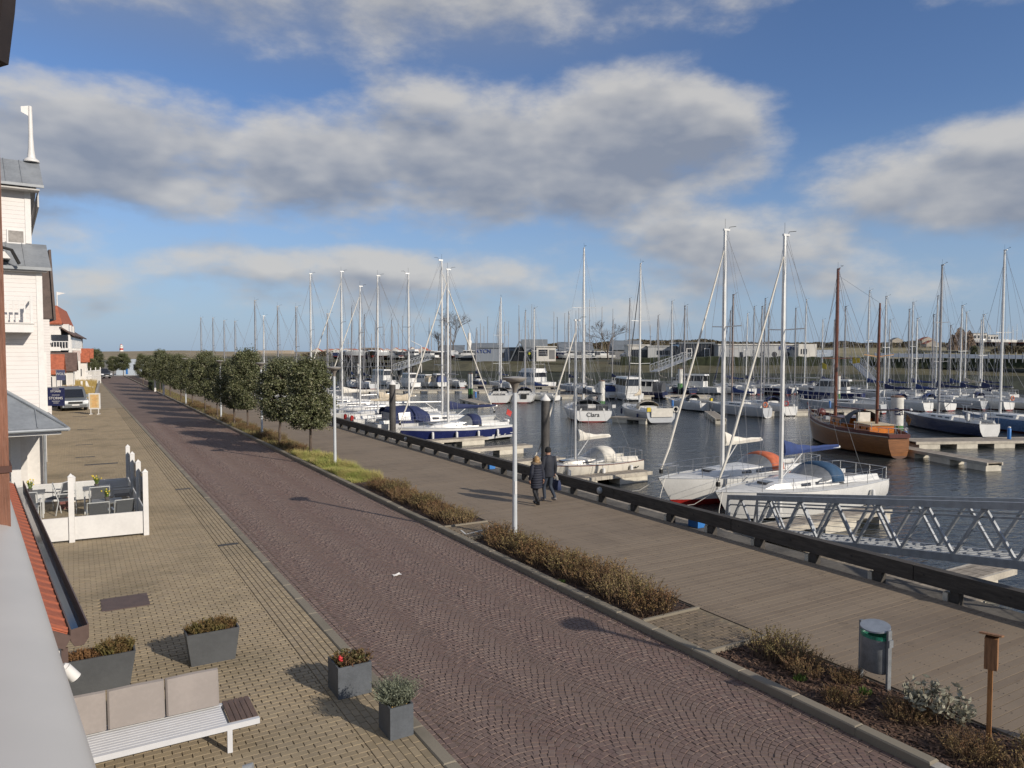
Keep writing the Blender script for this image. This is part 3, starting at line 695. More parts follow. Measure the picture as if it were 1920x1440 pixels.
def gable_house(name, label, loc, wd, ln, wall_h, roof_h, roofm, wallm=plaster, ridge='y', over=0.4, rz=BA, wins=()):
    "house with end wall facing -y and long side facing +x"
    o = thing(name, label, 'building', loc, rz)
    if ridge == 'y':
        MB().prism_dir([(-wd, 0, 0), (0, 0, 0), (0, 0, wall_h), (-wd / 2, 0, wall_h + roof_h), (-wd, 0, wall_h)], (0, ln, 0)).build('wall', wallm, o)
        k = roof_h / (wd / 2)
        r = MB(); r.slab([(over, -over, wall_h - k * over + .12), (over, ln + over, wall_h - k * over + .12), (-wd / 2, ln + over, wall_h + roof_h + .12), (-wd / 2, -over, wall_h + roof_h + .12)], .11); rf = r.build('roof', roofm, o)
        r = MB(); r.slab([(-wd - over, ln + over, wall_h - k * over + .12), (-wd - over, -over, wall_h - k * over + .12), (-wd / 2, -over, wall_h + roof_h + .12), (-wd / 2, ln + over, wall_h + roof_h + .12)], .11); r.build('roof', roofm, o)
    else:
        MB().prism_dir([(0, 0, 0), (0, ln, 0), (0, ln, wall_h), (0, ln / 2, wall_h + roof_h), (0, 0, wall_h)], (-wd, 0, 0)).build('wall', wallm, o)
        k = roof_h / (ln / 2)
        r = MB(); r.slab([(-wd, -over, wall_h - k * over + .12), (over, -over, wall_h - k * over + .12), (over, ln / 2, wall_h + roof_h + .12), (-wd, ln / 2, wall_h + roof_h + .12)], .11); rf = r.build('roof', roofm, o)
        r = MB(); r.slab([(over, ln + over, wall_h - k * over + .12), (-wd, ln + over, wall_h - k * over + .12), (-wd, ln / 2, wall_h + roof_h + .12), (over, ln / 2, wall_h + roof_h + .12)], .11); r.build('roof', roofm, o)
    for ax, c, w, h in wins: window(o, 'window', c, w, h, ax, 0.08)
    return o

def brown_house():
    x0, y0 = q2w((95 - CU) / FPX * 52, 52); zt = lambda v: EYE + (658 - v) / FPX * 52
    o = thing('brown_roof_house', 'white house with steep brown roof edge just past the tower', 'building', (x0, y0, 0), BA)
    MB().box(-9, 0, 0, 22, 0, zt(598)).build('wall', clad, o)
    r = MB(); r.slab([(0.38, -.3, zt(600)), (0.38, 22, zt(600)), (0.18, 22, zt(470)), (0.18, -.3, zt(470))], .14); r.build('roof', slatebrown, o)
    MB().prism_dir([(0.25, -.1, zt(598)), (.1, -.1, zt(474)), (-9, -.1, zt(474)), (-9, -.1, zt(598))], (0, .2, 0)).build('gable_end', slatebrown, o)
    MB().box(-.9, -.45, -.4, -.105, zt(505), zt(485)).build('dormer', white, o)
    for yy in (2, 5, 8, 11, 14):
        for zz in (zt(625), zt(672), zt(715)): window(o, 'window', (0, yy, zz), .9, 1.3, 'x+', .1)
    MB().box(.004, .9, 3, 9, zt(650) - .3, zt(650)).build('balcony', white, o)
brown_house()

def hotel():
    d = 104.0; x0, y0 = q2w((133 - CU) / FPX * d, d); zt = lambda v, dd=d: EYE + (658 - v) / FPX * dd
    o = thing('red_roof_hotel', 'white balconied hotel with tall orange roof and brown hipped skirt at the road bend', 'building', (x0, y0, 0), radians(-3.5))
    ze, zr = zt(628), zt(570)
    MB().box(-14, 0, 0, 30, 0, ze).build('wall', plaster, o)
    MB().box(-14, -1.2, 1.5, 26, ze, zt(607)).build('attic_wall', plaster, o)
    r = MB(); r.slab([(0.6, -.6, ze - .1), (0.6, 30.5, ze - .1), (-1.3, 28, zt(612)), (-1.3, 1.4, zt(612))], .15); sk = r.build('skirt_roof', browntile, o)
    r = MB(); r.slab([(-14, 1.0, zt(606)), (-1.0, 1.0, zt(606)), (-1.9, 5.5, zr), (-14, 5.5, zr)], .2); r.build('roof', redtile, o)
    r = MB(); r.slab([(-1.0, 1.0, zt(606)), (-1.0, 26, zt(606)), (-1.9, 24, zr), (-1.9, 5.5, zr)], .2); r.build('roof', redtile, o)
    # big white gable facing the camera with barge boards
    MB().prism_dir([(-9, -1.6, zt(690)), (-2.3, -1.6, zt(690)), (-2.3, -1.6, zt(640)), (-5.8, -1.6, zt(596)), (-9, -1.6, zt(640))], (0, 1.55, 0)).build('cross_gable', plaster, o)
    for a, c in (((-2.0, -1.8, zt(640) - .2), (-5.8, -1.8, zt(594))), ((-9.4, -1.8, zt(640) - .2), (-5.8, -1.8, zt(594)))): MB().bar(a, c, .5, .35).build('barge_board', white, o)
    for zz in (zt(640), zt(668)):
        MB().box(-2.25, -.25, -.06, -.004, zz - .9, zz + .9).build('loggia', winglass, o)
        bl = MB().box(-2.3, -.15, -1.2, -.01, zz - 1.25, zz - 1.0).build('balcony', white, o)
        MB().box(-2.3, -.15, -1.2, -1.12, zz - .1, zz).build('handrail', white, bl)
        for k in range(7): MB().box(-2.28 + k * .34, -2.2 + k * .34, -1.19, -1.13, zz - 1.0, zz - .1).build('baluster', white, bl)
    MB().box(-.22, .06, -.06, .22, 0, ze - .2).build('corner_board', white, o)
    for k in range(9):
        for zz in (zt(642), zt(668)): window(o, 'window', (0, 1.6 + k * 2.6, zz), 1.1, 1.6, 'x+', .12)
    for k in range(10): MB().box(.004, .16, .3 + k * 2.6, .5 + k * 2.6, 0, ze - .25).build('pilaster', white, o)
    for k in range(3): MB().box(-1.19, -.4, 4 + k * 5.5, 5.6 + k * 5.5, ze + .2, ze + 1.6).build('dormer', white, o)
    f = MB(); f.cyl((-1.9, 6, zr), (-1.9, 6, zr + 2.0), .1, .07, 8); fp = f.build('flagpole', white, o)
    MB().prism_dir([(-1.9, 6, zr + 2.0), (-.8, 6, zr + 1.85), (-1.9, 6, zr + 1.5)], (0, .05, 0)).build('vane', white, fp)
hotel()
# low shops with orange roofs in front of the hotel
for i, (u, d, w, h, lab, rm) in enumerate(((112, 84, 4, 2.6, 'low white shop with orange gable roof before the hotel', redtile), (137, 90, 5, 2.8, 'brown roofed porch wing below the hotel balconies', browntile),
                                           (163, 122, 5, 3.4, 'small white house with orange gable beyond the hotel front', redtile), (171, 134, 5, 3.4, 'farthest small white gabled house with orange roof on the bend', redtile))):
    x, y = q2w((u - CU) / FPX * d, d)
    gable_house('small_gabled_house', lab, (x, y, 0), w, 5.0, h, 1.9, rm, ridge='x', rz=radians(-2), wins=[('y-', (-1.2, 0, 1.5), .9, 1.2), ('x+', (0, 2.5, 1.4), 1.0, 1.3)])

# --- hanging shop signs
def board_sign(label, u0, v0, u1, v1, d, txts, m):
    x0, y0, z1 = atd(u0, v0, d); x1, y1, z0 = atd(u1, v1, d)
    o = thing('shop_sign', label, 'sign', ((x0 + x1) / 2, (y0 + y1) / 2, z0), -YAW * 0.9)
    w = hypot(x1 - x0, y1 - y0); h = z1 - z0
    MB().box(-w / 2, w / 2, -.02, .02, 0, h).build('panel', m, o)
    MB().bar((-w / 2 - .5, 0, h + .03), (w / 2, 0, h + .03), .04, .04).build('bracket', galv, o)
    MB().box(-w / 2, -w / 2 + .05, -.03, .03, -z0, h).build('pole', galv, o)
    if len(txts) > 1:
        for fy, hw in ((.60, .22), (.26, .22), (.16, .15), (.93, .2)): MB().box(-hw + .03, hw + .03, -.026, -.0205, h * fy - .012, h * fy + .012).build('small_print', white, o)
    for t_, sz, fy in txts: lettering(t_, sz, white, o, (0.03, -.028, h * fy), (pi / 2, 0, 0), .004)
board_sign('navy shop sign with white STORMS lettering beside the parked van', 87, 727, 121, 761, 44, [('STORMS', .215, .42), ('STORMS', .16, .80)], navysign)
board_sign('small grey-blue WOLF sign hanging under the white house front', 105, 694, 122, 713, 74, [('WOLF', .34, .62)], mat('grey blue sign board', (0.09, 0.10, 0.19), .5))

# --- white terrace enclosure with glass wind screens
px_ = [at(272, 1005), at(134, 1017)]
E = thing('terrace_enclosure', 'white panelled terrace enclosure with tall posts and glass wind screens', 'enclosure', (1.62, 22.4, 0), 0)
POSTS = [(0, 0), (-0.03, 2.06), (-0.06, 4.12), (-0.07, 6.2), (-1.74, 0.12), (-3.6, 0.24), (-1.7, 6.2), (-3.5, 6.2)]
def wpost(x, y, h=1.78):
    p = MB(); p.box(x - .065, x + .065, y - .065, y + .065, 0, h); a = .075
    p.add([(x - a, y - a, h), (x + a, y - a, h), (x + a, y + a, h), (x - a, y + a, h), (x, y, h + .09)], [(0, 1, 4), (1, 2, 4), (2, 3, 4), (3, 0, 4), (3, 2, 1, 0)])
    p.build('post', white, E)
for i, (x, y) in enumerate(POSTS): wpost(x, y, 1.72 if i in (0, 1, 2, 3, 4) else 0.8)
def wpanel(a, c, glassy):
    a, c = Vector((*a, 0)), Vector((*c, 0)); d = (c - a).normalized(); a2, c2 = a + d * .07, c - d * .07
    for (z0, z1, th, m, nm) in ((0.06, 0.66, .05, white, 'panel'),):
        pn = MB(); pn.bar(a2 + Vector((0, 0, .36)), c2 + Vector((0, 0, .36)), .05, .60); pa = pn.build('panel', white, E)
        n = Vector((d.y, -d.x, 0)); 
        for z in (0.12, 0.60):
            MB().bar(a2 + d * .1 + Vector((0, 0, z)) + n * .028, c2 - d * .1 + Vector((0, 0, z)) + n * .028, .018, .025).build('moulding', white, pa)
        for e in (a2 + d * .1, c2 - d * .1):
            MB().bar(e + Vector((0, 0, .13)) + n * .028, e + Vector((0, 0, .59)) + n * .028, .025, .018, up=tuple(d)).build('moulding', white, pa)
    if glassy:
        g_ = MB(); g_.bar(a2 + Vector((0, 0, 1.12)), c2 + Vector((0, 0, 1.12)), .01, .86); g_.build('pane', glass, E)
for i, j, gl in ((0, 1, 1), (1, 2, 1), (2, 3, 1), (0, 4, 1), (4, 5, 1), (3, 6, 0), (6, 7, 0)): wpanel(POSTS[i], POSTS[j], gl)

# --- terrace furniture
mesh_m = mat('grey sling fabric', (0.10, 0.105, 0.115), 0.7, var=0.08); chairalu = mat('pale chair frame', (0.62, 0.62, 0.61), 0.4, metal=0.2, var=0.04)
def chair(label, x, y, rz):
    o = thing('terrace_chair', label, 'chair', (x, y, 0), rz, 'grey sling chairs on the terrace')
    MB().box(-.23, .23, -.22, .22, .42, .44).build('seat', mesh_m, o)
    MB().slab([(-.22, .23, .46), (.22, .23, .46), (.22, .36, .92), (-.22, .36, .92)], .02).build('backrest', mesh_m, o)
    for sx in (-.26, .26):
        MB().tube([(sx, -.24, 0), (sx, -.24, .64), (sx, .26, .64)], .016, 5).build('leg', chairalu, o)
        MB().tube([(sx, .30, 0), (sx, .22, .44), (sx, .37, .94)], .016, 5).build('leg', chairalu, o)
        MB().box(sx - .025, sx + .025, -.25, .24, .645, .665).build('armrest', chairalu, o)
    f = MB(); f.tube([(-.26, .37, .94), (.26, .37, .94)], .016, 5); f.tube([(-.26, -.22, .43), (.26, -.22, .43)], .014, 5); f.build('frame', chairalu, o)
def table(label, x, y):
    o = thing('terrace_table', label, 'table', (x, y, 0), 0, 'terrace tables')
    MB().box(-.38, .38, -.38, .38, .72, .75).build('table_top', mat('grey table top', (0.22, 0.22, 0.22), .5), o)
    for sx in (-.33, .33):
        for sy in (-.33, .33): MB().box(sx - .02, sx + .02, sy - .02, sy + .02, 0, .72).build('leg', chairalu, o)
flowerleaf = mat('fresh daffodil leaves', (0.22, 0.32, 0.05), 0.6, var=0.2, sub=0.3); claypot = mat('small grey pot', (0.10, 0.09, 0.09), .7)
def potplant(label, x, y, z):
    o = thing('potted_plant', label, 'plant', (x, y, z), 0, 'potted daffodils on the terrace tables')
    MB().lathe([(.05, 0), (.07, .11), (.06, .115), (.055, .09)], 10).build('pot', claypot, o)
    lf = MB(); fl = MB()
    for k in range(46):
        a = R.uniform(0, 2 * pi); rr = R.uniform(.02, .16); h = R.uniform(.12, .30); w = .008
        b0 = Vector((cos(a) * .03, sin(a) * .03, .1)); b1 = Vector((cos(a) * rr, sin(a) * rr, .1 + h)); s_ = Vector((-sin(a), cos(a), 0)) * w
        lf.add([b0 - s_, b0 + s_, (b0 + b1) / 2 + s_ * 1.3 + Vector((0, 0, .03)), (b0 + b1) / 2 - s_ * 1.3 + Vector((0, 0, .03)), b1], [(0, 1, 2, 3), (3, 2, 4)])
        if k % 6 == 0: fl.sphere(tuple(b1), .022, 6, 4)
    lf.build('leaves', flowerleaf, o); fl.build('blossom', mat('daffodil yellow', (0.75, 0.55, 0.05), .6), o)
TB = [(0.55, 26.5), (-1.2, 26.6), (0.75, 24.0), (-1.3, 24.2)]
tw = ['beside the far glass screen', 'beside the shop doorway', 'nearest the road corner post', 'nearest the orange roof gutter']
for (x, y), w_ in zip(TB, tw):
    table('small square grey terrace table ' + w_, x, y)
    potplant('potted daffodil on the terrace table ' + w_, x, y, .75)
for lab, x, y, rz in (('chair left of the far glass-screen table', -.25, 26.6, pi / 2), ('chair right of the far glass-screen table', 1.25, 26.6, -pi / 2), ('chair in front of the far glass-screen table', .6, 25.7, pi),
                      ('chair right of the doorway table', -.45 - .1, 27.1, -pi / 2 - .5), ('chair in front of the doorway table', -1.2, 25.7, pi - .1), ('chair on the near side of the corner table', .5, 23.1, pi), ('second chair on the near side by the corner post', 1.12, 23.2, pi + .1),
                      ('chair nearest the gutter, back to the front panel', -1.35, 23.3, pi)):
    chair('grey sling ' + lab, x, y, rz)
pp = thing('plant_tub', 'low reddish tub with dry plant inside the terrace', 'planter', (-0.3, 27.6, 0))
MB().box(-.2, .2, -.2, .2, 0, .38).build('tub', mat('reddish tub', (0.24, 0.09, 0.08), .7), pp); MB().sphere((0, 0, .42), .18, 8, 5, (1, 1, .5)).build('soil', soil, pp)

# --- lounge bench
def bench():
    o = thing('lounge_bench', 'white slatted lounge bench with beige cushions and a brown wood end table', 'bench', (0.0, 9.6, 0), 0)
    wht = mat('white powder coat', (0.55, 0.56, 0.58), .4, var=.03); cush = mat('beige outdoor cushion', (0.275, 0.245, 0.226), .85, var=.06, scale=3, bump=.15, bscale=180)
    t0, t1 = -1.3, 1.94
    MB().box(t0, t1, 0, .06, .29, .36).build('front_beam', wht, o); MB().box(t0, t1, .62, .68, .29, .355).build('rear_beam', wht, o)
    MB().box(t1 - .05, t1, .062, .618, .29, .34).build('end_beam', wht, o)
    for x in (1.55, t0 + .3):
        MB().box(x, x + .06, .005, .055, 0, .29).build('leg', wht, o); MB().box(x, x + .06, .625, .675, 0, .29).build('leg', wht, o)
        MB().box(x, x + .06, .056, .624, .25, .29).build('leg_tie', wht, o)
    for k in range(8): MB().box(t0 + .02, 1.56, .075 + k * .066, .075 + k * .066 + .045, .335, .362).build('slat', wht, o)
    wd = mat('dark teak', (0.13, 0.085, 0.065), .6, var=.2, scale=4, stretch=(12, 1, 12))
    for k in range(5): MB().box(1.60 + k * .068, 1.60 + k * .068 + .060, .062, .70, .342, .366).build('table_plank', wd, o)
    xs = [-1.06, -.40, .26, .91, 1.555]
    for a, c in zip(xs, xs[1:]):
        prof = lambda x, e: [(x, .60 - e, .372), (x, .535 - e * .3, .40), (x, .60, .78), (x, .625, .835 - e), (x, .67, .845 - e), (x, .70, .82 - e), (x, .66, .372)]
        w = c - a; MB().loft([[(p[0], p[1] + .02, p[2] * .985 + .005) for p in prof(a + .008, 0)], prof(a + .03, 0), prof(a + w / 2, -.006), prof(c - .03, 0), [(p[0], p[1] + .02, p[2] * .985 + .005) for p in prof(c - .008, 0)]]).build('cushion', cush, o, smooth=True)
    MB().box(-.42, -.32, -.005, .66, .366, .40).build('armrest', wht, o)
    MB().tube([(t0 + .1, .72, .36), (1.5, .72, .36)], .02, 6).build('back_rail', wht, o)
bench()

# --- planters
heath1 = mat('heath foliage', (0.15, 0.14, 0.045), 0.8, var=0.3, col2=(0.15, 0.075, 0.03), sub=0.15); heath2 = mat('rusty heath tips', (0.19, 0.10, 0.04), 0.8, var=0.3, sub=0.15)
lav = mat('grey lavender foliage', (0.21, 0.23, 0.16), 0.8, var=0.25, sub=0.15); darkleaf = mat('dark green leaf', (0.055, 0.075, 0.028), 0.6, var=0.3, sub=0.2)
def sprigs(mb, c, ext, n, hgt, w, spread=.5, rr=R, leaf=True):
    "upright twiggy growth: thin blades, most with side leaves"
    for _ in range(n):
        a = rr.uniform(0, 2 * pi); q = sqrt(rr.random()); x = c[0] + q * ext[0] * cos(a); y = c[1] + q * ext[1] * sin(a)
        h = hgt * rr.uniform(.55, 1.05) * (1 - .35 * q * q); lean = Vector((cos(a) * q + rr.uniform(-.5, .5), sin(a) * q + rr.uniform(-.5, .5), 0)) * spread * h
        b0 = Vector((x, y, c[2])); b1 = b0 + lean + Vector((0, 0, h)); s_ = Vector((rr.uniform(-1, 1), rr.uniform(-1, 1), 0)).normalized() * w
        mid = b0.lerp(b1, .5) + Vector((0, 0, h * .08))
        mb.add([b0 - s_, b0 + s_, mid + s_, mid - s_, b1], [(0, 1, 2, 3), (3, 2, 4)])
        if leaf:
            for _k in range(5):
                p = b0.lerp(b1, rr.uniform(.35, 1)); d = Vector((rr.uniform(-1, 1), rr.uniform(-1, 1), rr.uniform(0, 1))).normalized() * w * 5; e = d.cross(Vector((rr.uniform(-1, 1), rr.uniform(-1, 1), .5))).normalized() * w * 1.4
                mb.add([p - e, p + d * .6 - e * .4, p + d, p + e], [(0, 1, 2, 3)])
def tapered_planter(label, cx, cy, wt, wb, dt, h):
    o = thing('planter', label, 'planter', (cx, cy, 0), 0)
    def ring(w, d, z): return [(-w / 2, -d / 2, z), (w / 2, -d / 2, z), (w / 2, d / 2, z), (-w / 2, d / 2, z)]
    MB().loft([ring(wb, dt * .86, 0), ring(wt, dt, h), ring(wt - .05, dt - .05, h), ring(wt - .06, dt - .06, h - .05)]).build('tub', anthracite, o)
    MB().loft([ring(wt - .07, dt - .07, h - .09), ring(wt - .08, dt - .08, h - .03)]).build('soil', soil, o)
    return o
p1 = tapered_planter('tapered anthracite planter with brown heath standing free on the pavers', 1.84, 12.75, .80, .66, .42, .52)
f = MB(); sprigs(f, (0, 0, .48), (.36, .17, 0), 420, .20, .007); f.build('foliage', heath1, p1)
p2 = tapered_planter('wider tapered anthracite planter half hidden by the balcony rail, ragged heath', 0.24, 12.55, .95, .78, .45, .52)
f = MB(); sprigs(f, (.22, 0, .48), (.22, .18, 0), 330, .22, .007); f.build('foliage', heath1, p2)
f = MB(); sprigs(f, (-.22, 0, .48), (.24, .17, 0), 230, .11, .006); f.build('dry_foliage', heath2, p2)
def cube_planter(label, x0, x1, y0, y1, h):
    o = thing('planter', label, 'planter', ((x0 + x1) / 2, (y0 + y1) / 2, 0), 0); w, d = (x1 - x0) / 2, (y1 - y0) / 2
    cm = mat('grey blue fibre cement', (0.085, 0.095, 0.108), .6, var=.12, scale=4, bump=.15, bscale=70)
    q = lambda w, d, z: [(-w, -d, z), (w, -d, z), (w, d, z), (-w, d, z)]
    MB().loft([q(w, d, 0), q(w, d, h), q(w - .022, d - .022, h), q(w - .024, d - .024, h - .08)]).build('tub', cm, o)
    MB().loft([q(w - .026, d - .026, h - .12), q(w - .026, d - .026, h - .045)]).build('soil', soil, o)
    return o
c1 = cube_planter('dark cube planter with ragged red flowering geranium by the kerb', 3.17, 3.67, 10.3, 10.8, .46)
f = MB(); sprigs(f, (.03, 0, .40), (.22, .22, 0), 150, .17, .010, .8); f.build('foliage', mat('geranium leaf', (0.12, 0.13, 0.04), .7, var=.35, col2=(.16, .07, .04), sub=.2), c1)
f = MB(); sprigs(f, (-.15, -.05, .42), (.06, .06, 0), 14, .24, .006, .3); f.build('dry_stem', heath2, c1)
f = MB(); 
for k in range(9): f.sphere((-.19 + R.uniform(-.03, .03), -.12 + R.uniform(-.03, .03), .55 + R.uniform(-.03, .03)), .018, 6, 4)
f.build('red_blossom', mat('red petals', (0.55, 0.02, 0.03), .6), c1)
c2 = cube_planter('dark cube planter with bushy grey lavender and pebbles by the kerb', 3.40, 3.84 - .12, 8.86, 9.22 + .06, .42)
f = MB(); sprigs(f, (0, .0, .36), (.12, .12, 0), 620, .36, .006, .85); f.build('foliage', lav, c2)
f = MB()
for k in range(60): f.sphere((R.uniform(-.12, .12), R.uniform(-.16, .16), .385), R.uniform(.008, .016), 5, 4)
f.build('pebbles', mat('ochre pebbles', (0.40, 0.27, 0.10), .8, var=.3), c2, kind='stuff')

# --- covers, drains, litter
mb = MB(); mb.box(0.37, 1.21, 16.16, 16.97, -.03, .004); tag(mb.build('inspection_cover', mat('rusty brown plate', (0.105, 0.07, 0.06), .6, var=.15, scale=5, bump=.2, bscale=80)), 'square rusty brown cover plate set in the tan pavers', 'cover')
for lab, u, v, w, l in (('small dark drain slot by the kerb midway along the pavement', 428, 1021, .5, .18), ('dark drain slot beside the terrace corner', 343, 917, .5, .2), ('long dark drain grate in the far pavement', 190, 870, 1.3, .3), ('upper short drain grate beyond the terrace', 160, 857, .8, .2), ('drain grate before the zinc canopy', 158, 834, .8, .2), ('drain grate near the advertising stand', 160, 805, .9, .25), ('drain grate in front of the parked van', 150, 781, 1.0, .25)):
    x, y, _ = at(u, v); tag(MB().box(x - w / 2, x + w / 2, y - l / 2, y + l / 2, -.02, .006).build('drain_grate', mat('cast iron', (0.05, 0.045, 0.04), .6, var=.15)), lab, 'drain')
x, y, _ = at(743, 1079, ZR); f = MB()
for k in range(5): f.add([(x + R.uniform(-.12, .12), y + R.uniform(-.07, .07), ZR + R.uniform(.005, .05)) for _ in range(4)], [(0, 1, 2), (0, 2, 3), (1, 2, 3)])
tag(f.build('crumpled_paper', white), 'crumpled scrap of white paper lying on the cobbled road', 'litter')
x, y, _ = at(465, 1437, .35); sp_ = thing('ground_spotlight', 'small grey spotlight on a stake at the bottom edge', 'lamp', (x, y, 0))
MB().cyl((0, 0, 0), (0, 0, .3), .012, .012, 6).build('stake', galv, sp_); MB().cyl((-.05, .02, .33), (.05, -.02, .35), .035, .04, 12).build('housing', galv, sp_, smooth=True)

# --- white advertising stand
def ad_stand():
    x, y, _ = at(178, 777); o = thing('advertising_stand', 'white framed advertising stand with orange printed sheet beside the van', 'sign', (x, y, 0), radians(-20))
    MB().box(-.42, .42, -.04, .04, .42, 1.68).build('frame', white, o)
    pn = MB().box(-.32, .32, -.052, -.042, .52, 1.58).build('sheet', mat('cream print', (0.62, 0.46, 0.24), .6, var=.1), o)
    pr = MB()
    for k in range(13):
        w = R.uniform(.12, .25); pr.box(-w, w, -.057, -.053, .60 + k * .072, .625 + k * .072)
    pr.build('print', mat('orange print', (0.65, 0.30, 0.06), .6), pn)
    for sx in (-.28, .28): MB().bar((sx, -.02, .42), (sx, -.02, .02), .07, .06).build('leg', white, o); MB().box(sx - .05, sx + .05, -.28, .24, 0, .05).build('foot', white, o)
ad_stand()

# --- silver van
def van(name, label, x, y, rz, paint, L=4.75, W=1.9, H=1.92, cat='van'):
    o = thing(name, label, cat, (x, y, 0), rz)            # front faces -y
    prof = [(0, .32), (.02, .62), (.10, .86), (.95, 1.08), (1.75, 1.78), (2.2, H), (L - .4, H), (L - .05, H - .15), (L, .9), (L, .32)]
    def ring(sx, ins): return [(sx, p[0] + ins * (.1 if i < 3 else 0), p[1] - (ins * .35 if p[1] > 1.0 else 0)) for i, p in enumerate(prof)]
    b = MB(); b.loft([ring(-W / 2 + .12, 1.0), ring(-W / 2, .15), ring(-W / 2, 0), ring(W / 2, 0), ring(W / 2, .15), ring(W / 2 - .12, 1.0)]); 
    pr2 = [(p[0], p[1]) for p in prof]; body = MB()
    rings = []
    for sx, s2 in ((-W / 2, .0), (-W / 2 * .97, .5), (W / 2 * .97, .5), (W / 2, .0)):
        rings.append([(sx * (0.90 if p[1] > 1.15 else 1.0), p[0] - (.06 * s2 if p[0] < .3 else 0), p[1] + (.02 * s2 if p[1] > 1.5 else 0)) for p in prof])
    body.loft(rings); bo = body.build('body', paint, o)
    k = (1.78 - 1.08) / (1.75 - .95)
    MB().slab([(-.74, .93, 1.115), (.74, .93, 1.115), (.70, 1.66, 1.755), (-.70, 1.66, 1.755)], .02).build('windscreen', darkglass, o)
    for sx in (-1, 1):
        MB().prism_dir([(sx * .93, 1.15, 1.16), (sx * .93, 2.3, 1.16), (sx * .90, 2.3, 1.66), (sx * .90, 1.75, 1.66)], (sx * .012, 0, 0)).build('side_window', darkglass, o)
        MB().prism_dir([(sx * .955, .04, .72), (sx * .50, -.035, .70), (sx * .55, -.0, .86), (sx * .93, .10, .90)], (0, -.02, 0)).build('headlight', mat('headlight', (.75, .76, .78), .1), o)
        MB().box(sx * 1.0 - .09, sx * 1.0 + .09, 1.1, 1.22, 1.1, 1.34).build('wing_mirror', paint, o)
        for yy in (.95, L - .95):
            wh = MB(); wh.cyl((sx * .72, yy, .33), (sx * .94, yy, .33), .33, .33, 18); w_ = wh.build('wheel', rubber, o); MB().cyl((sx * .942, yy, .33), (sx * .952, yy, .33), .2, .2, 12).build('rim', galv, w_)
    MB().box(-.52, .52, -.07, -.04, .64, .80).build('grille', rubber, o); MB().box(-.8, .8, -.075, -.03, .36, .52).build('bumper', mat('grey bumper', (.10, .105, .11), .6), o)
    MB().box(-.27, .27, -.09, -.076, .47, .57).build('number_plate', white, o)
    return o
silver = mat('silver grey paint', (0.20, 0.215, 0.225), 0.35, metal=0.4, var=0.04, coat=0.5)
vx, vy, _ = at(142, 771); van('parked_van', 'silver grey van parked facing the camera on the pavement', vx, vy, radians(6), silver)
cx_, cy_ = q2w((200 - CU) / FPX * 135, 135); van('parked_car', 'dark car parked at the far end of the road', cx_, cy_, radians(20), mat('dark car paint', (.03, .035, .045), .3, coat=.5), 4.2, 1.75, 1.45, 'car')

# --- dune garden before the hotel: raised bed, low wall, white fence, white ornaments
bed = MB(); rr = random.Random(4); rows = []
for j in range(9):
    tt = j / 8; row = []
    for k in range(13):
        y = 78 + k * 3.9; x = -5 + tt * (6.6 + (y - 78) * .035); row.append((x, y, .25 + .75 * sin(pi * min(1, tt * 1.3 + .1)) * min(1, .35 + k * .14) + rr.uniform(-.06, .06)))
    rows.append(row)
bed.loft(rows, False, False, closed=False); dune_bed = bed.build('dune_bed', dunes_m, kind='structure', smooth=True)
MB().prism([(1.75, 84), (1.95, 84), (3.35, 124), (3.15, 124)], 0, .70).build('garden_wall', concrete, kind='structure')
dg = MB(); marram = mat('dry marram grass', (0.40, 0.29, 0.10), .9, var=.3, sub=.2)
for _ in range(9000):
    y = rr.uniform(78, 124); x = -4.5 + rr.random() * (6.0 + (y - 78) * .032); h = rr.uniform(.18, .5); a = rr.uniform(0, 6.28); z = .6
    dg.add([(x - .02, y, z), (x + .02, y, z), (x + cos(a) * h * .4, y + sin(a) * h * .4, z + h)], [(0, 1, 2)])
dgo = dg.build('marram_grass', marram, kind='stuff')
tag(dgo, 'dry yellow marram grass covering the raised bed before the hotel', 'grass')
for i, (u, v, d) in enumerate(((167, 722, 88), (157, 737, 78), (153, 716, 92))):
    x, y, z = atd(u, v, d); o = thing('garden_ornament', ['white carved ornament highest in the dune garden', 'white carved ornament above the parked van', 'small white marker post in the dune garden'][i], 'ornament', (x, y, 0))
    MB().prism_dir([(-.35, 0, z - .55), (.45, 0, z - .55), (.45, 0, z - .2), (0, 0, z - .1), (-.2, 0, z + .5), (-.35, 0, z + .5)] if i < 2 else [(-.1, 0, z - .5), (.1, 0, z - .5), (.1, 0, z + .1), (-.1, 0, z + .1)], (0, .12, 0)).build('body', white, o)
    MB().box(-.3, .3, -.05, .17, .0, z - .5).build('base', white, o)
fo = thing('picket_fence', 'low white fence before the small gabled houses', 'fence', (0, 0, 0)); fx0 = Vector(atd(160, 690, 108)); fx1 = Vector(atd(188, 690, 116))
for k in range(13):
    p = fx0.lerp(fx1, k / 12); MB().box(p.x - .06, p.x + .06, p.y - .05, p.y + .05, 0, 2.5 if k in (0, 4, 8, 12) else 2.1).build('picket', white, fo)
for z in (1.2, 2.0): MB().bar((fx0.x, fx0.y, z), (fx1.x, fx1.y, z), .04, .12).build('fence_rail', white, fo)

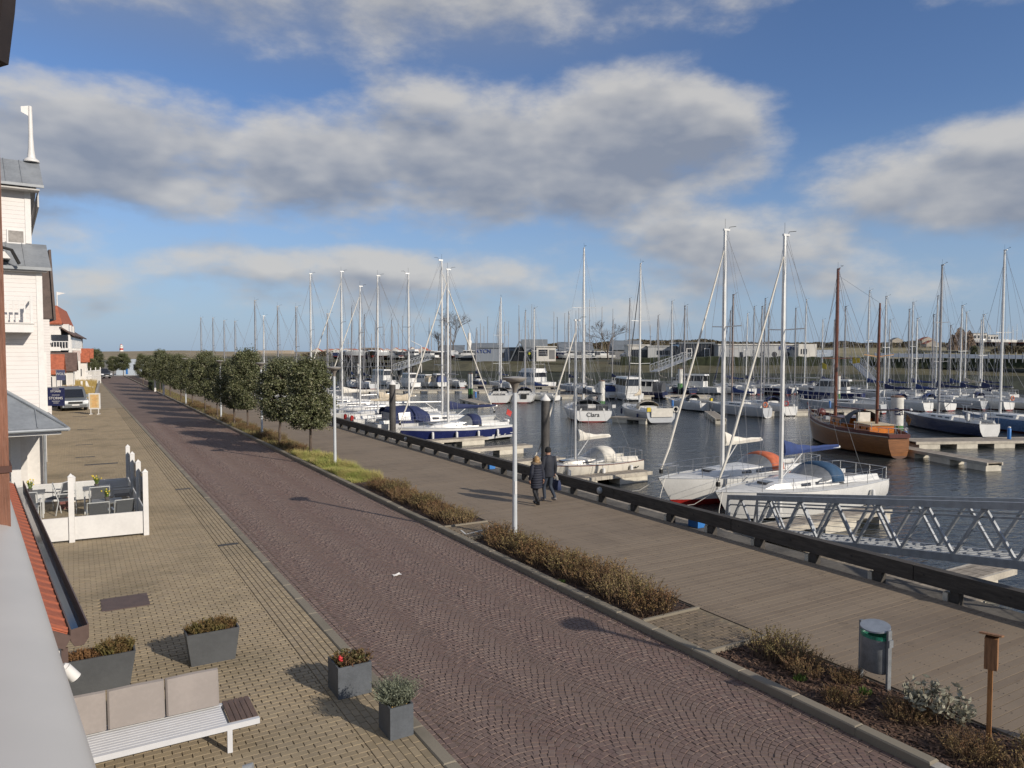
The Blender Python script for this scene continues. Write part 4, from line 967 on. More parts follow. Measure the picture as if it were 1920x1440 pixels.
# ================================================================ PLANTING STRIP, TREES, STREET FURNITURE
# --- low shrubs: twiggy, rusty and olive; one plant = stems + foliage
stem_m = mat('dry shrub stems', (0.16, 0.105, 0.06), 0.85, var=0.3)
shrubA = mat('olive rust shrub leaf', (0.24, 0.185, 0.07), 0.8, var=0.4, scale=5, col2=(0.20, 0.095, 0.045), sub=0.15)
shrubB = mat('straw shrub leaf', (0.31, 0.23, 0.10), 0.85, var=0.3, scale=5, col2=(0.16, 0.14, 0.05), sub=0.15)
silverleaf = mat('silvery leaf', (0.34, 0.33, 0.25), 0.6, var=0.3, sub=0.2)
def shrub_meshes(seed, ext, h, n, leafm, wide=.011, leafy=5):
    rr = random.Random(seed); st = MB(); lf = MB()
    for _ in range(n):
        a = rr.uniform(0, 2 * pi); q = sqrt(rr.random()); x, y = ext[0] * q * cos(a), ext[1] * q * sin(a)
        hh = h * rr.uniform(.5, 1.05) * (1 - .3 * q); b0 = Vector((x * .75, y * .75, -.03)); b1 = Vector((x + rr.uniform(-.12, .12), y + rr.uniform(-.12, .12), hh)); mid = b0.lerp(b1, .5) + Vector((rr.uniform(-.05, .05), rr.uniform(-.05, .05), .04))
        st.tube([b0, mid, b1], [.007, .005, .002], 3, cap=False)
        for _k in range(leafy):
            p = mid.lerp(b1, rr.uniform(-.2, 1.05)); d = Vector((rr.uniform(-1, 1), rr.uniform(-1, 1), rr.uniform(-.2, 1))).normalized() * wide * rr.uniform(1.8, 4.2); e = d.cross(Vector((rr.uniform(-1, 1), rr.uniform(-1, 1), rr.uniform(-1, 1)))).normalized() * wide * .8
            lf.add([p, p + d * .5 - e, p + d, p + d * .5 + e], [(0, 1, 2, 3)])
    return st.mesh('stems', stem_m), lf.mesh('foliage', leafm)
VAR = [shrub_meshes(21, (.5, .52), .46, 210, shrubA, leafy=9), shrub_meshes(22, (.5, .55), .52, 210, shrubB, leafy=8), shrub_meshes(23, (.55, .5), .42, 220, shrubA, leafy=9)]
def shrub(label, x, y, v, sc, rz, group):
    o = thing('low_shrub', label, 'shrub', (x, y, -.03), rz, group); o.scale = (sc, sc, sc * R.uniform(.9, 1.1))
    link('stems', VAR[v][0], o); link('foliage', VAR[v][1], o)
ORD = ['first', 'second', 'third', 'fourth', 'fifth', 'sixth', 'seventh', 'eighth', 'ninth', 'tenth', 'eleventh', 'twelfth']
for i in range(10):
    shrub('rusty low shrub, %s from the near end of the lamp post bed' % ORD[i], 9.64 + R.uniform(-.12, .12), 10.98 + i * .69, i % 3, R.uniform(1.08, 1.3), R.uniform(0, 6), 'shrubs in the long bed by the lamp post')
for i in range(9):
    shrub('brown low shrub, %s from the crossing in the middle bed' % ORD[i], 9.66 + R.uniform(-.12, .12), 19.45 + i * .83, (i + 1) % 3, R.uniform(1.0, 1.2), R.uniform(0, 6), 'shrubs in the middle bed')
shrub('straw coloured low shrub beside the litter bin bed crossing', 9.95, 8.2, 1, 1.0, .4, 'shrubs in the near bed'); shrub('sprawling bare shrub next to the crossing edge', 9.85, 7.6, 0, .8, 2.0, 'shrubs in the near bed')
for lab_, x_, y_, v_, s_ in (('low dark sprawling shrub between litter bin and silvery shrub', 9.75, 5.9, 2, .72), ('ragged brown shrub nearest the kerb below the bin', 9.35, 6.6, 0, .55), ('low shrub in front of the birdhouse post', 9.5, 4.9, 2, .75), ('straggly shrub behind the birdhouse post at the boardwalk', 10.1, 4.35, 1, .7), ('shrub at the bottom right corner of the bed', 9.45, 4.1, 0, .8), ('small dry shrub beside the bin leg', 10.05, 7.05, 0, .5)):
    shrub(lab_, x_, y_, v_, s_, R.uniform(0, 6), 'shrubs in the near bed')
def silver_shrub():
    x, y, _ = at(1755, 1345); o = thing('silver_shrub', 'silvery broad-leaved shrub between the litter bin and the birdhouse post', 'shrub', (x, y, -.03))
    s_, l_ = shrub_meshes(31, (.34, .46), .52, 60, silverleaf, .03, 9); link('stems', s_, o); link('foliage', l_, o)
silver_shrub()
# far beds: clipped shrubs below the trees
for i, (s0, s1, sc) in enumerate(((37.5, 40.5, .75), (41.8, 46, .9), (47.5, 52, .8), (54.5, 59, .85), (61.5, 66, .8), (68.5, 76, .9))):
    n = int((s1 - s0) / 1.0)
    for k in range(n): shrub('brown shrub under the street trees, %s bed, %s plant' % (ORD[i], ORD[k]), 9.6 + R.uniform(-.2, .2), s0 + .5 + k * 1.0, (k + i) % 3, sc * 1.15, R.uniform(0, 6), 'shrubs under the street trees')
hb = thing('clipped_hedge', 'dark clipped box hedge at the far end of the tree row', 'hedge', (9.3, 108, 0)); hm = MB(); rr = random.Random(9)
for _ in range(2600):
    p = Vector((rr.uniform(-.7, .7), rr.uniform(-3, 3), rr.uniform(0, 1.1))); d = Vector((rr.uniform(-1, 1), rr.uniform(-1, 1), rr.uniform(-1, 1))).normalized() * .09; e = d.orthogonal().normalized() * .05
    hm.add([p, p + d - e, p + d * 1.6, p + d + e], [(0, 1, 2, 3)])
hm.build('foliage', darkleaf, hb); MB().box(-.62, .62, -2.9, 2.9, 0, 1.05).build('core', mat('hedge core', (0.02, 0.025, 0.012), .9), hb)
# grass bed
gr = MB(); rr = random.Random(14)
for _ in range(15000):
    x = rr.uniform(T_STRIP0 + .03, T_DECK0 - .06); y = rr.uniform(27.4, 36.4); h = rr.uniform(.16, .40) * (.6 + .4 * sin(y * 2.1 + x * 3)); a = rr.uniform(0, 6.28); w = .009; l = rr.uniform(.1, .6) * h
    gr.add([(x - w, y - w, -.04), (x + w, y + w, -.04), (x + cos(a) * l, y + sin(a) * l, h)], [(0, 1, 2)])
go = gr.build('grass', mat('mixed bed grass', (0.28, 0.33, 0.08), .85, var=.4, scale=1.2, col2=(.46, .38, .16), sub=.25, world=True), kind='stuff'); tag(go, 'mixed green and straw grass in the bed below the nearest street tree', 'grass')
gr2 = MB()
for _ in range(5200):
    y = rr.choice([rr.uniform(37, 53), rr.uniform(52, 118)]); x = rr.uniform(T_STRIP0 + .03, T_DECK0 - .06); h = rr.uniform(.08, .25); a = rr.uniform(0, 6.28); w = .014
    gr2.add([(x - w, y - w, -.04), (x + w, y + w, -.04), (x + cos(a) * .06, y + sin(a) * .06, h)], [(0, 1, 2)])
g2 = gr2.build('grass', mat('dull verge grass', (0.15, 0.15, 0.05), .85, var=.4, scale=.6, col2=(.24, .17, .08), sub=.2, world=True), kind='stuff'); tag(g2, 'sparse grass between the street tree trunks', 'grass')
# mulch chips in the near bed and under the shrubs
ch = MB(); rr = random.Random(15)
for _ in range(7000):
    y = rr.uniform(3.5, 8.8) if rr.random() < .6 else rr.choice([rr.uniform(10.5, 17.5), rr.uniform(19.05, 27.2)]); x = rr.uniform(T_STRIP0 + .02, T_DECK0 - .07); a = rr.uniform(0, 3.14); l, w = rr.uniform(.02, .06), rr.uniform(.006, .014); z = -.03 + rr.uniform(0, .03); tl = rr.uniform(-.4, .4)
    ca, sa = cos(a), sin(a); ch.add([(x - ca * l - sa * w, y - sa * l + ca * w, z - tl * l), (x - ca * l + sa * w, y - sa * l - ca * w, z - tl * l), (x + ca * l + sa * w, y + sa * l - ca * w, z + tl * l), (x + ca * l - sa * w, y + sa * l + ca * w, z + tl * l)], [(0, 1, 2, 3)], rr.random())
cho = ch.build('bark_mulch', piece_mat('bark chips', [(0.05, .03, .022), (.15, .085, .055), (.09, .05, .035), (.22, .14, .09)], .9, weather=.2), kind='stuff'); tag(cho, 'loose bark mulch chips in the planting beds', 'mulch')
for lab, u, v in (('small green weed tuft in the mulch near the crossing', 1500, 1272), ('green weed tuft below the litter bin', 1566, 1302), ('yellow green tuft beside the litter bin leg', 1622, 1298), ('green weed at the kerb beside the long shrub bed', 1052, 1092)):
    x, y, _ = at(u, v); f = MB(); sprigs(f, (0, 0, -.03), (.09, .07, 0), 60, .12, .006, .6, leaf=False); o = f.build('weed_tuft', mat('weed green', (.13, .22, .04), .8, var=.3, sub=.25)); o.location = (x, y, 0); tag(o, lab, 'weed')

# --- street trees
bark = mat('grey brown bark', (0.12, 0.09, 0.07), 0.9, var=0.3, scale=5, bump=0.6, bscale=25)
oakleaf = mat('holm oak leaf', (0.155, 0.170, 0.078), 0.5, var=0.45, scale=1.3, col2=(0.065, 0.074, 0.038), sub=0.15)
oakpale = mat('pale leaf underside', (0.26, 0.25, 0.145), 0.6, var=0.3, scale=2, sub=0.12)
def crown_meshes(seed, n=25000):
    rr = random.Random(seed); lf = MB(); pl = MB()
    clumps = []
    for _ in range(120):
        a = rr.uniform(0, 2 * pi); h = rr.uniform(-1, 1); q = rr.uniform(.3, 1.0) ** .6; w = sqrt(max(.03, 1 - abs(h) ** 3.2)) * (1.0 if h < .2 else 1.0 - .12 * h)
        clumps.append((Vector((cos(a) * q * w * 1.08, sin(a) * q * w * 1.08, 2.85 + h * 1.58)), rr.uniform(.16, .36)))
    for i in range(n):
        c, r = clumps[i % len(clumps)]; p = c + Vector((rr.gauss(0, 1), rr.gauss(0, 1), rr.gauss(0, 1))) * r * .55
        if p.z < 1.18: continue
        d = Vector((rr.uniform(-1, 1), rr.uniform(-1, 1), rr.uniform(-.7, .7))).normalized() * rr.uniform(.07, .125); e = d.cross(Vector((rr.uniform(-1, 1), rr.uniform(-1, 1), rr.uniform(-1, 1)))).normalized() * .036
        (pl if rr.random() < .15 else lf).add([p, p + d * .45 - e, p + d, p + d * .45 + e], [(0, 1, 2, 3)])
    for _ in range(26):                                   # stray shoots above the crown
        a = rr.uniform(0, 6.28); q = rr.uniform(0, .75); b0 = Vector((cos(a) * q, sin(a) * q, 4.1)); 
        for k in range(9):
            p = b0 + Vector((rr.gauss(0, .03), rr.gauss(0, .03), k * .075)); d = Vector((rr.uniform(-1, 1), rr.uniform(-1, 1), .6)).normalized() * .08; e = d.orthogonal().normalized() * .022; lf.add([p, p + d * .45 - e, p + d, p + d * .45 + e], [(0, 1, 2, 3)])
    tk = MB(); tk.tube([(0, 0, -.1), (.03, .02, .7), (-.02, 0, 1.4), (.02, .03, 2.6), (0, 0, 3.9)], [.075, .06, .055, .04, .015], 8)
    for _ in range(16):
        z = rr.uniform(1.3, 3.2); a = rr.uniform(0, 6.28); l = rr.uniform(.5, .9); tk.tube([(0, 0, z), (cos(a) * l * .5, sin(a) * l * .5, z + .3), (cos(a) * l, sin(a) * l, z + .75)], [.03, .02, .006], 5)
    return lf.mesh('crown', oakleaf), pl.mesh('pale_leaves', oakpale), tk.mesh('trunk', bark, True)
TV = [crown_meshes(41), crown_meshes(42), crown_meshes(43), crown_meshes(44)]
TS = [(36.0, 9.84), (41.4, 9.66), (49.4, 9.5), (53.2, 9.35), (59.5, 9.3), (65.5, 9.3), (73, 9.3), (81, 9.25), (90, 9.2), (100, 9.1), (111, 9.0), (123, 8.9)]
for i, (s, t_) in enumerate(TS):
    o = thing('street_tree', 'clipped round-headed evergreen street tree, %s along the row from the camera' % ORD[i], 'tree', (t_, s, 0), R.uniform(0, 6), 'street trees between road and boardwalk')
    k = TV[i % 4]; sc = (1.06, 1.10, .96, 1.02, .90, 1.04, .98)[i % 7]; o.scale = (sc, sc * R.uniform(.94, 1.06), (1.0, .99, 1.10, .95, .98, 1.06, .93)[i % 7]); o.rotation_euler[0] = R.gauss(0, .02); o.rotation_euler[1] = R.gauss(0, .02)
    link('trunk', k[2], o); c = link('crown', k[0], o); link('pale_leaves', k[1], c)
# trees at the road's end
for lab, u, d, sc in (('dark round evergreen left of the road end pair', 212, 150, .85), ('dark round evergreen beneath the lighthouse', 231, 150, .98), ('dark evergreen clump beside the small gabled houses', 179, 138, 1.15), ('second dark evergreen behind the low white fence', 172, 128, .8)):
    x, y = q2w((u - CU) / FPX * d, d); o = thing('evergreen_tree', lab, 'tree', (x, y, 0), R.uniform(0, 6)); o.scale = (sc * 1.15, sc * 1.15, sc)
    link('trunk', TV[1][2], o); link('crown', TV[1][0], o)

# --- street lamps with dish heads
def lamp_meshes():
    pole = MB().lathe([(.085, 0), (.085, .02), (.068, .03), (.062, 1.2), (.055, 3.98), (.0, 3.98)], 14).mesh('pole', polegrey, True)
    neck = MB().lathe([(.056, 3.9), (.06, 3.98), (.085, 4.06), (.15, 4.17), (.05, 4.2)], 14).mesh('neck', mat('lamp bronze grey', (.19, .17, .15), .5), True)
    dish = MB().lathe([(.10, 4.16), (.22, 4.19), (.315, 4.27), (.325, 4.295), (.20, 4.315), (.04, 4.33)], 24).mesh('dish', mat('lamp dish grey', (.36, .34, .31), .5), True)
    lens = MB().lathe([(.11, 4.155), (.17, 4.165), (.10, 4.172)], 16).mesh('lens', mat('opal lamp glass', (.6, .6, .56), .3))
    return pole, neck, dish, lens
LM = lamp_meshes()
for lab, x, y in (('grey street lamp with dish head standing in the shrub bed before the couple', 10.05, 16.95), ('grey street lamp in the grass bed right of the nearest tree', 9.72, 31.7), ('lower grey lamp post between the second and third street trees', 9.5, 45.2), ('distant grey lamp post beneath the fourth street tree', 9.3, 58.0), ('farthest grey lamp post far along the tree row', 9.2, 77.0), ('grey street lamp outside the picture whose shadow crosses the road', 11.45, 2.5)):
    o = thing('street_lamp', lab, 'street lamp', (x, y, 0), 0, 'street lamps along the planting strip')
    p = link('pole', LM[0], o); link('neck', LM[1], o); h = link('dish', LM[2], o); link('lens', LM[3], h)
    if abs(y - 16.95) < .1: MB().box(-.03, .03, -.066, -.058, 1.2, 1.55).build('sticker', white, p)

# --- litter bin
def bin_():
    o = thing('litter_bin', 'galvanised oval litter bin with green liner on two legs by the boardwalk', 'bin', (10.34, 6.78, 0), radians(-8))
    g = mat('dull bin steel', (.22, .235, .25), .5, metal=.3, var=.15, scale=6)
    ring = lambda z, k=1.0: [(.17 * k * cos(a), .225 * k * sin(a), z) for a in [2 * pi * i / 20 for i in range(20)]]
    o.scale = (1, 1, .88); galvd = mat('dull bin steel', (.22, .235, .25), .5, metal=.3, var=.15, scale=6)
    b = MB(); b.loft([ring(.22, .93), ring(.24), ring(.83), ring(.83, .96), ring(.6, .95)], True, False); b.build('body', galvd, o, smooth=True)
    ln = MB(); ln.loft([ring(.62, .94), ring(.85, .955), ring(.865, 1.0), ring(.80, 1.015)], False, False); ln.build('liner', mat('green plastic liner', (.02, .20, .13), .35, var=.3, scale=8, bump=.5, bscale=20), o, smooth=True)
    lid = MB(); lid.loft([[(x * 1.04, y * 1.04, z + .05 * (x / .17)) for x, y, z in ring(.96)], [(x * 1.04, y * 1.04, z + .05 * (x / .17)) for x, y, z in ring(.985)]]); lid.build('lid', mat('blue grey lid', (.26, .29, .33), .5, var=.1), o, smooth=True)
    for sy in (-.25, .25): MB().box(-.035, .035, sy - .018, sy + .018, -.05, .99).build('leg', g, o)
    MB().box(-.05, .03, -.30, -.269, .72, .84).build('lock', g, o)
bin_()
# --- birdhouse on a post
def birdhouse():
    x, y, _ = at(1853, 1400); o = thing('birdhouse_post', 'small orange brown wooden birdhouse on a tall post at the right edge', 'birdhouse', (x, y, -.05), radians(20))
    pm = mat('orange stained wood', (.33, .15, .05), .6, var=.25, scale=3, stretch=(10, 10, 1)); bm_ = mat('brown stained board', (.26, .13, .06), .7, var=.25, scale=4, stretch=(10, 10, 1))
    MB().box(-.026, .026, -.026, .026, 0, 1.22).build('post', pm, o)
    MB().box(-.07, .07, -.075, .065, 1.06, 1.46).build('box', bm_, o); MB().box(.071, .083, -.055, .05, 1.1, 1.40).build('front_board', bm_, o)
    MB().slab([(-.12, -.12, 1.535), (.15, -.12, 1.465), (.15, .12, 1.465), (-.12, .12, 1.535)], .02).build('roof', bm_, o)
    MB().cyl((.083, -.0, 1.31), (.086, -.0, 1.31), .02, .02, 10).build('entrance_hole', rubber, o)
birdhouse()
# white paint marks on the crossing
x, y = 9.55, 18.25; f = MB()
for a, b_ in (((-.45, -.3), (.35, -.05)), ((-.45, -.3), (-.35, .2)), ((.3, -.1), (.62, .35))):
    f.bar((x + a[0], y + a[1], .0235), (x + b_[0], y + b_[1], .0235), .05, .004)
tag(f.build('paint_mark', mat('worn white road paint', (.55, .54, .50), .8, var=.3, scale=30)), 'worn white painted arrow marks on the crossing beside the lamp post', 'road marking')

# ================================================================ QUAY RAIL, GANGWAY, PONTOONS, PILES
beam_m = mat('dark weathered rail timber', (0.060, 0.053, 0.046), 0.8, var=0.3, scale=2.5, stretch=(8, 1, 8), bump=0.4, bscale=15)
railo = thing('quay_rail', 'long low dark timber rail on short stub posts along the boardwalk edge', 'railing', (0, 0, 0))
y = -6.0
while y < 150:
    l = 5.02 if y < 60 else 10
    MB().box(15.06, 15.28, y, y + l - .02, .19, .53).build('rail_beam', beam_m, railo)
    y += l
sme = MB().box(-.09, .09, -.09, .09, -.14, .188).mesh('stub_post', beam_m); bme = MB().box(-.09, .09, -.05, .05, -.13, .12).mesh('spacer_block', palecon); bolt = MB().cyl((-.012, 0, 0), (.0, 0, 0), .025, .02, 8).mesh('bolt', rubber)
for i in range(62):
    yy = 4.9 + i * 1.66 if i < 40 else 71.3 + (i - 40) * 3.4
    link('stub_post', sme, railo, loc=(15.18, yy, 0)); 
    if i < 25: link('spacer_block', bme, railo, loc=(15.2, yy + .19, 0)); link('bolt', bolt, railo, loc=(15.06, yy + .6, .38))
for lab, u, v in (('round bulkhead light on the rail right of the couple', 1126, 928), ('round bulkhead light on the rail before the blue boat', 760, 828)):
    # light sits on the landward rail face
    a = (u - CU) / FPX; k = 15.05 / (a * CA + SA); X, Y = a * k, k; x, y_ = q2w(X, Y)
    o = thing('bulkhead_light', lab, 'lamp', (15.06, y_, .36)); MB().cyl((0, 0, 0), (-.06, 0, 0), .12, .11, 16).build('housing', galv, o, smooth=True); MB().sphere((-.06, 0, 0), .085, 12, 8, (.6, 1, 1)).build('globe', mat('dull globe glass', (.42, .44, .45), .2), o, smooth=True)
for lab, u, v in (('blue service box below the rail right of the sloop bow', 1313, 982), ('pale blue service box below the rail near the lamp post', 922, 868)):
    a = (u - CU) / FPX; k = 15.7 / (a * CA + SA); x, y_ = q2w(a * k, k); o = thing('service_box', lab, 'box', (15.62, y_, -.13)); MB().box(-.14, .14, -.2, .2, 0, .40).build('box', bluebox, o); MB().box(-.16, .16, -.22, .22, .40, .44).build('lid', bluebox, o)

# --- floating pontoons
deckwood = mat('pontoon timber', (0.30, 0.26, 0.21), 0.8, var=0.25, scale=1.5, stretch=(1, 6, 1), bump=.3, bscale=12, world=True)
ptrim = mat('pontoon pale trim', (0.46, 0.42, 0.35), 0.75, var=.15, scale=2, world=True)
def pontoon(label, p0, p1, w, name='pontoon', floats=True, trimm=None, plank=True, flen=1.5, fgap=1.1, zt=-1.58):
    "floating walkway from p0 to p1 (quay frame)"
    p0, p1 = Vector(p0), Vector(p1); L = (p1 - p0).length; o = thing(name, label, 'pontoon', (p0.x, p0.y, ZW), atan2(-(p1 - p0).x, (p1 - p0).y))
    h = zt - ZW
    MB().box(-w / 2 + .05, w / 2 - .05, 0.02, L - .02, h - .06, h).build('deck', deckwood, o)
    for sx in (-1, 1): MB().box(sx * (w / 2 - .02) - .05, sx * (w / 2 - .02) + .05, 0, L, h - .18, h + .012).build('edge_beam', trimm or ptrim, o)
    if plank:
        n = int(L / .5); 
        g = MB()
        for k in range(n): g.box(-w / 2 + .08, w / 2 - .08, .04 + k * .5, .04 + k * .5 + .47, h + .001, h + .018)
        g.build('deck_boards', deckwood, o, kind='stuff')
    if floats:
        y = .25
        while y < L - .4:
            MB().box(-w / 2 + .0, w / 2 - .0, y, min(y + flen, L - .1), -.35, h - .185).build('float', palecon, o); y += flen + fgap
    return o
T_P = 20.35
pontoon('long walkway pontoon floating beside the quay under the gangway foot', (T_P, 10.5), (T_P, 128), 1.9)
FING = [(12.0, 24.5, 'timber finger pontoon at the right edge under the gangway'), (19.0, 29.2, 'finger pontoon behind the pale sloop with blue sprayhood'), (31.6, 27.2, 'finger pontoon beside the small cream sloop'), (38.2, 26.0, 'empty finger pontoon beyond the walking couple'), (44.6, 27.6, 'empty white finger pontoon right of the street lamp'), (50.3, 27.2, 'finger pontoon before the blue and white sloop'), (60.5, 28.5, 'finger pontoon among the white yachts behind the nearest tree'), (70.5, 28.5, 'hidden finger pontoon behind the tree row'), (80.5, 28.5, 'far finger pontoon behind the tree row')]
for s, t1, lab in FING: pontoon(lab, (T_P + .97, s), (t1, s), .95, 'finger_pontoon', flen=1.9, fgap=1.5)
def campt(u, v, z=-1.6):
    x, y, _ = at(u, v, z); return (x, y)
# pontoons of the basin, set out square to the far boats
for lab, a, b_, w in (('broad pontoon behind the wooden ketch stern', (1700, 826), (2050, 822), 2.2), ('curved-ended finger pontoon reaching towards the camera from the ketch stern', (1690, 838), (1866, 868), 1.1), ('pontoon between the middle yachts and the motor boats', (1385, 771), (1640, 768), 2.0), ('short pontoon with cleats right of the yacht named Clara', (1150, 781), (1218, 785), 1.3),
                      ('dark timber pontoon at the foot of the left green pile', (872, 748), (908, 757), 1.6), ('far white pontoon line left of centre', (640, 731), (1060, 731), 1.8), ('farthest white pontoon line below the clubhouse', (830, 721), (1420, 730), 1.8), ('finger pontoon beside the middle yacht with the lifebuoy', (1330, 771), (1352, 786), 1.0), ('pontoon beyond the right row of yachts', (1620, 752), (2050, 750), 2.0), ('pontoon between the centre motor boats', (1050, 741), (1330, 741), 1.8)):
    pontoon(lab, campt(*a), campt(*b_), w, 'pontoon', flen=1.6, fgap=1.3, plank=False)
for i, (u, v, lab) in enumerate(((1697, 830, 'blue service pedestal beside the ketch stern'), (1892, 824, 'blue service pedestal beside the navy sloop transom'), (1261, 764, 'blue service pedestal behind the right-hand beige yacht'), (892, 746, 'blue service pedestal by the left green pile'), (1556, 765, 'blue service pedestal between the brown masts'), (1630, 722, 'distant blue service pedestal below the far gangway'))):
    x, y = campt(u, v); o = thing('service_pedestal', lab, 'pedestal', (x, y, -1.57), 0, 'blue pontoon service pedestals'); MB().lathe([(.13, 0), (.13, .75), (.10, .8), (.02, .84)], 10).build('body', bluebox, o, smooth=True); MB().lathe([(.10, .84), (.10, .92), (.02, .94)], 10).build('cap', fenderw, o)

# --- mooring piles
pilegrey = mat('dark pile coating', (0.075, 0.07, 0.066), 0.7, var=0.25, scale=1.2); pilewhite = mat('pile white band', (0.66, 0.65, 0.60), .6, var=.15, scale=1.5); pilegreen = mat('weed green band', (0.07, 0.21, 0.06), .8, var=.3, scale=2); piledark = mat('wet dark band', (0.02, 0.03, 0.018), .6, var=.3)
for lab, x, y, r, zt in (('tall dark mooring pile with white cone cap behind the couple', 21.45, 33.0, .23, 2.38), ('dark mooring pile with white cone cap left of the blue boat', 21.6, 55.3, .25, 2.35)):
    o = thing('mooring_pile', lab, 'pile', (x, y, 0)); MB().cyl((0, 0, -5), (0, 0, zt), r, r, 20).build('shaft', pilegrey, o, smooth=True); MB().lathe([(r + .03, zt), (r + .03, zt + .06), (.02, zt + .36)], 20).build('cone_cap', white, o, smooth=True); MB().lathe([(r + .06, -1.6), (r + .06, -1.45), (r + .01, -1.45)], 16).build('pile_guide', galv, o)
def band_pile(lab, u, vtop, vwater, wpx, gf=.32):
    x, y, _ = at(u, vwater, ZW); d = w2q(x, y)[1]; r = wpx * d / FPX / 2; zt = EYE - (vtop - 658) * d / FPX; h = zt - ZW
    o = thing('banded_pile', lab, 'pile', (x, y, 0), 0, 'white and green banded piles'); zg = ZW + h * gf; zd = ZW + h * gf * .45
    MB().cyl((0, 0, -5), (0, 0, zd), r, r, 18).build('wet_band', piledark, o, smooth=True); MB().cyl((0, 0, zd), (0, 0, zg), r * 1.003, r * 1.003, 18).build('green_band', pilegreen, o, smooth=True)
    MB().cyl((0, 0, zg), (0, 0, zt), r * 1.006, r * 1.006, 18).build('white_band', pilewhite, o, smooth=True); MB().lathe([(r * 1.03, zt), (r * 1.03, zt + .08), (r * .5, zt + .16)], 18).build('rusty_cap', mat('rust cap', (.18, .11, .08), .8), o)
for a in (('thick white and green pile behind the ketch stern marked with a letter E', 1681, 745, 822, 22, .32), ('white and green pile at the end of the left dark pontoon', 882, 701, 748, 9, .42), ('white and green pile beside the yacht named Clara', 1128, 715, 762, 12, .22), ('white and green pile before the far bank gangway', 1275, 692, 738, 9, .42), ('white and green pile just right of the tall brown mast', 1571, 705, 762, 8, .42), ('far white pile behind the yellow flags', 1588, 684, 722, 9, .3), ('far white pile behind the street lamp dish', 953, 680, 712, 6, .2), ('far white pile beyond the white yachts near the blue boat', 830, 680, 708, 5, .2), ('far white pile among the left masts', 672, 682, 712, 5, .2), ('far white pile below the left pier gangway', 753, 690, 716, 6, .2), ('far white and red pile left of the far gangway', 1179, 682, 706, 6, .2)): band_pile(*a)
# pile letter
x, y, _ = at(1681, 822, ZW); d = w2q(x, y)[1]; po = [o for o in COL.objects if o.get('label') == 'thick white and green pile behind the ketch stern marked with a letter E'][0]
r = 22 * d / FPX / 2; lettering('Ea', .80, navygel, po, (-SA * r * 1.02 - CA * r * .3, -CA * r * 1.02 + SA * r * .3, 1.0 - .9), (pi / 2, 0, -YAW - .3), .01)

# --- gangway down to the pontoon
def gangway():
    a = Vector((21.4, 19.4, -1.70)); b_ = Vector((18.3, 7.6, 0.40)); d = (b_ - a); b2 = a + d * 1.35
    o = thing('gangway', 'galvanised truss gangway with zigzag sides sloping down to the pontoon', 'gangway', (0, 0, 0))
    n = Vector((d.y, -d.x, 0)).normalized(); up = Vector((0, 0, 1)); H = 1.30; W = 1.25; nb = 10
    for sgn in (-.5, .5):
        off = n * W * sgn
        MB().bar(a + off + up * H, b2 + off + up * H, .13, .17).build('top_chord', galv, o); MB().bar(a + off, b2 + off, .13, .19).build('bottom_chord', galv, o)
        for k in range(nb):
            p, q, r_ = a.lerp(b2, k / nb), a.lerp(b2, (k + .5) / nb), a.lerp(b2, (k + 1) / nb)
            MB().bar(p + off + up * .06, q + off + up * (H - .06), .062, .075).build('brace', galv, o); MB().bar(q + off + up * (H - .06), r_ + off + up * .06, .062, .075).build('brace', galv, o)
        MB().bar(a + off, a + off + up * H, .09, .09).build('end_post', galv, o); MB().bar(a + off - (b2 - a).normalized() * .28 + up * .0, a + off + up * H, .08, .08).build('end_brace', galv, o)
        for z in (.36, .68): MB().tube([a + off * .97 + up * z, b2 + off * .97 + up * z], .008, 5).build('guard_wire', galv, o)
        MB().bar(a + off * .9 + up * 1.02, b2 + off * .9 + up * 1.02, .04, .05).build('handrail', galv, o)
    dk = MB(); dk.bar(a + up * .05, b2 + up * .05, W - .14, .04); dko = dk.build('walkway', mat('grating grey', (.34, .34, .33), .7, var=.1, scale=3, stretch=(1, 8, 1)), o)
    for k in range(60): p = a.lerp(b2, k / 60); MB().bar(p - n * (W / 2 - .1) + up * .08, p + n * (W / 2 - .1) + up * .08, .03, .03).build('cleat', galv, dko)
    for f in (.52, .70): 
        p, q = a.lerp(b2, f), a.lerp(b2, f + .09); MB().tube([p - n * .6 - up * .05, p.lerp(q, .3) - n * .6 - up * .22, p.lerp(q, .7) - n * .6 - up * .24, q - n * .6 - up * .05], .022, 5).build('hanging_cable', rubber, o)
    ab = MB(); e = a + d * 1.33; ab.box(15.96, e.x + 1.2, e.y - 2.4, e.y + .1, -3.5, e.z - .1); tag(ab.build('gangway_abutment', concrete), 'concrete landing block carrying the shore end of the gangway', 'abutment')
gangway()

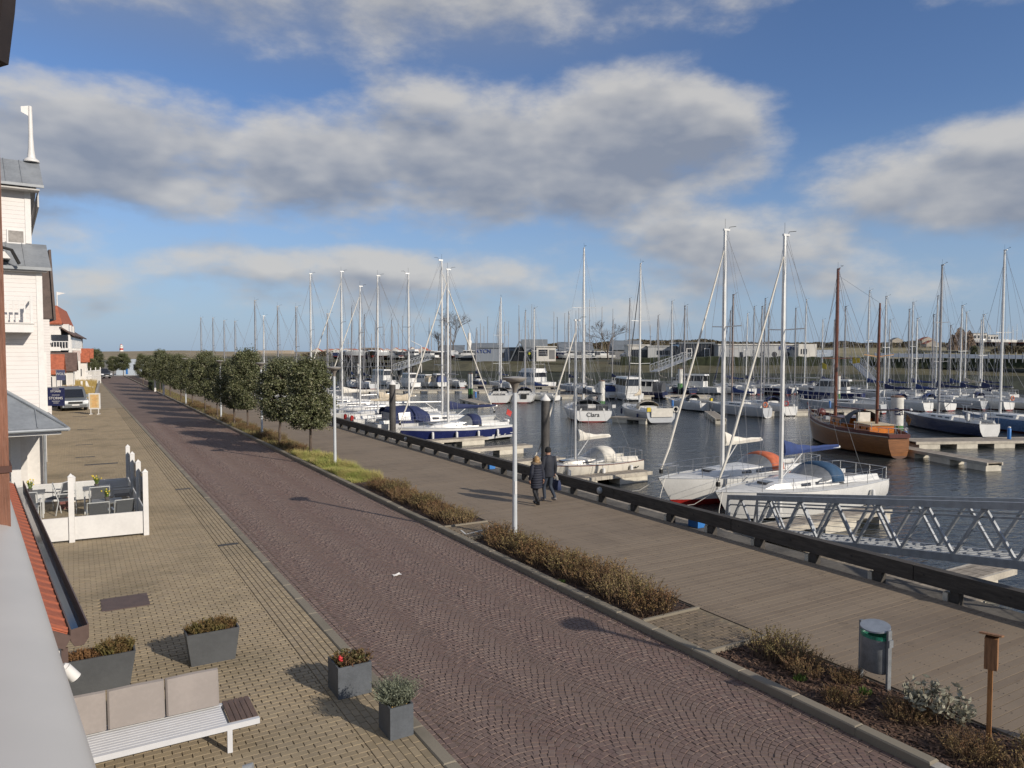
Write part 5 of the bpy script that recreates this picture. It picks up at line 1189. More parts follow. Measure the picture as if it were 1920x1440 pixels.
# ================================================================ BOATS  (local frame: +y = bow, z = 0 waterline)
def lerp(a, b, k): return a + (b - a) * k
def hull_fn(L, B, F, tr, bowrake=.9, sheer=.28, bandh=.12):
    "section points of a yacht hull at station q (0 stern, 1 bow): list of (x, y, z) from keel to sheer on +x side"
    def sec(q):
        if q < .42: b_ = lerp(tr, 1, sin(q / .42 * pi / 2))
        else: b_ = max(.012, 1 - ((q - .42) / .58) ** 2.15)
        hb = B / 2 * b_; h = F * (.97 + sheer * max(0, q - .3) ** 1.6 + .03 * (1 - q)); fine = lerp(1, .62, q ** 1.5)
        rise = .0 if q > .25 else (.25 - q) / .25 * .32
        pts = []; e = max(0, 1 - q / .32) ** 1.6; ZS = (-.03, .03, .07, .12, .46, .80, 1.0); FS = (0, .46, .63, .73, .94, 1.0, 1.0)
        for k_, (fx, z) in enumerate(((0.0, -.42 + rise), (.55 * fine, -.22 + rise), (.80 * fine, 0.0 + rise * .6), (lerp(.90, .80, q), bandh + rise * .35), (lerp(.965, .9, q), h * .52), (1.0, h * .84), (1.0, h))):
            z = lerp(z, ZS[k_] * h, e); fx = lerp(fx, FS[k_], e)
            y = -L / 2 + q * L - bowrake * (1 - max(0, min(1, z / h))) * q ** 5 + (.10 * z * (1 - q) ** 8)
            pts.append((hb * fx, y, z))
        return pts, hb, h
    return sec
def sail_yacht(label, x, y, az, L=10, B=3.2, F=1.05, tr=.72, hull=whitegel, band=antifoul, stripe=None, mast=12.0, mq=.57, mastm=alu, cover=whitecloth, boom=True, hood=None, genoa=None, cabin=.38, lean=0.0, spread=(.5,), detail=2,
               fenders=0, fm=fenderw, transom_text=None, name='sailing_yacht', cat='sailing boat', group=None, deckm=deckgrey, wheels=0, stays=True, rake=0.0, extras=None, side_text=None, cock=True, mastr=None, winm=darkglass, boomlen=.36, pan=None, transom_m=None, sheer=.28, bandh=.12, longwin=False, stripe_z=(.52, .84)):
    o = thing(name, label, cat, (x, y, ZW), az, group)
    o.rotation_euler[1] = lean
    sec = hull_fn(L, B, F, tr, .9, sheer, bandh); NQ = 16 if detail > 1 else 10
    qs = [i / NQ for i in range(NQ + 1)]; S = [sec(q) for q in qs]
    def skin(rows, m, nm, cap, extra=0.0):
        mb = MB(); rings = []
        for P, hb, h in S:
            r = [(-P[k][0] - (extra if P[k][0] else 0), P[k][1], P[k][2]) for k in rows[::-1]] if 0 else None
            rings.append([P[k] for k in rows])
        n = len(rows)
        for sx in (1, -1):
            vs = [((p[0] + extra) * sx, p[1], p[2]) for r in rings for p in r]; fs = []
            for i in range(len(rings) - 1):
                for k in range(n - 1):
                    f = (i * n + k, (i + 1) * n + k, (i + 1) * n + k + 1, i * n + k + 1); fs.append(f if sx > 0 else f[::-1])
            mb.add(vs, fs)
        if cap:
            r0 = rings[0]; poly = [p for p in r0] + [(-p[0], p[1], p[2]) for p in r0[::-1] if p[0] > 1e-6]; mb.add(poly, [tuple(range(len(poly)))])
        return mb.build(nm, m, o, smooth=True)
    skin([3, 4, 5, 6], hull, 'hull', False)
    r0 = S[0][0][3:]; tp = MB(); poly = list(r0) + [(-p[0], p[1], p[2]) for p in r0[::-1]]; tp.add(poly, [tuple(range(len(poly)))]); tp.build('transom', transom_m or hull, o)
    skin([0, 1, 2, 3], band, 'antifouling', True)
    if stripe:
        def zpt(P, z):
            for k in range(2, 6):
                if P[k + 1][2] >= z: f = (z - P[k][2]) / max(1e-6, P[k + 1][2] - P[k][2]); return [lerp(P[k][j], P[k + 1][j], max(0, f)) for j in range(3)]
            return P[6]
        sm = MB()
        for sx in (1, -1):
            rr_ = [[((p[0] + .006) * sx, p[1], p[2]) for p in [zpt(P, h * lerp(stripe_z[0], stripe_z[1], k / 3)) for k in range(4)]] for P, hb, h in S]
            sm.loft(rr_, False, False, closed=False)
        sm.build('hull_stripe', stripe, o, smooth=True)
    # toe rail
    if detail > 1:
        tr_ = MB()
        for sx in (1, -1): tr_.tube([(P[6][0] * sx, P[6][1], P[6][2] + .02) for P, hb, h in S], .025, 4)
        tr_.build('toe_rail', varnish if hull in (creamgel,) else greygel, o)
    dk = MB(); rows = []
    for P, hb, h in S: rows.append([(-P[6][0] * .985, P[6][1], h - .015), (-P[6][0] * .5, P[6][1], h + .035), (0, P[6][1], h + .05), (P[6][0] * .5, P[6][1], h + .035), (P[6][0] * .985, P[6][1], h - .015)])
    dk.loft(rows, False, False, closed=False); dk.build('deck', deckm, o, smooth=True)
    # coachroof
    def at_q(q): P, hb, h = sec(q); return hb, -L / 2 + q * L, h
    if cabin:
        q0, q1 = .33, .76; cb = MB(); rows = []
        for i in range(9):
            k = i / 8; hb, yy, h = at_q(lerp(q0, q1, k)); w = min(hb * .66, B * .30) * (1 - .35 * k * k); ch = cabin * (1 - .55 * k ** 1.6); ch = max(ch, .02) if i < 8 else .03
            rows.append([(-w, yy, h - .02), (-w * .88, yy - .03, h + ch * .86), (-w * .5, yy - .03, h + ch * .98), (0, yy - .03, h + ch), (w * .5, yy - .03, h + ch * .98), (w * .88, yy - .03, h + ch * .86), (w, yy, h - .02)])
        cb.loft(rows, True, True, closed=False); cbo = cb.build('coachroof', hull if hull in (whitegel, creamgel) else whitegel, o, smooth=True)
        for sx in (-1, 1):
            for a_, c_ in ((((.04, .30), (.31, .62)) if longwin else ((.06, .17), (.24, .36), (.43, .56))) if detail > 1 else ((.08, .50),)):
                pts = []
                for kk, fz in ((a_, .34), (c_, .36), (c_, .68), (a_, .72)):
                    i = kk * 8; i0 = int(i); fr = i - i0; A = [lerp(rows[i0][6][j], rows[i0 + 1][6][j], fr) for j in range(3)]; Bp = [lerp(rows[i0][5][j], rows[i0 + 1][5][j], fr) for j in range(3)]
                    p = [lerp(A[j], Bp[j], fz) for j in range(3)]; pts.append((sx * (p[0] + .004), p[1], p[2]))
                w_ = MB(); w_.prism_dir(pts if sx < 0 else pts[::-1], (sx * .014, 0, .004)); w_.build('cabin_window', winm, cbo)
        if detail > 1:
            hb, yy, h = at_q(.70); MB().box(-.24, .24, yy - .24, yy + .24, h + .03, h + cabin * .62).build('deck_hatch', darkglass, o)
    # cockpit
    if cock:
        hb, yy, h = at_q(.17); w = hb * .52
        MB().box(-w, w, -L / 2 + .35, -L / 2 + .32 * L, h + .03, h + .062).build('cockpit_shade_plate', mat('cockpit shade grey', (.20, .19, .18), .8), o)  # plate on the deck, coloured dark for the shade of a sunken cockpit
        for sx in (-1, 1): MB().prism_dir([(sx * w, -L / 2 + .4, h), (sx * (w + .22), -L / 2 + .4, h), (sx * (w + .10), -L / 2 + .4, h + .26), (sx * w, -L / 2 + .4, h + .26)], (0, .30 * L - .4, .05)).build('coaming', whitegel if hull is not creamgel else creamgel, o)
        for k in range(wheels):
            xx = (k - (wheels - 1) / 2) * 1.5; wr = MB(); yw = -L / 2 + .13 * L
            wr.tube([(xx + .42 * cos(a), yw, h + .58 + .42 * sin(a)) for a in [2 * pi * i / 18 for i in range(19)]], .018, 5); wo = wr.build('steering_wheel', greycloth, o); MB().box(xx - .09, xx + .09, yw + .02, yw + .25, h, h + .75).build('pedestal', whitegel, wo)
    # mast and standing rigging
    hm, ym, zm = at_q(mq); base = zm + (cabin * .55 if cabin else 0); top = Vector((0, ym - rake * mast, base + mast)); foot = Vector((0, ym, base - .05)); mr = mastr or (.045 + .0045 * mast)
    mb = MB(); mb.tube([foot, foot.lerp(top, .7), top], [mr, mr, mr * .75], 8); mo = mb.build('mast', mastm, o, smooth=True)
    MB().bar(top + Vector((0, .1, .03)), top + Vector((0, -.28, .03)), .09, .09).build('masthead', mastm, mo)
    if detail: 
        v = MB(); v.tube([top, top + Vector((0, 0, .55))], .008, 4); v.tube([top + Vector((0, -.25, .1)), top + Vector((.18, -.5, .22)), top + Vector((-.1, -.62, .22))], .012, 4); v.build('wind_vane', rubber, mo)
    tips = []
    for f in spread:
        p = foot.lerp(top, f); w = B * .30 * (1.15 - f * .3); sp2 = MB()
        for sx in (-1, 1): sp2.bar(p, p + Vector((sx * w, -.18, .04)), .03, .05); tips.append((sx, f, p + Vector((sx * w, -.18, .04))))
        sp2.build('spreader', mastm, mo)
    if stays:
        rw = .010 if detail > 1 else .017
        st = MB(); hbm, _, hzm = at_q(mq - .03)
        for sx in (-1, 1):
            chain = [(sx * hbm * .94, ym - .25, hzm)] + [t_[2] for t_ in sorted(tips, key=lambda t_: t_[1]) if t_[0] == sx] + [top - Vector((0, 0, .15))]; st.tube(chain, rw, 4)
            if tips: st.tube([(sx * hbm * .9, ym - .05, hzm), foot.lerp(top, min(t_[1] for t_ in tips))], rw, 4)
        st.build('shroud', wire, o)
        MB().tube([top, (0, -L / 2 + .1, F)], rw, 4).build('backstay', wire, o)
        hl = MB(); hl.tube([foot + Vector((.06, -.35, .1)), top + Vector((.03, -.2, 0))], rw * .8, 4); hl.tube([foot + Vector((-.25, .45, .0)), foot.lerp(top, .9)], rw * .8, 4); hl.build('halyard', wire, mo)
        if detail > 1:
            hb_ = sec(1.0)[2]; ml = MB()
            for sx in (-1, 1): ml.tube([(sx * .12, L / 2 - .3, hb_ + .05), (sx * .7, L / 2 + .5, hb_ * .55), (sx * 1.5, L / 2 + 1.3, .5)], .014, 5)
            ml.build('mooring_line', whitecloth, o)
        hbow = sec(1.0)[2]; bow = Vector((0, L / 2 - .15, hbow + .1)); ft = foot.lerp(top, .93)
        if genoa: 
            MB().tube([bow + Vector((0, 0, .3)), bow.lerp(ft, .12), bow.lerp(ft, .85), ft], [.04, .058, .042, .022], 7).build('furled_genoa', genoa, o, smooth=True); MB().cyl(bow + Vector((0, 0, .12)), bow + Vector((0, 0, .3)), .09, .09, 8).build('furler_drum', rubber, o)
        else: MB().tube([bow, ft], rw, 4).build('forestay', wire, o)
    if boom:
        bz = base + .95 + .02 * L; bl = boomlen * L; p0 = Vector((0, ym - .12, bz)); p1 = Vector((0, ym - bl, bz + .08)); 
        if pan: p1 = Matrix.Rotation(pan, 3, 'Z') @ (p1 - p0) + p0
        bo = MB(); bo.tube([p0, p1], .065, 8); boo = bo.build('boom', mastm, o, smooth=True)
        if cover:
            mb = MB(); rings = []
            for i in range(9):
                k = i / 8; c = p0.lerp(p1, k * .97); hgt = lerp(.62, .16, min(1, k * 1.7) ** .7) if k < .6 else lerp(.19, .13, (k - .6) / .4); hgt *= 1 + .08 * sin(i * 2.3); ww = lerp(.15, .09, k)
                dd = (p1 - p0).normalized(); sd_ = Vector((-dd.y, dd.x, 0))
                rings.append([c + sd_ * ww * sx + Vector((0, 0, zz)) for sx, zz in ((.5, -.05), (1, .10), (.75, hgt * .62), (.25, hgt), (-.25, hgt), (-.75, hgt * .62), (-1, .10), (-.5, -.05))])
            mb.loft(rings); mb.build('sail_cover', cover, boo, smooth=True)
        if detail > 1: MB().bar(p0.lerp(p1, .33) - Vector((0, 0, .05)), foot + Vector((0, -.08, .2)), .04, .04).build('kicker', mastm, boo)
        tl = MB(); tl.tube([top - Vector((0, .2, 0)), p1], .007 if detail > 1 else .011, 4); tl.build('topping_lift', wire, boo)
    if hood:
        hb, yh, h = at_q(.37); w = min(hb * .72, B * .33); z0 = h + cabin * .75; hh = .62; mb = MB(); rows = []
        for k, (dy, sc_, hz) in enumerate(((1.0, .84, .02), (.22, .97, .80), (.0, 1.0, .97), (-.28, 1.02, 1.0), (-.58, 1.02, .92))):
            rows.append([(w * sc_ * cos(a), yh + dy, z0 - .18 + (hh * hz + .18) * sin(a) ** .75) for a in [pi * i / 10 for i in range(11)]])
        mb.loft(rows[1:], False, False, closed=False); ho = mb.build('sprayhood', hood, o, smooth=True); md = ho.modifiers.new('thick', 'SOLIDIFY'); md.thickness = .02
        mb = MB(); mb.loft(rows[:2], False, False, closed=False); mb.build('hood_window', mat('hood vinyl', (.16, .17, .18), .12, var=.1, spec=.7), ho, smooth=True)
        if detail > 1: mb = MB(); mb.tube(rows[4], .018, 5); mb.build('hood_hoop', steel, ho)
    if detail:
        rl = MB(); r_ = .014 if detail > 1 else .018; zz = .58
        side = {}
        for sx in (-1, 1):
            tops = []
            for q in (.06, .20, .36, .52, .68, .82):
                P, hb, h = sec(q); b0 = Vector((sx * P[6][0] * .96, P[6][1], h)); rl.tube([b0, b0 + Vector((0, 0, zz))], r_, 4); tops.append(b0 + Vector((0, 0, zz)))
            P, hb, h = sec(.96); bw = Vector((sx * max(P[6][0], .18), P[6][1] + .1, h + zz)); rl.tube(tops + [bw], .006 if detail > 1 else .010, 4); rl.tube([t_ - Vector((0, 0, .28)) for t_ in tops], .006 if detail > 1 else .010, 4); side[sx] = (tops[0], bw)
        rl.build('guard_rail', steel, o)
        pu = MB(); hbw = sec(1.0)[2]; pu.tube([side[-1][1] - Vector((0, .7, 0)), side[-1][1], Vector((0, L / 2 + .12, hbw + zz + .04)), side[1][1], side[1][1] - Vector((0, .7, 0))], r_ * 1.2, 5)
        for sx in (-1, 1): pu.tube([side[sx][1], side[sx][1] * 1 - Vector((0, .1, zz))], r_ * 1.2, 5)
        pu.build('pulpit', steel, o)
        pp_ = MB(); P, hb, h = sec(0.0); z1 = h + zz
        c0, c1 = [Vector((sx * P[6][0] * .93, P[6][1] + .08, z1)) for sx in (-1, 1)]
        pp_.tube([side[-1][0], c0, c1, side[1][0]], r_ * 1.2, 5)
        for p in (c0, c1, c0 * .35 + c1 * .65, c0 * .65 + c1 * .35): pp_.tube([p, p - Vector((0, 0, zz))], r_ * 1.2, 5)
        pp_.build('pushpit', steel, o)
    for k in range(fenders):
        for sx in (-1, 1):
            P, hb, h = sec(.18 + .58 * k / max(1, fenders - 1)); xx = P[5][0] * sx + .11 * sx
            MB().lathe([(.02, .30), (.09, .26), (.10, .1), (.10, -.22), (.06, -.31), (.02, -.33)], 8, (xx, P[5][1], h * .55)).build('fender', fm, o, smooth=True)
    if transom_text:
        P, hb, h = sec(0.0); lettering(transom_text, F * .54, rubber, o, (0, -L / 2 - .025 + .1 * h * .66, h * .66), (pi / 2 - .1, 0, 0), .012)
    if side_text:
        tx, q, m_, sz = side_text; P, hb, h = sec(q); P2 = sec(q + .06)[0]; ang = atan2(P2[5][0] - P[5][0], P2[5][1] - P[5][1])
        lettering(tx, sz, m_, o, (P[5][0] + .012, P[5][1], h * .62), (pi / 2, 0, pi / 2 - ang), .004)
    if extras: extras(o, sec, L, B, F)
    return o
def lifebuoy(o, x, y, z, m=lifeorange):
    MB().tube([(x + .26 * cos(a), y, z + .26 * sin(a)) for a in [2 * pi * i / 14 for i in range(15)]], .065, 6).build('lifebuoy', m, o, smooth=True)
def ensign(o, y, z, cols):
    MB().tube([(0.3, y, z), (.3, y - .35, z + 1.3)], .012, 5).build('flagstaff', varnish, o); mb = MB(); mb.prism_dir([(.3, y - .33, z + 1.25), (.32, y - .8, z + .95), (.3, y - .62, z + .55), (.3, y - .22, z + .8)], (.012, 0, 0)); mb.build('ensign', cols, o)

AZQ = -pi / 2                                    # bow towards +x is -pi/2 ; towards -x (the quay) is +pi/2
BOWIN, BOWOUT = pi / 2, -pi / 2
# ---- berths beside the quay, bow or stern towards the boardwalk
def ex_sloop(o, sec, L, B, F):
    MB().tube([(0, L / 2 - .1, 1.25), (0, L / 2 + .45, 1.22)], .02, 5).build('anchor_roller', steel, o)
    MB().bar((-.6, -L / 2 + 1.6, 1.3), (-.6, -L / 2 + 1.6, 1.95), .12, .1).build('winch_post', steel, o); MB().box(-.95, -.86, 1.6, 2.4, 1.22, 1.30).build('fender_board', greygel, o)
sail_yacht('pale grey-white sloop with orange sprayhood and red boot top, bow towards the rail', 27.95, 25.6, BOWIN, L=10.4, B=3.2, F=1.18, tr=.5, hull=whitegel, band=red, bandh=.30, mast=11.35, mq=.615, cover=whitecloth, hood=orangecloth, genoa=whitecloth, cabin=.44, spread=(.60,), extras=ex_sloop, boomlen=.26)
sail_yacht('white sloop with petrol blue sprayhood and blue sail cover behind the gangway', 27.62, 22.05, BOWIN, L=9.9, B=3.3, F=1.15, tr=.78, hull=whitegel, band=blackfoul, mast=10.65, mq=.60, cover=bluecloth, hood=tealcloth, genoa=whitecloth, cabin=.46, spread=(.62,), fenders=3, stripe=None, boomlen=.40)
def ex_cream(o, sec, L, B, F):
    f = MB(); P, hb, h = sec(.13)                        # worn dark name script, no longer readable
    for k, (dy, dz, l, w) in enumerate(((-.24, .0, .16, .05), (-.10, -.03, .12, .035), (.03, .01, .14, .04), (.16, -.01, .12, .035), (.26, .03, .10, .03))): f.bar((-P[5][0] - .02, P[5][1] - dy - l / 2, h * .66 + dz + .03), (-P[5][0] - .02, P[5][1] - dy + l / 2, h * .66 + dz - .03), .05, w)
    f.build('faded_name', rubber, o)
sail_yacht('small cream sloop with white sail and pale sprayhood behind the walking couple', 24.3, 33.3, BOWIN, L=7.0, B=2.5, F=.92, tr=.7, hull=creamgel, band=antifoul, mast=7.6, mq=.60, cover=whitecloth, hood=whitecloth, genoa=whitecloth, cabin=.36, spread=(.55,), longwin=True, extras=ex_cream, boomlen=.34, fenders=3)
def ex_blue(o, sec, L, B, F):
    ensign(o, -L / 2 + .2, 1.1, red); 
    for k in range(3): MB().sphere((.5 - k * .28, -L / 2 + .05, 1.35), .17, 8, 6).build('fender_ball', fenderw, o, smooth=True)
sail_yacht('blue and white sloop with navy sail cover and sprayhood, stern to the open water', 25.9, 52.9, BOWIN, L=9.6, B=3.1, F=1.12, tr=.6, hull=whitegel, band=blackfoul, stripe=bluegel, stripe_z=(.30, .86), mast=12.0, mq=.565, cover=navycloth, hood=navycloth, genoa=whitecloth, cabin=.5, spread=(.66, .33), fenders=4, extras=ex_blue, boomlen=.46)
def ex_canopy(o, sec, L, B, F):
    mb = MB(); rows = []
    for dy, w, h in ((-4.4, 1.25, 1.5), (-4.2, 1.35, 1.75), (-3.0, 1.4, 1.85), (-1.8, 1.3, 1.7), (-1.0, 1.15, 1.1)): rows.append([(w * cos(a), dy, 1.15 + h * .8 * sin(a) ** .6) for a in [pi * i / 8 for i in range(9)]])
    mb.loft(rows, True, False, closed=False); c = mb.build('cockpit_canopy', navycloth, o, smooth=True)
    for sx in (-1, 1): MB().prism_dir([(sx * 1.42, -3.9, 1.5), (sx * 1.44, -2.9, 1.5), (sx * 1.3, -2.9, 2.15), (sx * 1.28, -3.9, 2.1)], (sx * .02, 0, 0)).build('canopy_window', mat('milky vinyl', (.42, .43, .44), .2), c)
    MB().prism_dir([(-.8, -4.47, 1.4), (.8, -4.47, 1.4), (.7, -4.44, 2.1), (-.7, -4.44, 2.1)], (0, -.01, 0)).build('canopy_window', mat('milky vinyl', (.42, .43, .44), .2), c)
sail_yacht('white deck-saloon yacht with navy cockpit canopy, stern to the quay behind the dark pile', 26.4, 57.6, BOWOUT, L=11.6, B=3.7, F=1.25, tr=.75, hull=whitegel, band=blackfoul, mast=13.1, mq=.55, cover=None, hood=None, genoa=whitecloth, cabin=.62, spread=(.62, .33), fenders=2, extras=ex_canopy, boomlen=.38)
def ex_redfender(o, sec, L, B, F):
    for x in (-.9, .9): MB().lathe([(.03, .4), (.15, .32), (.16, -.3), (.03, -.4)], 8, (x, -L / 2 + .1, 1.15)).build('red_fender', red, o, smooth=True)
sail_yacht('white yacht with navy sprayhood and red fenders, just right of the nearest tree', 25.8, 63.3, BOWOUT, L=10.5, B=3.4, F=1.2, tr=.8, hull=whitegel, band=antifoul, mast=12.6, mq=.55, cover=beigecloth, hood=navycloth, genoa=None, cabin=.45, spread=(.62, .33), extras=ex_redfender)
for lab, s, L, m_, cov, gen, ln in (('white yacht with beige sail cover, third mast left of the white pair', 68.2, 11, 12.8, beigecloth, None, -.015), ('white yacht with bare boom behind the nearest tree crown', 73.5, 10, 12.2, None, whitecloth, -.02), ('tall-masted white yacht with pale furled headsail behind the nearest tree crown', 79, 11.5, 14.2, whitecloth, whitecloth, .0)):
    sail_yacht(lab, 25.9, s, BOWIN, L=L, B=3.3, F=1.15, mast=m_, cover=cov, genoa=gen, cabin=.45, detail=1, spread=(.62, .33), lean=ln)
for i, (s, m_, t_) in enumerate(((85, 10, 26), (92, 15.2, 26), (99, 11.5, 26), (107, 12, 25.5), (116, 11, 25.5), (127, 14, 26.5), (139, 11, 25.5), (150, 11.5, 25.5), (163, 12.5, 25.5), (176, 13, 25))):
    sail_yacht('white yacht hidden to the mast by the street trees, %s beyond the nearest tree' % ORD[i], t_, s, BOWIN, L=9.5, B=3.1, F=1.1, mast=m_, mastm=alu if i in (1, 4) else aludark, cabin=.4, detail=1, spread=(.55,), cover=navycloth if i % 2 else None, group='yachts behind the street trees')

NTH = ORD + ['%s' % w for w in 'thirteenth fourteenth fifteenth sixteenth seventeenth eighteenth nineteenth twentieth twenty-first twenty-second twenty-third twenty-fourth twenty-fifth twenty-sixth twenty-seventh twenty-eighth twenty-ninth thirtieth'.split()]
# ---- basin: boats lying head away from the camera, sterns towards us
AZC = -YAW                                       # bow straight ahead of the camera
def stern_yacht(label, u, v, wpx, az_deg, L, mast_top_v, **kw):
    "place a yacht by its transom: pixel centre of the transom waterline and transom width in pixels"
    x, y, _ = at(u, v, ZW); d = w2q(x, y)[1]; tr = kw.get('tr', .8); B = wpx * d / FPX / tr; B = max(2.2, min(B, 4.4)); kw['tr'] = tr
    az = AZC - radians(az_deg); c, s = cos(az), sin(az); cx, cy = x - s * L / 2, y + c * L / 2
    dm = d + L * .56 * cos(radians(az_deg)); F = kw.pop('F', .035 * L + .72); base = ZW + F * 1.05 + kw.get('cabin', .42) * .55
    zt = EYE + (658 - mast_top_v) / FPX * dm
    kw.setdefault('mast', max(4, zt - base)); kw.setdefault('cabin', .42)
    return sail_yacht(label, cx, cy, az, L=L, B=B, F=F, **kw)
def ex_clara(o, sec, L, B, F):
    MB().box(-B * .36, -B * .10, -L / 2 + .5, -L / 2 + 1.0, F, F + .62).build('helm_seat', greycloth, o); MB().box(B * .10, B * .36, -L / 2 + .5, -L / 2 + 1.0, F, F + .62).build('helm_seat', greycloth, o)
    MB().box(B * .44, B * .52, -L / 2 + .1, -L / 2 + .3, F + .3, F + .62).build('liferaft', whitegel, o)
stern_yacht('white yacht named Clara with grey sprayhood, broad stern to the camera', 1112, 792, 74, -3, 11.5, 466, hull=whitegel, band=antifoul, hood=greycloth, cover=greycloth, tr=.86, transom_text='Clara', extras=ex_clara, spread=(.62, .3), boomlen=.38, pan=.32)
def ex_beige(o, sec, L, B, F):
    MB().box(-B * .30, B * .34, -L / 2 - .05, -L / 2 + .02, F * .62, F + .42).build('stern_dodger', whitecloth, o); MB().box(-B * .42, -B * .31, -L / 2 + .0, -L / 2 + .2, F + .1, F + .5).build('yellow_buoy', yellow, o); lifebuoy(o, B * .42, -L / 2, F + .3, whitecloth)
stern_yacht('white yacht with beige sail and white stern dodger right of Clara', 1240, 795, 56, -10, 11.0, 495, hull=greygel, band=blackfoul, hood=beigecloth, cover=beigecloth, tr=.84, extras=ex_beige, spread=(.6, .3), pan=-.5, genoa=greycloth, fenders=2, fm=fenderb)
stern_yacht('white yacht left of the street lamp head, sternmost of the left pair', 935, 757, 42, 2, 11.0, 558, hull=whitegel, band=antifoul, hood=greycloth, cover=navycloth, tr=.84, spread=(.6, .3), wheels=1, detail=1)
stern_yacht('white yacht with navy hood and dark square on its transom beside the street lamp', 982, 756, 36, 3, 10.5, 585, hull=whitegel, band=antifoul, hood=navycloth, cover=None, tr=.84, detail=1, mastm=aludark, extras=lambda o, sec, L, B, F: MB().box(-.4, .4, -L / 2 - .05, -L / 2 - .02, F * .55, F + .15).build('transom_board', rubber, o))
stern_yacht('small white sloop with blue boom tent right of the street lamp', 1045, 752, 16, -52, 7.2, 578, hull=whitegel, band=blackfoul, cover=bluecloth, tr=.75, detail=1, F=.8, cabin=.3)
stern_yacht('white sloop with yellow bow bag between the centre motor yacht and Clara pair', 1325, 772, 22, -22, 8.0, 574, hull=whitegel, band=blackfoul, hood=greycloth, cover=None, tr=.8, detail=1, mastm=aludark, extras=lambda o, sec, L, B, F: MB().box(B * .3, B * .42, -L / 2 + .1, -L / 2 + .4, F, F + .55).build('yellow_buoy', yellow, o))
stern_yacht('grey-white yacht with horseshoe lifebuoy, left of the middle pair', 1440, 784, 23, -24, 10.0, 553, hull=greygel, band=whitegel, hood=None, cover=bluecloth, tr=.55, detail=1, mastm=mat('brownish mast', (.28, .22, .19), .5), extras=lambda o, sec, L, B, F: lifebuoy(o, -B * .18, -L / 2 - .02, F + .35))
stern_yacht('white canoe-stern yacht with registration letters, right of the middle pair', 1483, 781, 30, -14, 10.2, 575, hull=whitegel, band=blackfoul, hood=navycloth, cover=None, tr=.7, detail=1, mastm=aludark, extras=lambda o, sec, L, B, F: lifebuoy(o, -B * .25, -L / 2, F + .35, red))
stern_yacht('white yacht in the second row above the middle pair', 1490, 739, 22, -28, 10.0, 570, hull=whitegel, detail=1, cover=None, tr=.75, mastm=aludark)
stern_yacht('white yacht with slim stern left of the brown mast', 1537, 739, 20, -20, 10.5, 578, hull=whitegel, detail=1, cover=None, tr=.8, mastm=aludark, wheels=1)
stern_yacht('white yacht with blue headsail bag left of the tall white mast', 1412, 741, 18, -26, 9.5, 583, hull=whitegel, detail=1, cover=bluecloth, tr=.75, genoa=bluecloth, mastm=aludark)
stern_yacht('pale grey yacht with white stern corner directly behind the ketch mizzen', 1658, 776, 14, -42, 10.0, 548, hull=greygel, detail=1, cover=None, tr=.75, mastm=aludark)
stern_yacht('white yacht with navy boom cover beside the letter pile', 1742, 773, 30, -27, 10.3, 556, hull=whitegel, detail=1, cover=navycloth, hood=navycloth, tr=.82)
stern_yacht('white yacht with bright blue cockpit tent in the right row', 1783, 771, 24, -18, 9.0, 597, hull=whitegel, detail=1, cover=bluecloth, hood=bluecloth, tr=.85)
stern_yacht('grey sided yacht with twin headrests in the right row', 1848, 769, 26, -28, 11.0, 555, hull=greygel, detail=1, cover=navycloth, hood=None, tr=.82, wheels=1)
stern_yacht('white yacht with lifebuoy and navy sprayhood near the right edge', 1893, 770, 32, -24, 11.0, 573, hull=whitegel, detail=1, cover=navycloth, hood=navycloth, tr=.85, extras=lambda o, sec, L, B, F: lifebuoy(o, B * .2, -L / 2, F + .35))
stern_yacht('rightmost white yacht cut by the picture edge in the right row', 1935, 769, 32, -24, 11.0, 590, hull=whitegel, detail=1, cover=navycloth, hood=None, tr=.85)
stern_yacht('navy sloop with white transom and bare pale mast in front of the right row', 1857, 822, 40, -3 - 2, 11.8, 498, hull=navygel, band=blackfoul, cover=None, hood=None, tr=.8, wheels=2, spread=(.62, .36), mq=.55, mastm=aludark, transom_m=whitegel)
stern_yacht('light blue yacht cut by the right picture edge beside the navy sloop', 1985, 818, 46, -8, 11.0, 470, hull=mat('light blue gelcoat', (.13, .22, .38), .3), detail=1, cover=None, tr=.8)
# rear rows: small white hulls whose masts fill the skyline
MAST = [(1205, 700, 10, 'aft of'), ]
rear = sorted([(905, 722, 690, 10, 616), (963, 726, 0, 9, 575), (1168, 728, 0, 9, 600), (1206, 726, 0, 10, 560), (1388, 730, 0, 9, 600), (1450, 729, 0, 10, 575), (1552, 731, 0, 9, 562), (1612, 736, 0, 10, 600), (1697, 748, 0, 11, 545), (1726, 746, 0, 9, 600), (1785, 748, 0, 11, 567), (1812, 747, 0, 9, 590), (1903, 748, 0, 10, 600), (868, 724, 0, 9, 615), (850, 722, 0, 9, 600), (700, 727, 0, 9, 590), (742, 728, 0, 9, 600), (666, 724, 0, 9, 575), (1095, 733, 0, 9, 585), (1258, 731, 0, 9, 592), (1300, 733, 0, 10, 565), (1425, 734, 0, 9, 588), (1478, 735, 0, 10, 560), (1580, 738, 0, 9, 600), (1650, 742, 0, 10, 575), (1758, 744, 0, 9, 580), (1870, 746, 0, 10, 585), (1838, 745, 0, 9, 610), (1120, 736, 0, 8, 610)])
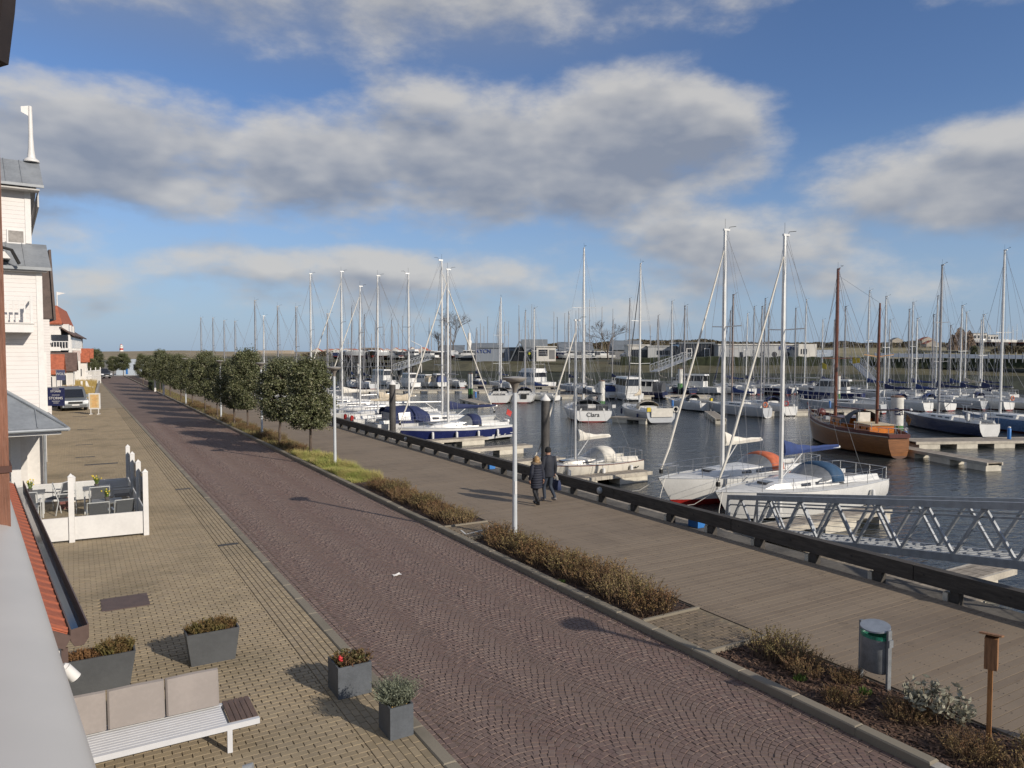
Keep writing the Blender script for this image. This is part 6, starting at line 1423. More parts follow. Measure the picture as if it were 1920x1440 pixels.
for i, (u, v, _, L, mt) in enumerate(rear):
    v += 6 if u > 1100 else 3
    stern_yacht('small distant yacht in the back rows of the basin, %s mast from the left' % NTH[i], u, v, 15, -20 + R.uniform(-14, 14), L, mt, hull=R.choice([whitegel, whitegel, greygel, navygel]), detail=1, cover=R.choice([navycloth, bluecloth, None, beigecloth]), tr=.75, mastm=R.choice([aludark, aludark, alu]), group='distant yachts in the back rows', hood=R.choice([None, navycloth]), lean=R.gauss(0, .012))

# ---- wooden ketch
def ketch():
    xs, ys, _ = at(1690, 860, ZW); L = 13.6; az = AZC + radians(2.5); cx, cy = xs - sin(az) * L / 2 - .9 * cos(az), ys + cos(az) * L / 2 - .9 * sin(az); cx += .75 * CA; cy -= .75 * SA
    rustred = mat('dark red bulwark', (.10, .022, .018), .45, var=.15, coat=.3); teakdeck = mat('grey teak deck', (.16, .13, .10), .8, var=.2)
    def ex(o, sec, L, B, F):
        bw = MB()
        for sx in (1, -1):
            P = [sec(i / 16) for i in range(17)]; bw.loft([[(p[6][0] * sx, p[6][1], p[6][2] - .01), (p[6][0] * sx * 1.01, p[6][1], p[6][2] + .24), (p[6][0] * sx * .96, p[6][1], p[6][2] + .24), (p[6][0] * sx * .95, p[6][1], p[6][2] - .01)] for p, hb, h in P])
        bw.build('bulwark', rustred, o, smooth=True)
        rb = MB()
        for sx in (1, -1): rb.tube([(sec(i / 16)[0][6][0] * sx * 1.01, sec(i / 16)[0][6][1], sec(i / 16)[0][6][2]) for i in range(17)], .04, 5)
        rb.build('rubbing_strake', mat('pale strake', (.42, .36, .30), .6), o)
        tb = MB(); P = sec(0)[0]; tb.box(-P[6][0], P[6][0], -L / 2 - .0, -L / 2 + .06, F * .97, F + .22); tb.build('taffrail', rustred, o)
        h1 = MB(); h1.box(-1.0, 1.0, -1.4, .9, F + .05, F + .75); d1 = h1.build('deckhouse', teakorange, o); MB().slab([(-1.1, -1.5, F + .83), (1.1, -1.5, F + .83), (1.1, 1.0, F + .80), (-1.1, 1.0, F + .80)], .06).build('roof', rustred, d1)
        h2 = MB(); h2.box(-.85, .85, -4.6, -2.5, F + .05, F + .58); d2 = h2.build('aft_cabin', teakorange, o); MB().slab([(-.9, -4.7, F + .64), (.9, -4.7, F + .64), (.9, -2.4, F + .64), (-.9, -2.4, F + .64)], .05).build('roof', mat('cream cabin top', (.55, .45, .30), .6), d2)
        for sx in (-1, 1):
            for yy in (-1.0, 0.1): MB().box(sx * 1.0 - .01 * (sx < 0), sx * 1.0 + .012 * (sx > 0) + .002, yy, yy + .5, F + .35, F + .6).build('house_window', darkglass, d1)
            for yy in (-4.2, -3.3): MB().cyl((sx * .85, yy, F + .33), (sx * .865, yy, F + .33), .1, .1, 10).build('porthole', darkglass, d2)
        mb = MB(); mb.loft([[(1.15 * cos(a), yy, F + .5 + hh * sin(a)) for a in [pi * i / 8 for i in range(9)]] for yy, hh in ((-.9, .5), (-1.5, .95), (-2.3, .95))], False, False, closed=False); mb.build('dodger', greycloth, o, smooth=True)
        zm = F + .1; m2 = MB(); m2.tube([(0, -3.9, zm), (0, -3.95, zm + 6.6), (0, -4.0, zm + 8.9)], [.11, .10, .06], 10); mz = m2.build('mizzen_mast', varnish, o, smooth=True)
        s2 = MB(); 
        for sx in (-1, 1): s2.bar((0, -3.93, zm + 5.2), (sx * 1.05, -4.0, zm + 5.35), .05, .06)
        s2.build('spreader', mat('light varnish', (.45, .25, .10), .4), mz)
        MB().tube([(0, -4.0, zm + 1.5), (0.2, -7.6, zm + 1.8)], [.07, .05], 8).build('mizzen_boom', rustred, mz, smooth=True); MB().sphere((.2, -7.65, zm + 1.8), .09, 8, 6).build('boom_end', white, mz)
        st = MB()
        for sx in (-1, 1):
            st.tube([(sx * 1.3, -3.9, F + .3), (sx * 1.05, -4.0, zm + 5.35), (0, -4, zm + 8.8)], .012, 4); st.tube([(sx * 1.35, -3.5, F + .3), (0, -3.95, zm + 5.3)], .012, 4)
        st.tube([(0, -4, zm + 8.9), (0, 2.1, zm + 11.4)], .010, 4); st.build('mizzen_rigging', wire, o)
        for i in range(7):
            p = sec(.1 + i * .11)[0][6]; MB().tube([(-p[0], p[1], p[2] + .36), (-p[0], p[1], p[2] + .85)], .02, 5).build('stanchion', galv, o)
        MB().sphere((0, 4.6, F + .75), .42, 8, 6, (1, .8, .8)).build('sail_bag', rustred, o, smooth=True); MB().box(-.35, .35, 3.0, 3.5, F + .05, F + .55).build('windlass', galv, o)
        MB().tube([(0, L / 2 - .2, F + .75), (0, L / 2 + .35, F + 1.35)], .05, 6).build('stem_head', rustred, o); MB().box(-.5, .4, -2.3, -2.0, F + .5, F + 1.3).build('binnacle', whitecloth, o)
        ensign(o, -L / 2 + .1, F + .3, mat('black yellow red flag', (.35, .16, .02), .7, col2=(.05, .01, .01)))
        MB().prism_dir([(-1.2, 2.0, 6.2), (-1.2, 1.3, 6.05), (-1.2, 1.25, 5.7), (-1.2, 2.0, 5.75)], (.01, 0, 0)).build('yellow_flag', yellow, o); MB().prism_dir([(1.2, 2.0, 6.6), (1.2, .9, 6.55), (1.2, .95, 6.2), (1.2, 2.0, 6.1)], (.01, 0, 0)).build('yellow_flag', yellow, o)
    sail_yacht('varnished wooden ketch with two brown masts moored at the pontoon', cx, cy, az, L=L, B=3.9, F=1.4, tr=.36, sheer=.8, hull=oakhull, band=mat('brown boot top', (.10, .04, .02), .5), mast=11.8, mq=.66, mastm=varnish, cover=None, hood=None, cabin=0, spread=(.42,), detail=1, name='wooden_ketch', deckm=teakdeck, cock=False, extras=ex, mastr=.13, boomlen=.33)
ketch()

# ---- motor boats
def motor_boat(label, u, v, wpx, az_deg, L, H=1.6, fly=False, hullm=whitegel, cab=(.22, .72), tent=None, name='motor_boat', group=None, box=False):
    x, y, _ = at(u, v, ZW); d = w2q(x, y)[1]; B = max(2.2, min(wpx * d / FPX / .92, 4.6)); az = AZC - radians(az_deg); cx, cy = x - sin(az) * L / 2, y + cos(az) * L / 2; F = .9 + .02 * L
    o = thing(name, label, 'motor boat', (cx, cy, ZW), az, group); sec = hull_fn(L, B, F, .92, .8, .35); S = [sec(i / 12) for i in range(13)]
    for rows, m, nm in (([3, 4, 5, 6], hullm, 'hull'), ([0, 1, 2, 3], blackfoul, 'antifouling')):
        mb = MB(); n = len(rows)
        for sx in (1, -1):
            vs = [(P[k][0] * sx, P[k][1], P[k][2]) for P, hb, h in S for k in rows]; fs = []
            for i in range(12):
                for k in range(n - 1): f = (i * n + k, (i + 1) * n + k, (i + 1) * n + k + 1, i * n + k + 1); fs.append(f if sx > 0 else f[::-1])
            mb.add(vs, fs)
        r0 = [S[0][0][k] for k in rows]; poly = r0 + [(-p[0], p[1], p[2]) for p in r0[::-1] if p[0] > 1e-6]; mb.add(poly, [tuple(range(len(poly)))]); mb.build(nm, m, o, smooth=True)
    mb = MB(); mb.loft([[(-P[6][0] * .98, P[6][1], h - .01), (0, P[6][1], h + .05), (P[6][0] * .98, P[6][1], h - .01)] for P, hb, h in S], False, False, closed=False); mb.build('deck', deckgrey, o)
    y0, y1 = -L / 2 + cab[0] * L, -L / 2 + cab[1] * L; w = B * .40; rk = .1 if box else 1.0
    q = lambda z, w_, a, c: [(-w_, a, z), (w_, a, z), (w_, c, z), (-w_, c, z)]
    c = MB(); c.loft([q(F - .02, w, y0, y1), q(F + H * .45, w * .97, y0 + .02, y1 - .35 * rk)]); co = c.build('cabin', whitegel, o)
    g = MB(); g.loft([q(F + H * .45 + .002, w * .955, y0 + .04, y1 - .37 * rk), q(F + H * .88, w * .86, y0 + .12, y1 - 1.05 * rk)]); g.build('cabin_window', darkglass, co)
    r = MB(); r.loft([q(F + H * .88 + .002, w * .93, y0 - .25, y1 - .85 * rk), q(F + H, w * .88, y0 - .15, y1 - 1.05 * rk)]); r.build('cabin_roof', whitegel, co)
    for sx in (-1, 1):
        for k in range(4):
            yy = lerp(y0 + .1, y1 - .9 * rk, k / 3); MB().bar((sx * w * .965, yy, F + H * .45), (sx * w * .875, yy - .03, F + H * .88), .07, .05).build('pillar', whitegel, co)
    if fly:
        fb = MB(); fb.loft([q(F + H + .002, w * .85, y0 - .1, y1 - 1.3), q(F + H + .55, w * .8, y0, y1 - 1.9)]); fb.build('flybridge', whitegel, o)
        MB().tube([(-w * .8, y0 + .3, F + H + .5), (-w * .75, y0 + .1, F + H + 1.4), (w * .75, y0 + .1, F + H + 1.4), (w * .8, y0 + .3, F + H + .5)], .05, 6).build('radar_arch', white, o); MB().tube([(0, y0, F + H + 1.4), (0, y0 - .1, F + H + 2.4)], .02, 5).build('aerial', white, o)
    if tent: 
        t_ = MB(); t_.loft([[(w * cos(a), yy, F + (H * .8) * sin(a) ** .6) for a in [pi * i / 8 for i in range(9)]] for yy in (-L / 2 + .3, y0 + .2)], True, True, closed=False); t_.build('cockpit_tent', tent, o, smooth=True)
    rl = MB()
    for sx in (-1, 1):
        T2 = []
        for k in range(5):
            P, hb, h = sec(.5 + k * .11); b0 = Vector((P[6][0] * sx * .95, P[6][1], h)); rl.tube([b0, b0 + Vector((0, 0, .6))], .018, 4); T2.append(b0 + Vector((0, 0, .6)))
        rl.tube(T2 + [Vector((0, L / 2, sec(1)[2] + .62))], .018, 4)
    rl.build('bow_rail', steel, o); MB().box(-B * .42, B * .42, -L / 2 - .5, -L / 2 - .005, .22, .32).build('swim_platform', deckgrey, o)
    return o
motor_boat('white flybridge motor yacht with radar arch left of Clara', 1030, 728, 34, -35, 12.5, 2.0, fly=True, hullm=whitegel)
motor_boat('boxy white cabin boat with large windows behind Clara', 1190, 752, 36, -8, 8.5, 2.3, cab=(.06, .7), box=True)
motor_boat('small white motor cruiser with outboard left of the boxy cabin boat', 1146, 748, 21, -12, 7.0, 1.1, tent=bluecloth)
motor_boat('white motor yacht with rounded wheelhouse at the centre right', 1350, 739, 26, -52, 11.5, 2.1)
motor_boat('dark hooded work boat with black canopy in front of the far gangway', 1248, 748, 18, -55, 8.0, 1.7, hullm=navygel, tent=greycloth)
motor_boat('navy hulled motor boat with grey wheelhouse between the brown masts', 1620, 752, 22, -50, 9.5, 1.9, hullm=bluegel)
motor_boat('small white launch under blue cover near the far bank', 1195, 731, 20, -60, 7.0, 1.3, tent=bluecloth)
motor_boat('white cabin cruiser beyond the white yachts on the left', 780, 728, 14, -30, 8.0, 1.8)
motor_boat('white square-windowed motor boat far left of centre', 735, 723, 16, -40, 9.0, 2.2, box=True)
motor_boat('pale motor boat left of the dark timber pontoon', 830, 727, 14, -20, 7.5, 1.6, tent=bluecloth)
motor_boat('white launch with tan cover beside the left pier', 812, 726, 15, -40, 7.5, 1.4, tent=beigecloth)

# ================================================================ FAR BANK
greysiding = mat('blue grey metal siding', (0.22, 0.25, 0.29), .6, var=.06, scale=.5, stretch=(4, 4, .3)); greyroof = mat('slate grey roofing', (0.15, 0.17, 0.19), .7, var=.1, scale=.6); shedm = mat('dull shed grey', (0.19, 0.19, 0.19), .8, var=.12, scale=.5)
palewall = mat('pale grey wall', (0.42, 0.43, 0.43), .7, var=.06, scale=.5); offwhite = mat('off-white wall', (0.62, 0.60, 0.55), .7, var=.06, scale=.5); bluetext = mat('blue letters', (.03, .06, .22), .5)
hedge_m = mat('far hedge', (0.045, 0.055, 0.025), .9, var=.4, scale=1.2, bump=1.0, bscale=4, col2=(.02, .026, .012))
def far(u, v, d): x, y, z = atd(u, v, d); return x, y, z
def block(name, label, u0, u1, vt, vb, d, depth, m, roof=None, cat='building', rz=-YAW):
    "box-shaped building whose front fills the given pixels at distance d; local x runs to the right, y away, origin at its front left base"
    x, y, z0 = far(u0, vb, d); z1 = far(u0, vt, d)[2]; w = (u1 - u0) * d / FPX; o = thing(name, label, cat, (x, y, z0), rz); h = z1 - z0
    MB().box(0, w, 0, depth, -1.5, h).build('wall', m, o); 
    if roof: MB().box(-.2, w + .2, -.2, depth + .2, h + .003, h + .25).build('roof', roof, o)
    return o, w, h
o, w, h = block('clubhouse', 'blue grey clubhouse with KYCN lettering left of the triangular porch', 892, 972, 653, 673, 178, 8, greysiding, greyroof)
lettering('KYCN', 1.3, bluetext, o, (1.9, -.06, h - .75), (pi / 2, 0, 0), .05); MB().box(w * .62, w * .62 + .5, -.05, -.003, .3, 1.5).build('window', darkglass, o); MB().box(w - 2.0, w - 1.2, -.05, -.003, 0, 2.0).build('door', darkglass, o)
o, w, h = block('clubhouse_hall', 'taller blue grey hall with pitched roof beside the triangular porch', 978, 1022, 652, 673, 179, 9, greysiding)
MB().prism_dir([(0, -.2, h), (0, 9.2, h), (0, 6, h + 2.1), (0, .6, h + 2.0)], (w + .6, 0, 0)).build('roof', greyroof, o); MB().box(1.6, 2.4, -.05, -.003, 0, 1.9).build('door', mat('green door', (.05, .09, .03), .6), o)
x, y, z = far(975, 673, 176); o = thing('porch', 'dark triangular A-frame porch between the clubhouse blocks', 'porch', (x, y, z), -YAW)
for sx in (-1, 1): MB().slab([(sx * 2.4, 0, -1), (sx * 2.4, 5, -1), (0, 5, 4.1), (0, -.6, 4.1)] if sx < 0 else [(0, -.6, 4.1), (0, 5, 4.1), (2.4, 5, -1), (2.4, 0, -1)], .25).build('roof_slope', greyroof, o)
MB().prism_dir([(-2.0, 1.2, -1), (2.0, 1.2, -1), (0, 1.2, 3.4)], (0, .1, 0)).build('glazing', darkglass, o)
o, w, h = block('white_annex', 'small white annex with square window right of the grey hall', 1006, 1042, 651, 673, 176, 6, offwhite, offwhite)
wf = MB().box(.5, 2.6, -.05, -.003, .7, 2.2).build('window', darkglass, o)
for k in range(2): MB().box(.5, 2.6, -.07, -.052, 1.15 + k * .5, 1.2 + k * .5).build('glazing_bar', white, wf)
MB().box(3.0, 4.3, -.05, -.003, 0, 2.1).build('garage_door', shedm, o)
for lab, u0, u1, vr, d in (('grey shed roof behind the left clubhouse', 884, 942, 643, 215), ('long low grey shed roof behind the white annex', 1050, 1112, 641, 225), ('broad grey hall roof behind the parked white car', 1150, 1206, 638, 215), ('grey shed roof left of the clubhouse between bare trees', 822, 868, 647, 240)):
    x, y, z = far(u0, 676, d); w = (u1 - u0) * d / FPX; zr = far(u0, vr, d)[2] - z; o = thing('boat_shed', lab, 'shed', (x, y, z), -YAW)
    MB().prism_dir([(0, 0, -1), (0, 12, -1), (0, 12, zr * .55), (0, 6, zr), (0, 0, zr * .55)], (w, 0, 0)).build('wall', shedm, o)
    MB().slab([(-.3, -.4, zr * .53), (w + .3, -.4, zr * .53), (w + .3, 6, zr + .05), (-.3, 6, zr + .05)], .15).build('roof', greyroof, o)
o, w, h = block('white_frame_pavilion', 'white framed pavilion with dark opening beside the parked car', 1178, 1216, 648, 671, 172, 6, offwhite, offwhite); MB().box(.8, w - .2, -.05, -.003, 0, h - .9).build('opening', darkglass, o)
o, w, h = block('grey_pavilion', 'pale grey wing with dark window band left of the glass hall', 1215, 1268, 650, 671, 171, 7, palewall, palewall); MB().box(2.0, 5.0, -.05, -.003, .7, 1.7).build('window', darkglass, o)
x, y, z = far(1262, 671, 168); o = thing('glass_hall', 'dark glazed hall with sloping ends on the far bank', 'building', (x, y, z), -YAW); w = 88 * 168 / FPX; h = 3.2
MB().prism_dir([(0, 0, -1), (w, 0, -1), (w + .0, 0, -.2), (w - 1.4, 0, h), (1.5, 0, h)], (0, 8, 0)).build('wall', darkglass, o); MB().box(1.2, w - 1.2, -.3, 8.2, h + .003, h + .3).build('roof', greyroof, o)
for k in range(10): MB().bar((1.6 + k * .8, -.04, 0), (1.6 + k * .8, -.04, h), .06, .06).build('mullion', shedm, o)
for k in (3.0, 7.0):
    f = MB(); f.bar((k, -.25, 0), (k, -.25, 2.0), .16, .16); f.bar((k + 1.1, -.25, 0), (k + 1.1, -.25, 2.0), .16, .16); f.bar((k - .08, -.25, 2.08), (k + 1.18, -.25, 2.08), .16, .16); f.build('door_frame', white, o)
o, w, h = block('porthole_building', 'long pale building with round windows and blue KYCN letters', 1347, 1500, 647, 672, 164, 8, palewall, offwhite)
for k in (.54, .685, .84): MB().cyl((w * k, -.02, h * .30), (w * k, .05, h * .30), .60, .60, 20).build('round_window', mat('dark porthole', (.02, .022, .028), .6), o)
lettering('KYCN', 1.25, bluetext, o, (w * .83, -.06, h - .70), (pi / 2, 0, 0), .05); MB().box(w * .26, w * .30, -.05, -.003, 0, 1.4).build('door', darkglass, o)
o, w, h = block('white_end_block', 'small white end block with vertical slits right of the porthole building', 1497, 1531, 645, 669, 162, 6, offwhite)
for k in range(3): MB().box(.5 + k * .55, .75 + k * .55, -.05, -.003, .6, 1.7).build('slit_window', darkglass, o)
o, w, h = block('low_store', 'low blue-white storage unit right of the white end block', 1532, 1566, 656, 668, 165, 5, mat('pale blue unit', (.34, .40, .48), .6), None)
# white parked car
cx_, cy_, cz_ = far(1165, 671, 176); c_ = van('parked_car', 'white car parked on the far bank beneath the bare tree', cx_, cy_, -YAW - radians(75), mat('white car paint', (.70, .70, .69), .35, coat=.4), 4.2, 1.75, 1.5, 'car'); c_.location.z = cz_
# hedges and long low barrier on the crest
def crest_hedge(label, u0, u1, v0, v1, d0, d1):
    a, b_ = Vector(far(u0, v1, d0)), Vector(far(u1, v1, d1)); hh = (v1 - v0) * d0 / FPX; o = thing('clipped_hedge', label, 'hedge', (a.x, a.y, a.z)); mb = MB(); rr = random.Random(int(u0)); n = 60
    rows = []
    for k in range(n + 1):
        p = (b_ - a) * (k / n); z = hh * rr.uniform(.85, 1.1); rows.append([(p.x - .6, p.y - .6, -.8 + p.z), (p.x - .6 + rr.uniform(-.15, .15), p.y - .6, z * .9 + p.z), (p.x, p.y, z + p.z), (p.x + .6, p.y + .6, z * .9 + p.z), (p.x + .6, p.y + .6, -.8 + p.z)])
    mb.loft(rows); mb.build('foliage', hedge_m, o)
crest_hedge('long dark hedge below the glass hall and porthole building', 1165, 1640, 669, 681, 166, 152)
crest_hedge('dark hedge under the long barrier at the right', 1645, 2020, 671, 682, 151, 138)
a, b_ = Vector(far(1640, 669, 150)), Vector(far(2010, 674, 137)); o = thing('long_barrier', 'long pale blue panelled barrier along the crest at the right', 'fence', (a.x, a.y, a.z))
for k in range(30):
    p, q = (b_ - a) * (k / 30), (b_ - a) * ((k + .94) / 30); MB().bar(p + Vector((0, 0, .35)), q + Vector((0, 0, .35)), .1, .75).build('panel', mat('pale blue panel', (.33, .38, .46), .6, var=.1), o)
    MB().box(p.x - .06, p.x + .06, p.y - .06, p.y + .06, -1, .9).build('post', galv, o)
for lab, u, v, d, sc in (('dark evergreen bush right of the brown mizzen mast', 1662, 668, 175, .75), ('dark round bush on the field at the right', 1712, 667, 180, .8), ('smaller dark bush beside the round bush', 1724, 670, 178, .6), ('dark shrub clump right of the tallest right mast', 1826, 668, 160, .7)):
    x, y, z = far(u, v, d); o = thing('evergreen_bush', lab, 'bush', (x, y, z - .6), R.uniform(0, 6)); o.scale = (sc * 1.3, sc * 1.3, sc); o.location.z -= sc * .6; link('trunk', TV[0][2], o); link('crown', TV[0][0], o)
# left pier, gangways to the far bank
def truss_walk(label, u0, v0, d0, u1, v1, d1, W=1.4, H=1.2, nb=10, piles=False, m=galv):
    a, b_ = Vector(far(u0, v0, d0)), Vector(far(u1, v1, d1)); o = thing('pier' if piles else 'gangway', label, 'pier' if piles else 'gangway', (0, 0, 0)); n = Vector(((b_ - a).y, -(b_ - a).x, 0)).normalized(); up = Vector((0, 0, 1))
    MB().bar(a, b_, W, .12).build('walkway', m, o)
    for s_ in (-.5, .5):
        MB().bar(a + n * W * s_ + up * H, b_ + n * W * s_ + up * H, .09, .10).build('top_chord', m, o)
        for k in range(nb):
            p, q = a.lerp(b_, k / nb), a.lerp(b_, (k + 1) / nb); MB().bar(p + n * W * s_, p + n * W * s_ + up * H, .06, .06).build('baluster', m, o)
            if not piles: MB().bar(p + n * W * s_, q + n * W * s_ + up * H, .06, .06).build('brace', m, o)
    if piles:
        for k in range(nb // 2 + 1):
            p = a.lerp(b_, k / (nb // 2)); MB().cyl((p.x, p.y, -4), (p.x, p.y, p.z), .28, .28, 8).build('pile', pilegrey, o)
darkpier = mat('dark pier steel', (.06, .065, .075), .6, var=.1)
truss_walk('dark piled pier with railing on the far left bank', 628, 688, 172, 775, 687, 168, 4.0, 1.1, 22, True, darkpier)
truss_walk('pale gangway sloping up to the left pier', 742, 694, 160, 806, 673, 172)
truss_walk('pale grey gangway rising to the glass hall', 1226, 697, 128, 1292, 671, 150)
truss_walk('steep grey gangway right of the brown masts', 1640, 716, 118, 1600, 678, 142, m=mat('mid grey steel', (.2, .22, .25), .5))
crane = thing('mast_crane', 'small white mast crane on the left pier', 'crane', far(790, 690, 170)); MB().tube([(0, 0, -1), (0, 0, 5)], .12, 8).build('column', white, crane); MB().tube([(0, 0, 5), (-2.2, .8, 6.2)], .08, 6).build('jib', white, crane)

# --- stored boats ashore and their masts
def stored(label, u, d, mt, L=9, hull=whitegel, group=None, az=None, mastm=aludark, vb=674):
    x, y, z = far(u, vb, d); zt = far(u, mt, d)[2] if mt else 0
    if mt:
        o = sail_yacht(label, x, y, az if az is not None else R.uniform(0, 6.28), L=L, B=2.9, F=1.1, hull=hull, mast=max(3, zt - z - 2.4), mastm=mastm, cover=None, cabin=.4, detail=0, stays=False, spread=(.6,), boom=False, group=group, lean=R.gauss(0, .02), mastr=.10); o.location.z = z + .9
        MB().box(-1.0, 1.0, -1.5, 1.5, -1.6, -.2).build('cradle', rubber, o)
    return o
for i, (u, mt) in enumerate(((636, 640), (644, 638), (652, 641), (671, 610), (681, 613), (697, 625), (707, 600), (718, 606), (734, 612), (748, 600), (758, 592), (765, 596), (776, 608), (803, 595), (812, 610), (837, 595), (846, 612))):
    stored('laid-up yacht in the boatyard left of the clubhouse, %s mast from the left' % NTH[i], u, R.uniform(186, 225), mt, L=R.uniform(6, 8), hull=R.choice([whitegel, greygel, navygel, greygel, blackgel]), group='yachts laid up left of the clubhouse')
for i, (u, mt) in enumerate(((892, 618), (901, 606), (905, 612), (918, 593), (932, 603), (935, 610), (949, 603), (954, 602), (969, 571), (975, 592), (983, 580), (987, 600), (998, 570), (1004, 580), (1036, 584), (1041, 594), (1063, 587), (1066, 586), (1086, 576), (1109, 561), (1131, 575), (1149, 578), (1170, 604), (1182, 616), (1222, 610), (1236, 598), (1262, 606), (1291, 573), (1318, 605))):
    stored('laid-up yacht mostly hidden behind the clubhouse, %s mast from the left' % NTH[i], u, R.uniform(205, 265), mt, hull=R.choice([whitegel, whitegel, navygel, greygel]), group='yachts laid up behind the clubhouse')
for i in range(26):
    stored('far white yacht in the distant marina, %s from the left' % NTH[i], 1832 + i * 4.6 + R.uniform(-2, 2), R.uniform(330, 400), R.uniform(605, 626), L=9, group='far yachts in the distant marina', mastm=alu, vb=646)
for i, (lab, u, d, L) in enumerate((('white motor cruiser on stands beside the left bare tree', 800, 196, 9), ('pale motor boat on stands left of the clubhouse', 875, 190, 9), ('covered white cruiser ashore by the white annex', 1068, 198, 9), ('grey covered motor boat ashore beneath the second bare tree', 1100, 200, 10), ('white motor yacht with tall flybridge in the left boatyard', 770, 200, 10), ('low white launch in the left boatyard', 735, 196, 8), ('blue hulled cruiser in the left boatyard', 700, 198, 8), ('long grey hull under cover left of the parked car', 1125, 205, 11))):
    b_ = motor_boat(lab, u, 720, 24, -70 + R.uniform(-30, 30), L, 1.5, fly=(i == 4), hullm=bluegel if 'blue' in lab else whitegel, tent=greycloth if 'cover' in lab else None); x, y, z = far(u, 675, d); b_.scale = (.75, .75, .75); b_.location = (x, y, z + .5); MB().box(-1, 1, -2, 2, -1.8, -.1).build('cradle', rubber, b_)

# --- bare trees
twig = mat('bare twig', (.10, .075, .058), .9, var=.2)
def bare_tree(label, u, v, d, h, spread, seed, depth=6, r0=.22):
    x, y, z = far(u, v, d); o = thing('bare_tree', label, 'tree', (x, y, z)); rr = random.Random(seed); tk = MB(); br = MB()
    def grow(p, dirv, l, r, k):
        q = p + dirv * l; (tk if k < 2 else br).tube([p, p.lerp(q, .5) + Vector((rr.gauss(0, .04), rr.gauss(0, .04), 0)) * l, q], [r, r * .85, r * .7], 5 if k < 3 else 3, cap=False)
        if k >= depth: return
        for _ in range(3 if k else 4):
            nd = (dirv + Vector((rr.gauss(0, 1), rr.gauss(0, 1), rr.gauss(.15, .55))) * spread).normalized(); grow(q if rr.random() < .7 else p.lerp(q, rr.uniform(.5, .95)), nd, l * rr.uniform(.62, .82), max(.018, r * .58), k + 1)
    grow(Vector((0, 0, -1)), Vector((0, 0, 1)), h * .30, r0, 0); tk.build('trunk', twig, o); br.build('crown', twig, o)
bare_tree('tall bare tree behind the white yachts left of the clubhouse', 850, 668, 205, 14.0, .40, 3); bare_tree('lone bare tree above the far sheds, spreading crown', 1140, 668, 196, 12.0, .46, 8); bare_tree('smaller bare tree left of the tall bare tree', 822, 668, 212, 9.0, .42, 5, 5)
# thicket and wooded ridge
thick = mat('bare wood haze', (.24, .175, .13), .95, var=.35, scale=.15, world=True); thick2 = mat('dull scrub', (.10, .085, .055), .95, var=.35, scale=.1, world=True)
def thicket(name, label, u0, u1, vb, vt, d, n, m, seed, kind='stuff', size=1.0):
    rr = random.Random(seed); mb = MB()
    for _ in range(n):
        u = rr.uniform(u0, u1); k = (u - u0) / (u1 - u0); env = (.35 + .4 * abs(sin(k * 9 + seed)) * abs(sin(k * 3.3 + 1)) + .25 * abs(sin(k * 47 + seed * 2)) * abs(sin(k * 23))) * min(1, 6 * k + .15, 6 * (1 - k) + .15); dd = d * rr.uniform(.97, 1.05); x, y, zb = far(u, vb, dd); env = env if size != .6 else (.62 + .38 * abs(sin(k * 8 + 1.2))) * max(.02, 1 - abs(2 * k - 1) ** 3) * rr.uniform(.55, 1.0); zt = far(u, vb - (vb - vt) * env * rr.random() ** .6, dd)[2]
        a = rr.uniform(0, 6.28); w = rr.uniform(.3, .9) * size; mb.add([(x - w * cos(a), y - w * sin(a), zt - rr.uniform(.3, 1.2)), (x + w * cos(a), y + w * sin(a), zt - rr.uniform(.3, 1.2)), (x + rr.uniform(-.3, .3), y, zt)], [(0, 1, 2)])
        if rr.random() < .4: mb.add([(x - w * .4, y, zb - 2), (x + w * .4, y, zb - 2), (x, y, zt)], [(0, 1, 2)])
    o = mb.build(name, m); tag(o, label, 'trees'); o['kind'] = kind; return o
thicket('treeline', 'low wooded ridge along the right horizon', 980, 1960, 648, 633, 430, 9000, thick2, 2, size=1.3)
thicket('bare_thicket', 'rounded thicket of bare brown trees near the right edge', 1776, 1830, 648, 610, 330, 5200, thick, 4, kind='thing', size=.6)
thicket('treeline', 'dark scrub below the distant marina', 1860, 1990, 655, 645, 320, 1600, thick2, 6)
thicket('treeline', 'scattered scrub along the crest left of the pier', 560, 900, 664, 655, 330, 2600, thick2, 7)
# --- distant houses
for i in range(15):
    u = 612 + i * 14.5 + R.uniform(-3, 3); d = R.uniform(330, 380); x, y, z = far(u, 668, d); w = R.uniform(6, 10)
    h_ = gable_house('distant_house', 'distant orange-roofed house on the left skyline, %s from the left' % NTH[i], (x, y, z), w * .6, w, 1.6, R.uniform(1.6, 2.6), redtile, offwhite, ridge='x', rz=-YAW + pi / 2 + R.uniform(-.3, .3)); h_['group'] = 'distant orange-roofed houses'
for lab, u, v, d, m_ in (('red roofed villa on the wooded ridge at the right', 1743, 643, 380, redtile), ('small red roofed house below the villa', 1752, 650, 360, redtile), ('white house on the ridge at the far right centre', 1686, 643, 430, offwhite)):
    x, y, z = far(u, v, d); gable_house('distant_house', lab, (x, y, z), 4, 6, 1.5, 1.4, m_ if m_ is redtile else shedm, mat('dull cream wall', (.40, .36, .30), .8), ridge='x', rz=-YAW + pi / 2)
for lab, u0, u1, vt, vb in (('white apartment block above the distant marina', 1825, 1850, 625, 640), ('second white apartment block above the distant marina', 1852, 1872, 628, 641)):
    o, w, h = block('apartment_block', lab, u0, u1, vt, vb, 450, 8, offwhite, greyroof)
    for k in range(4): MB().box(w * (k + .2) / 4, w * (k + .8) / 4, -.06, -.003, h * .4, h * .75).build('window', darkglass, o)
o, w, h = block('harbour_office', 'low brown building on the left skyline behind the masts', 672, 706, 652, 662, 300, 8, mat('brown wall', (.20, .15, .11), .8), None)
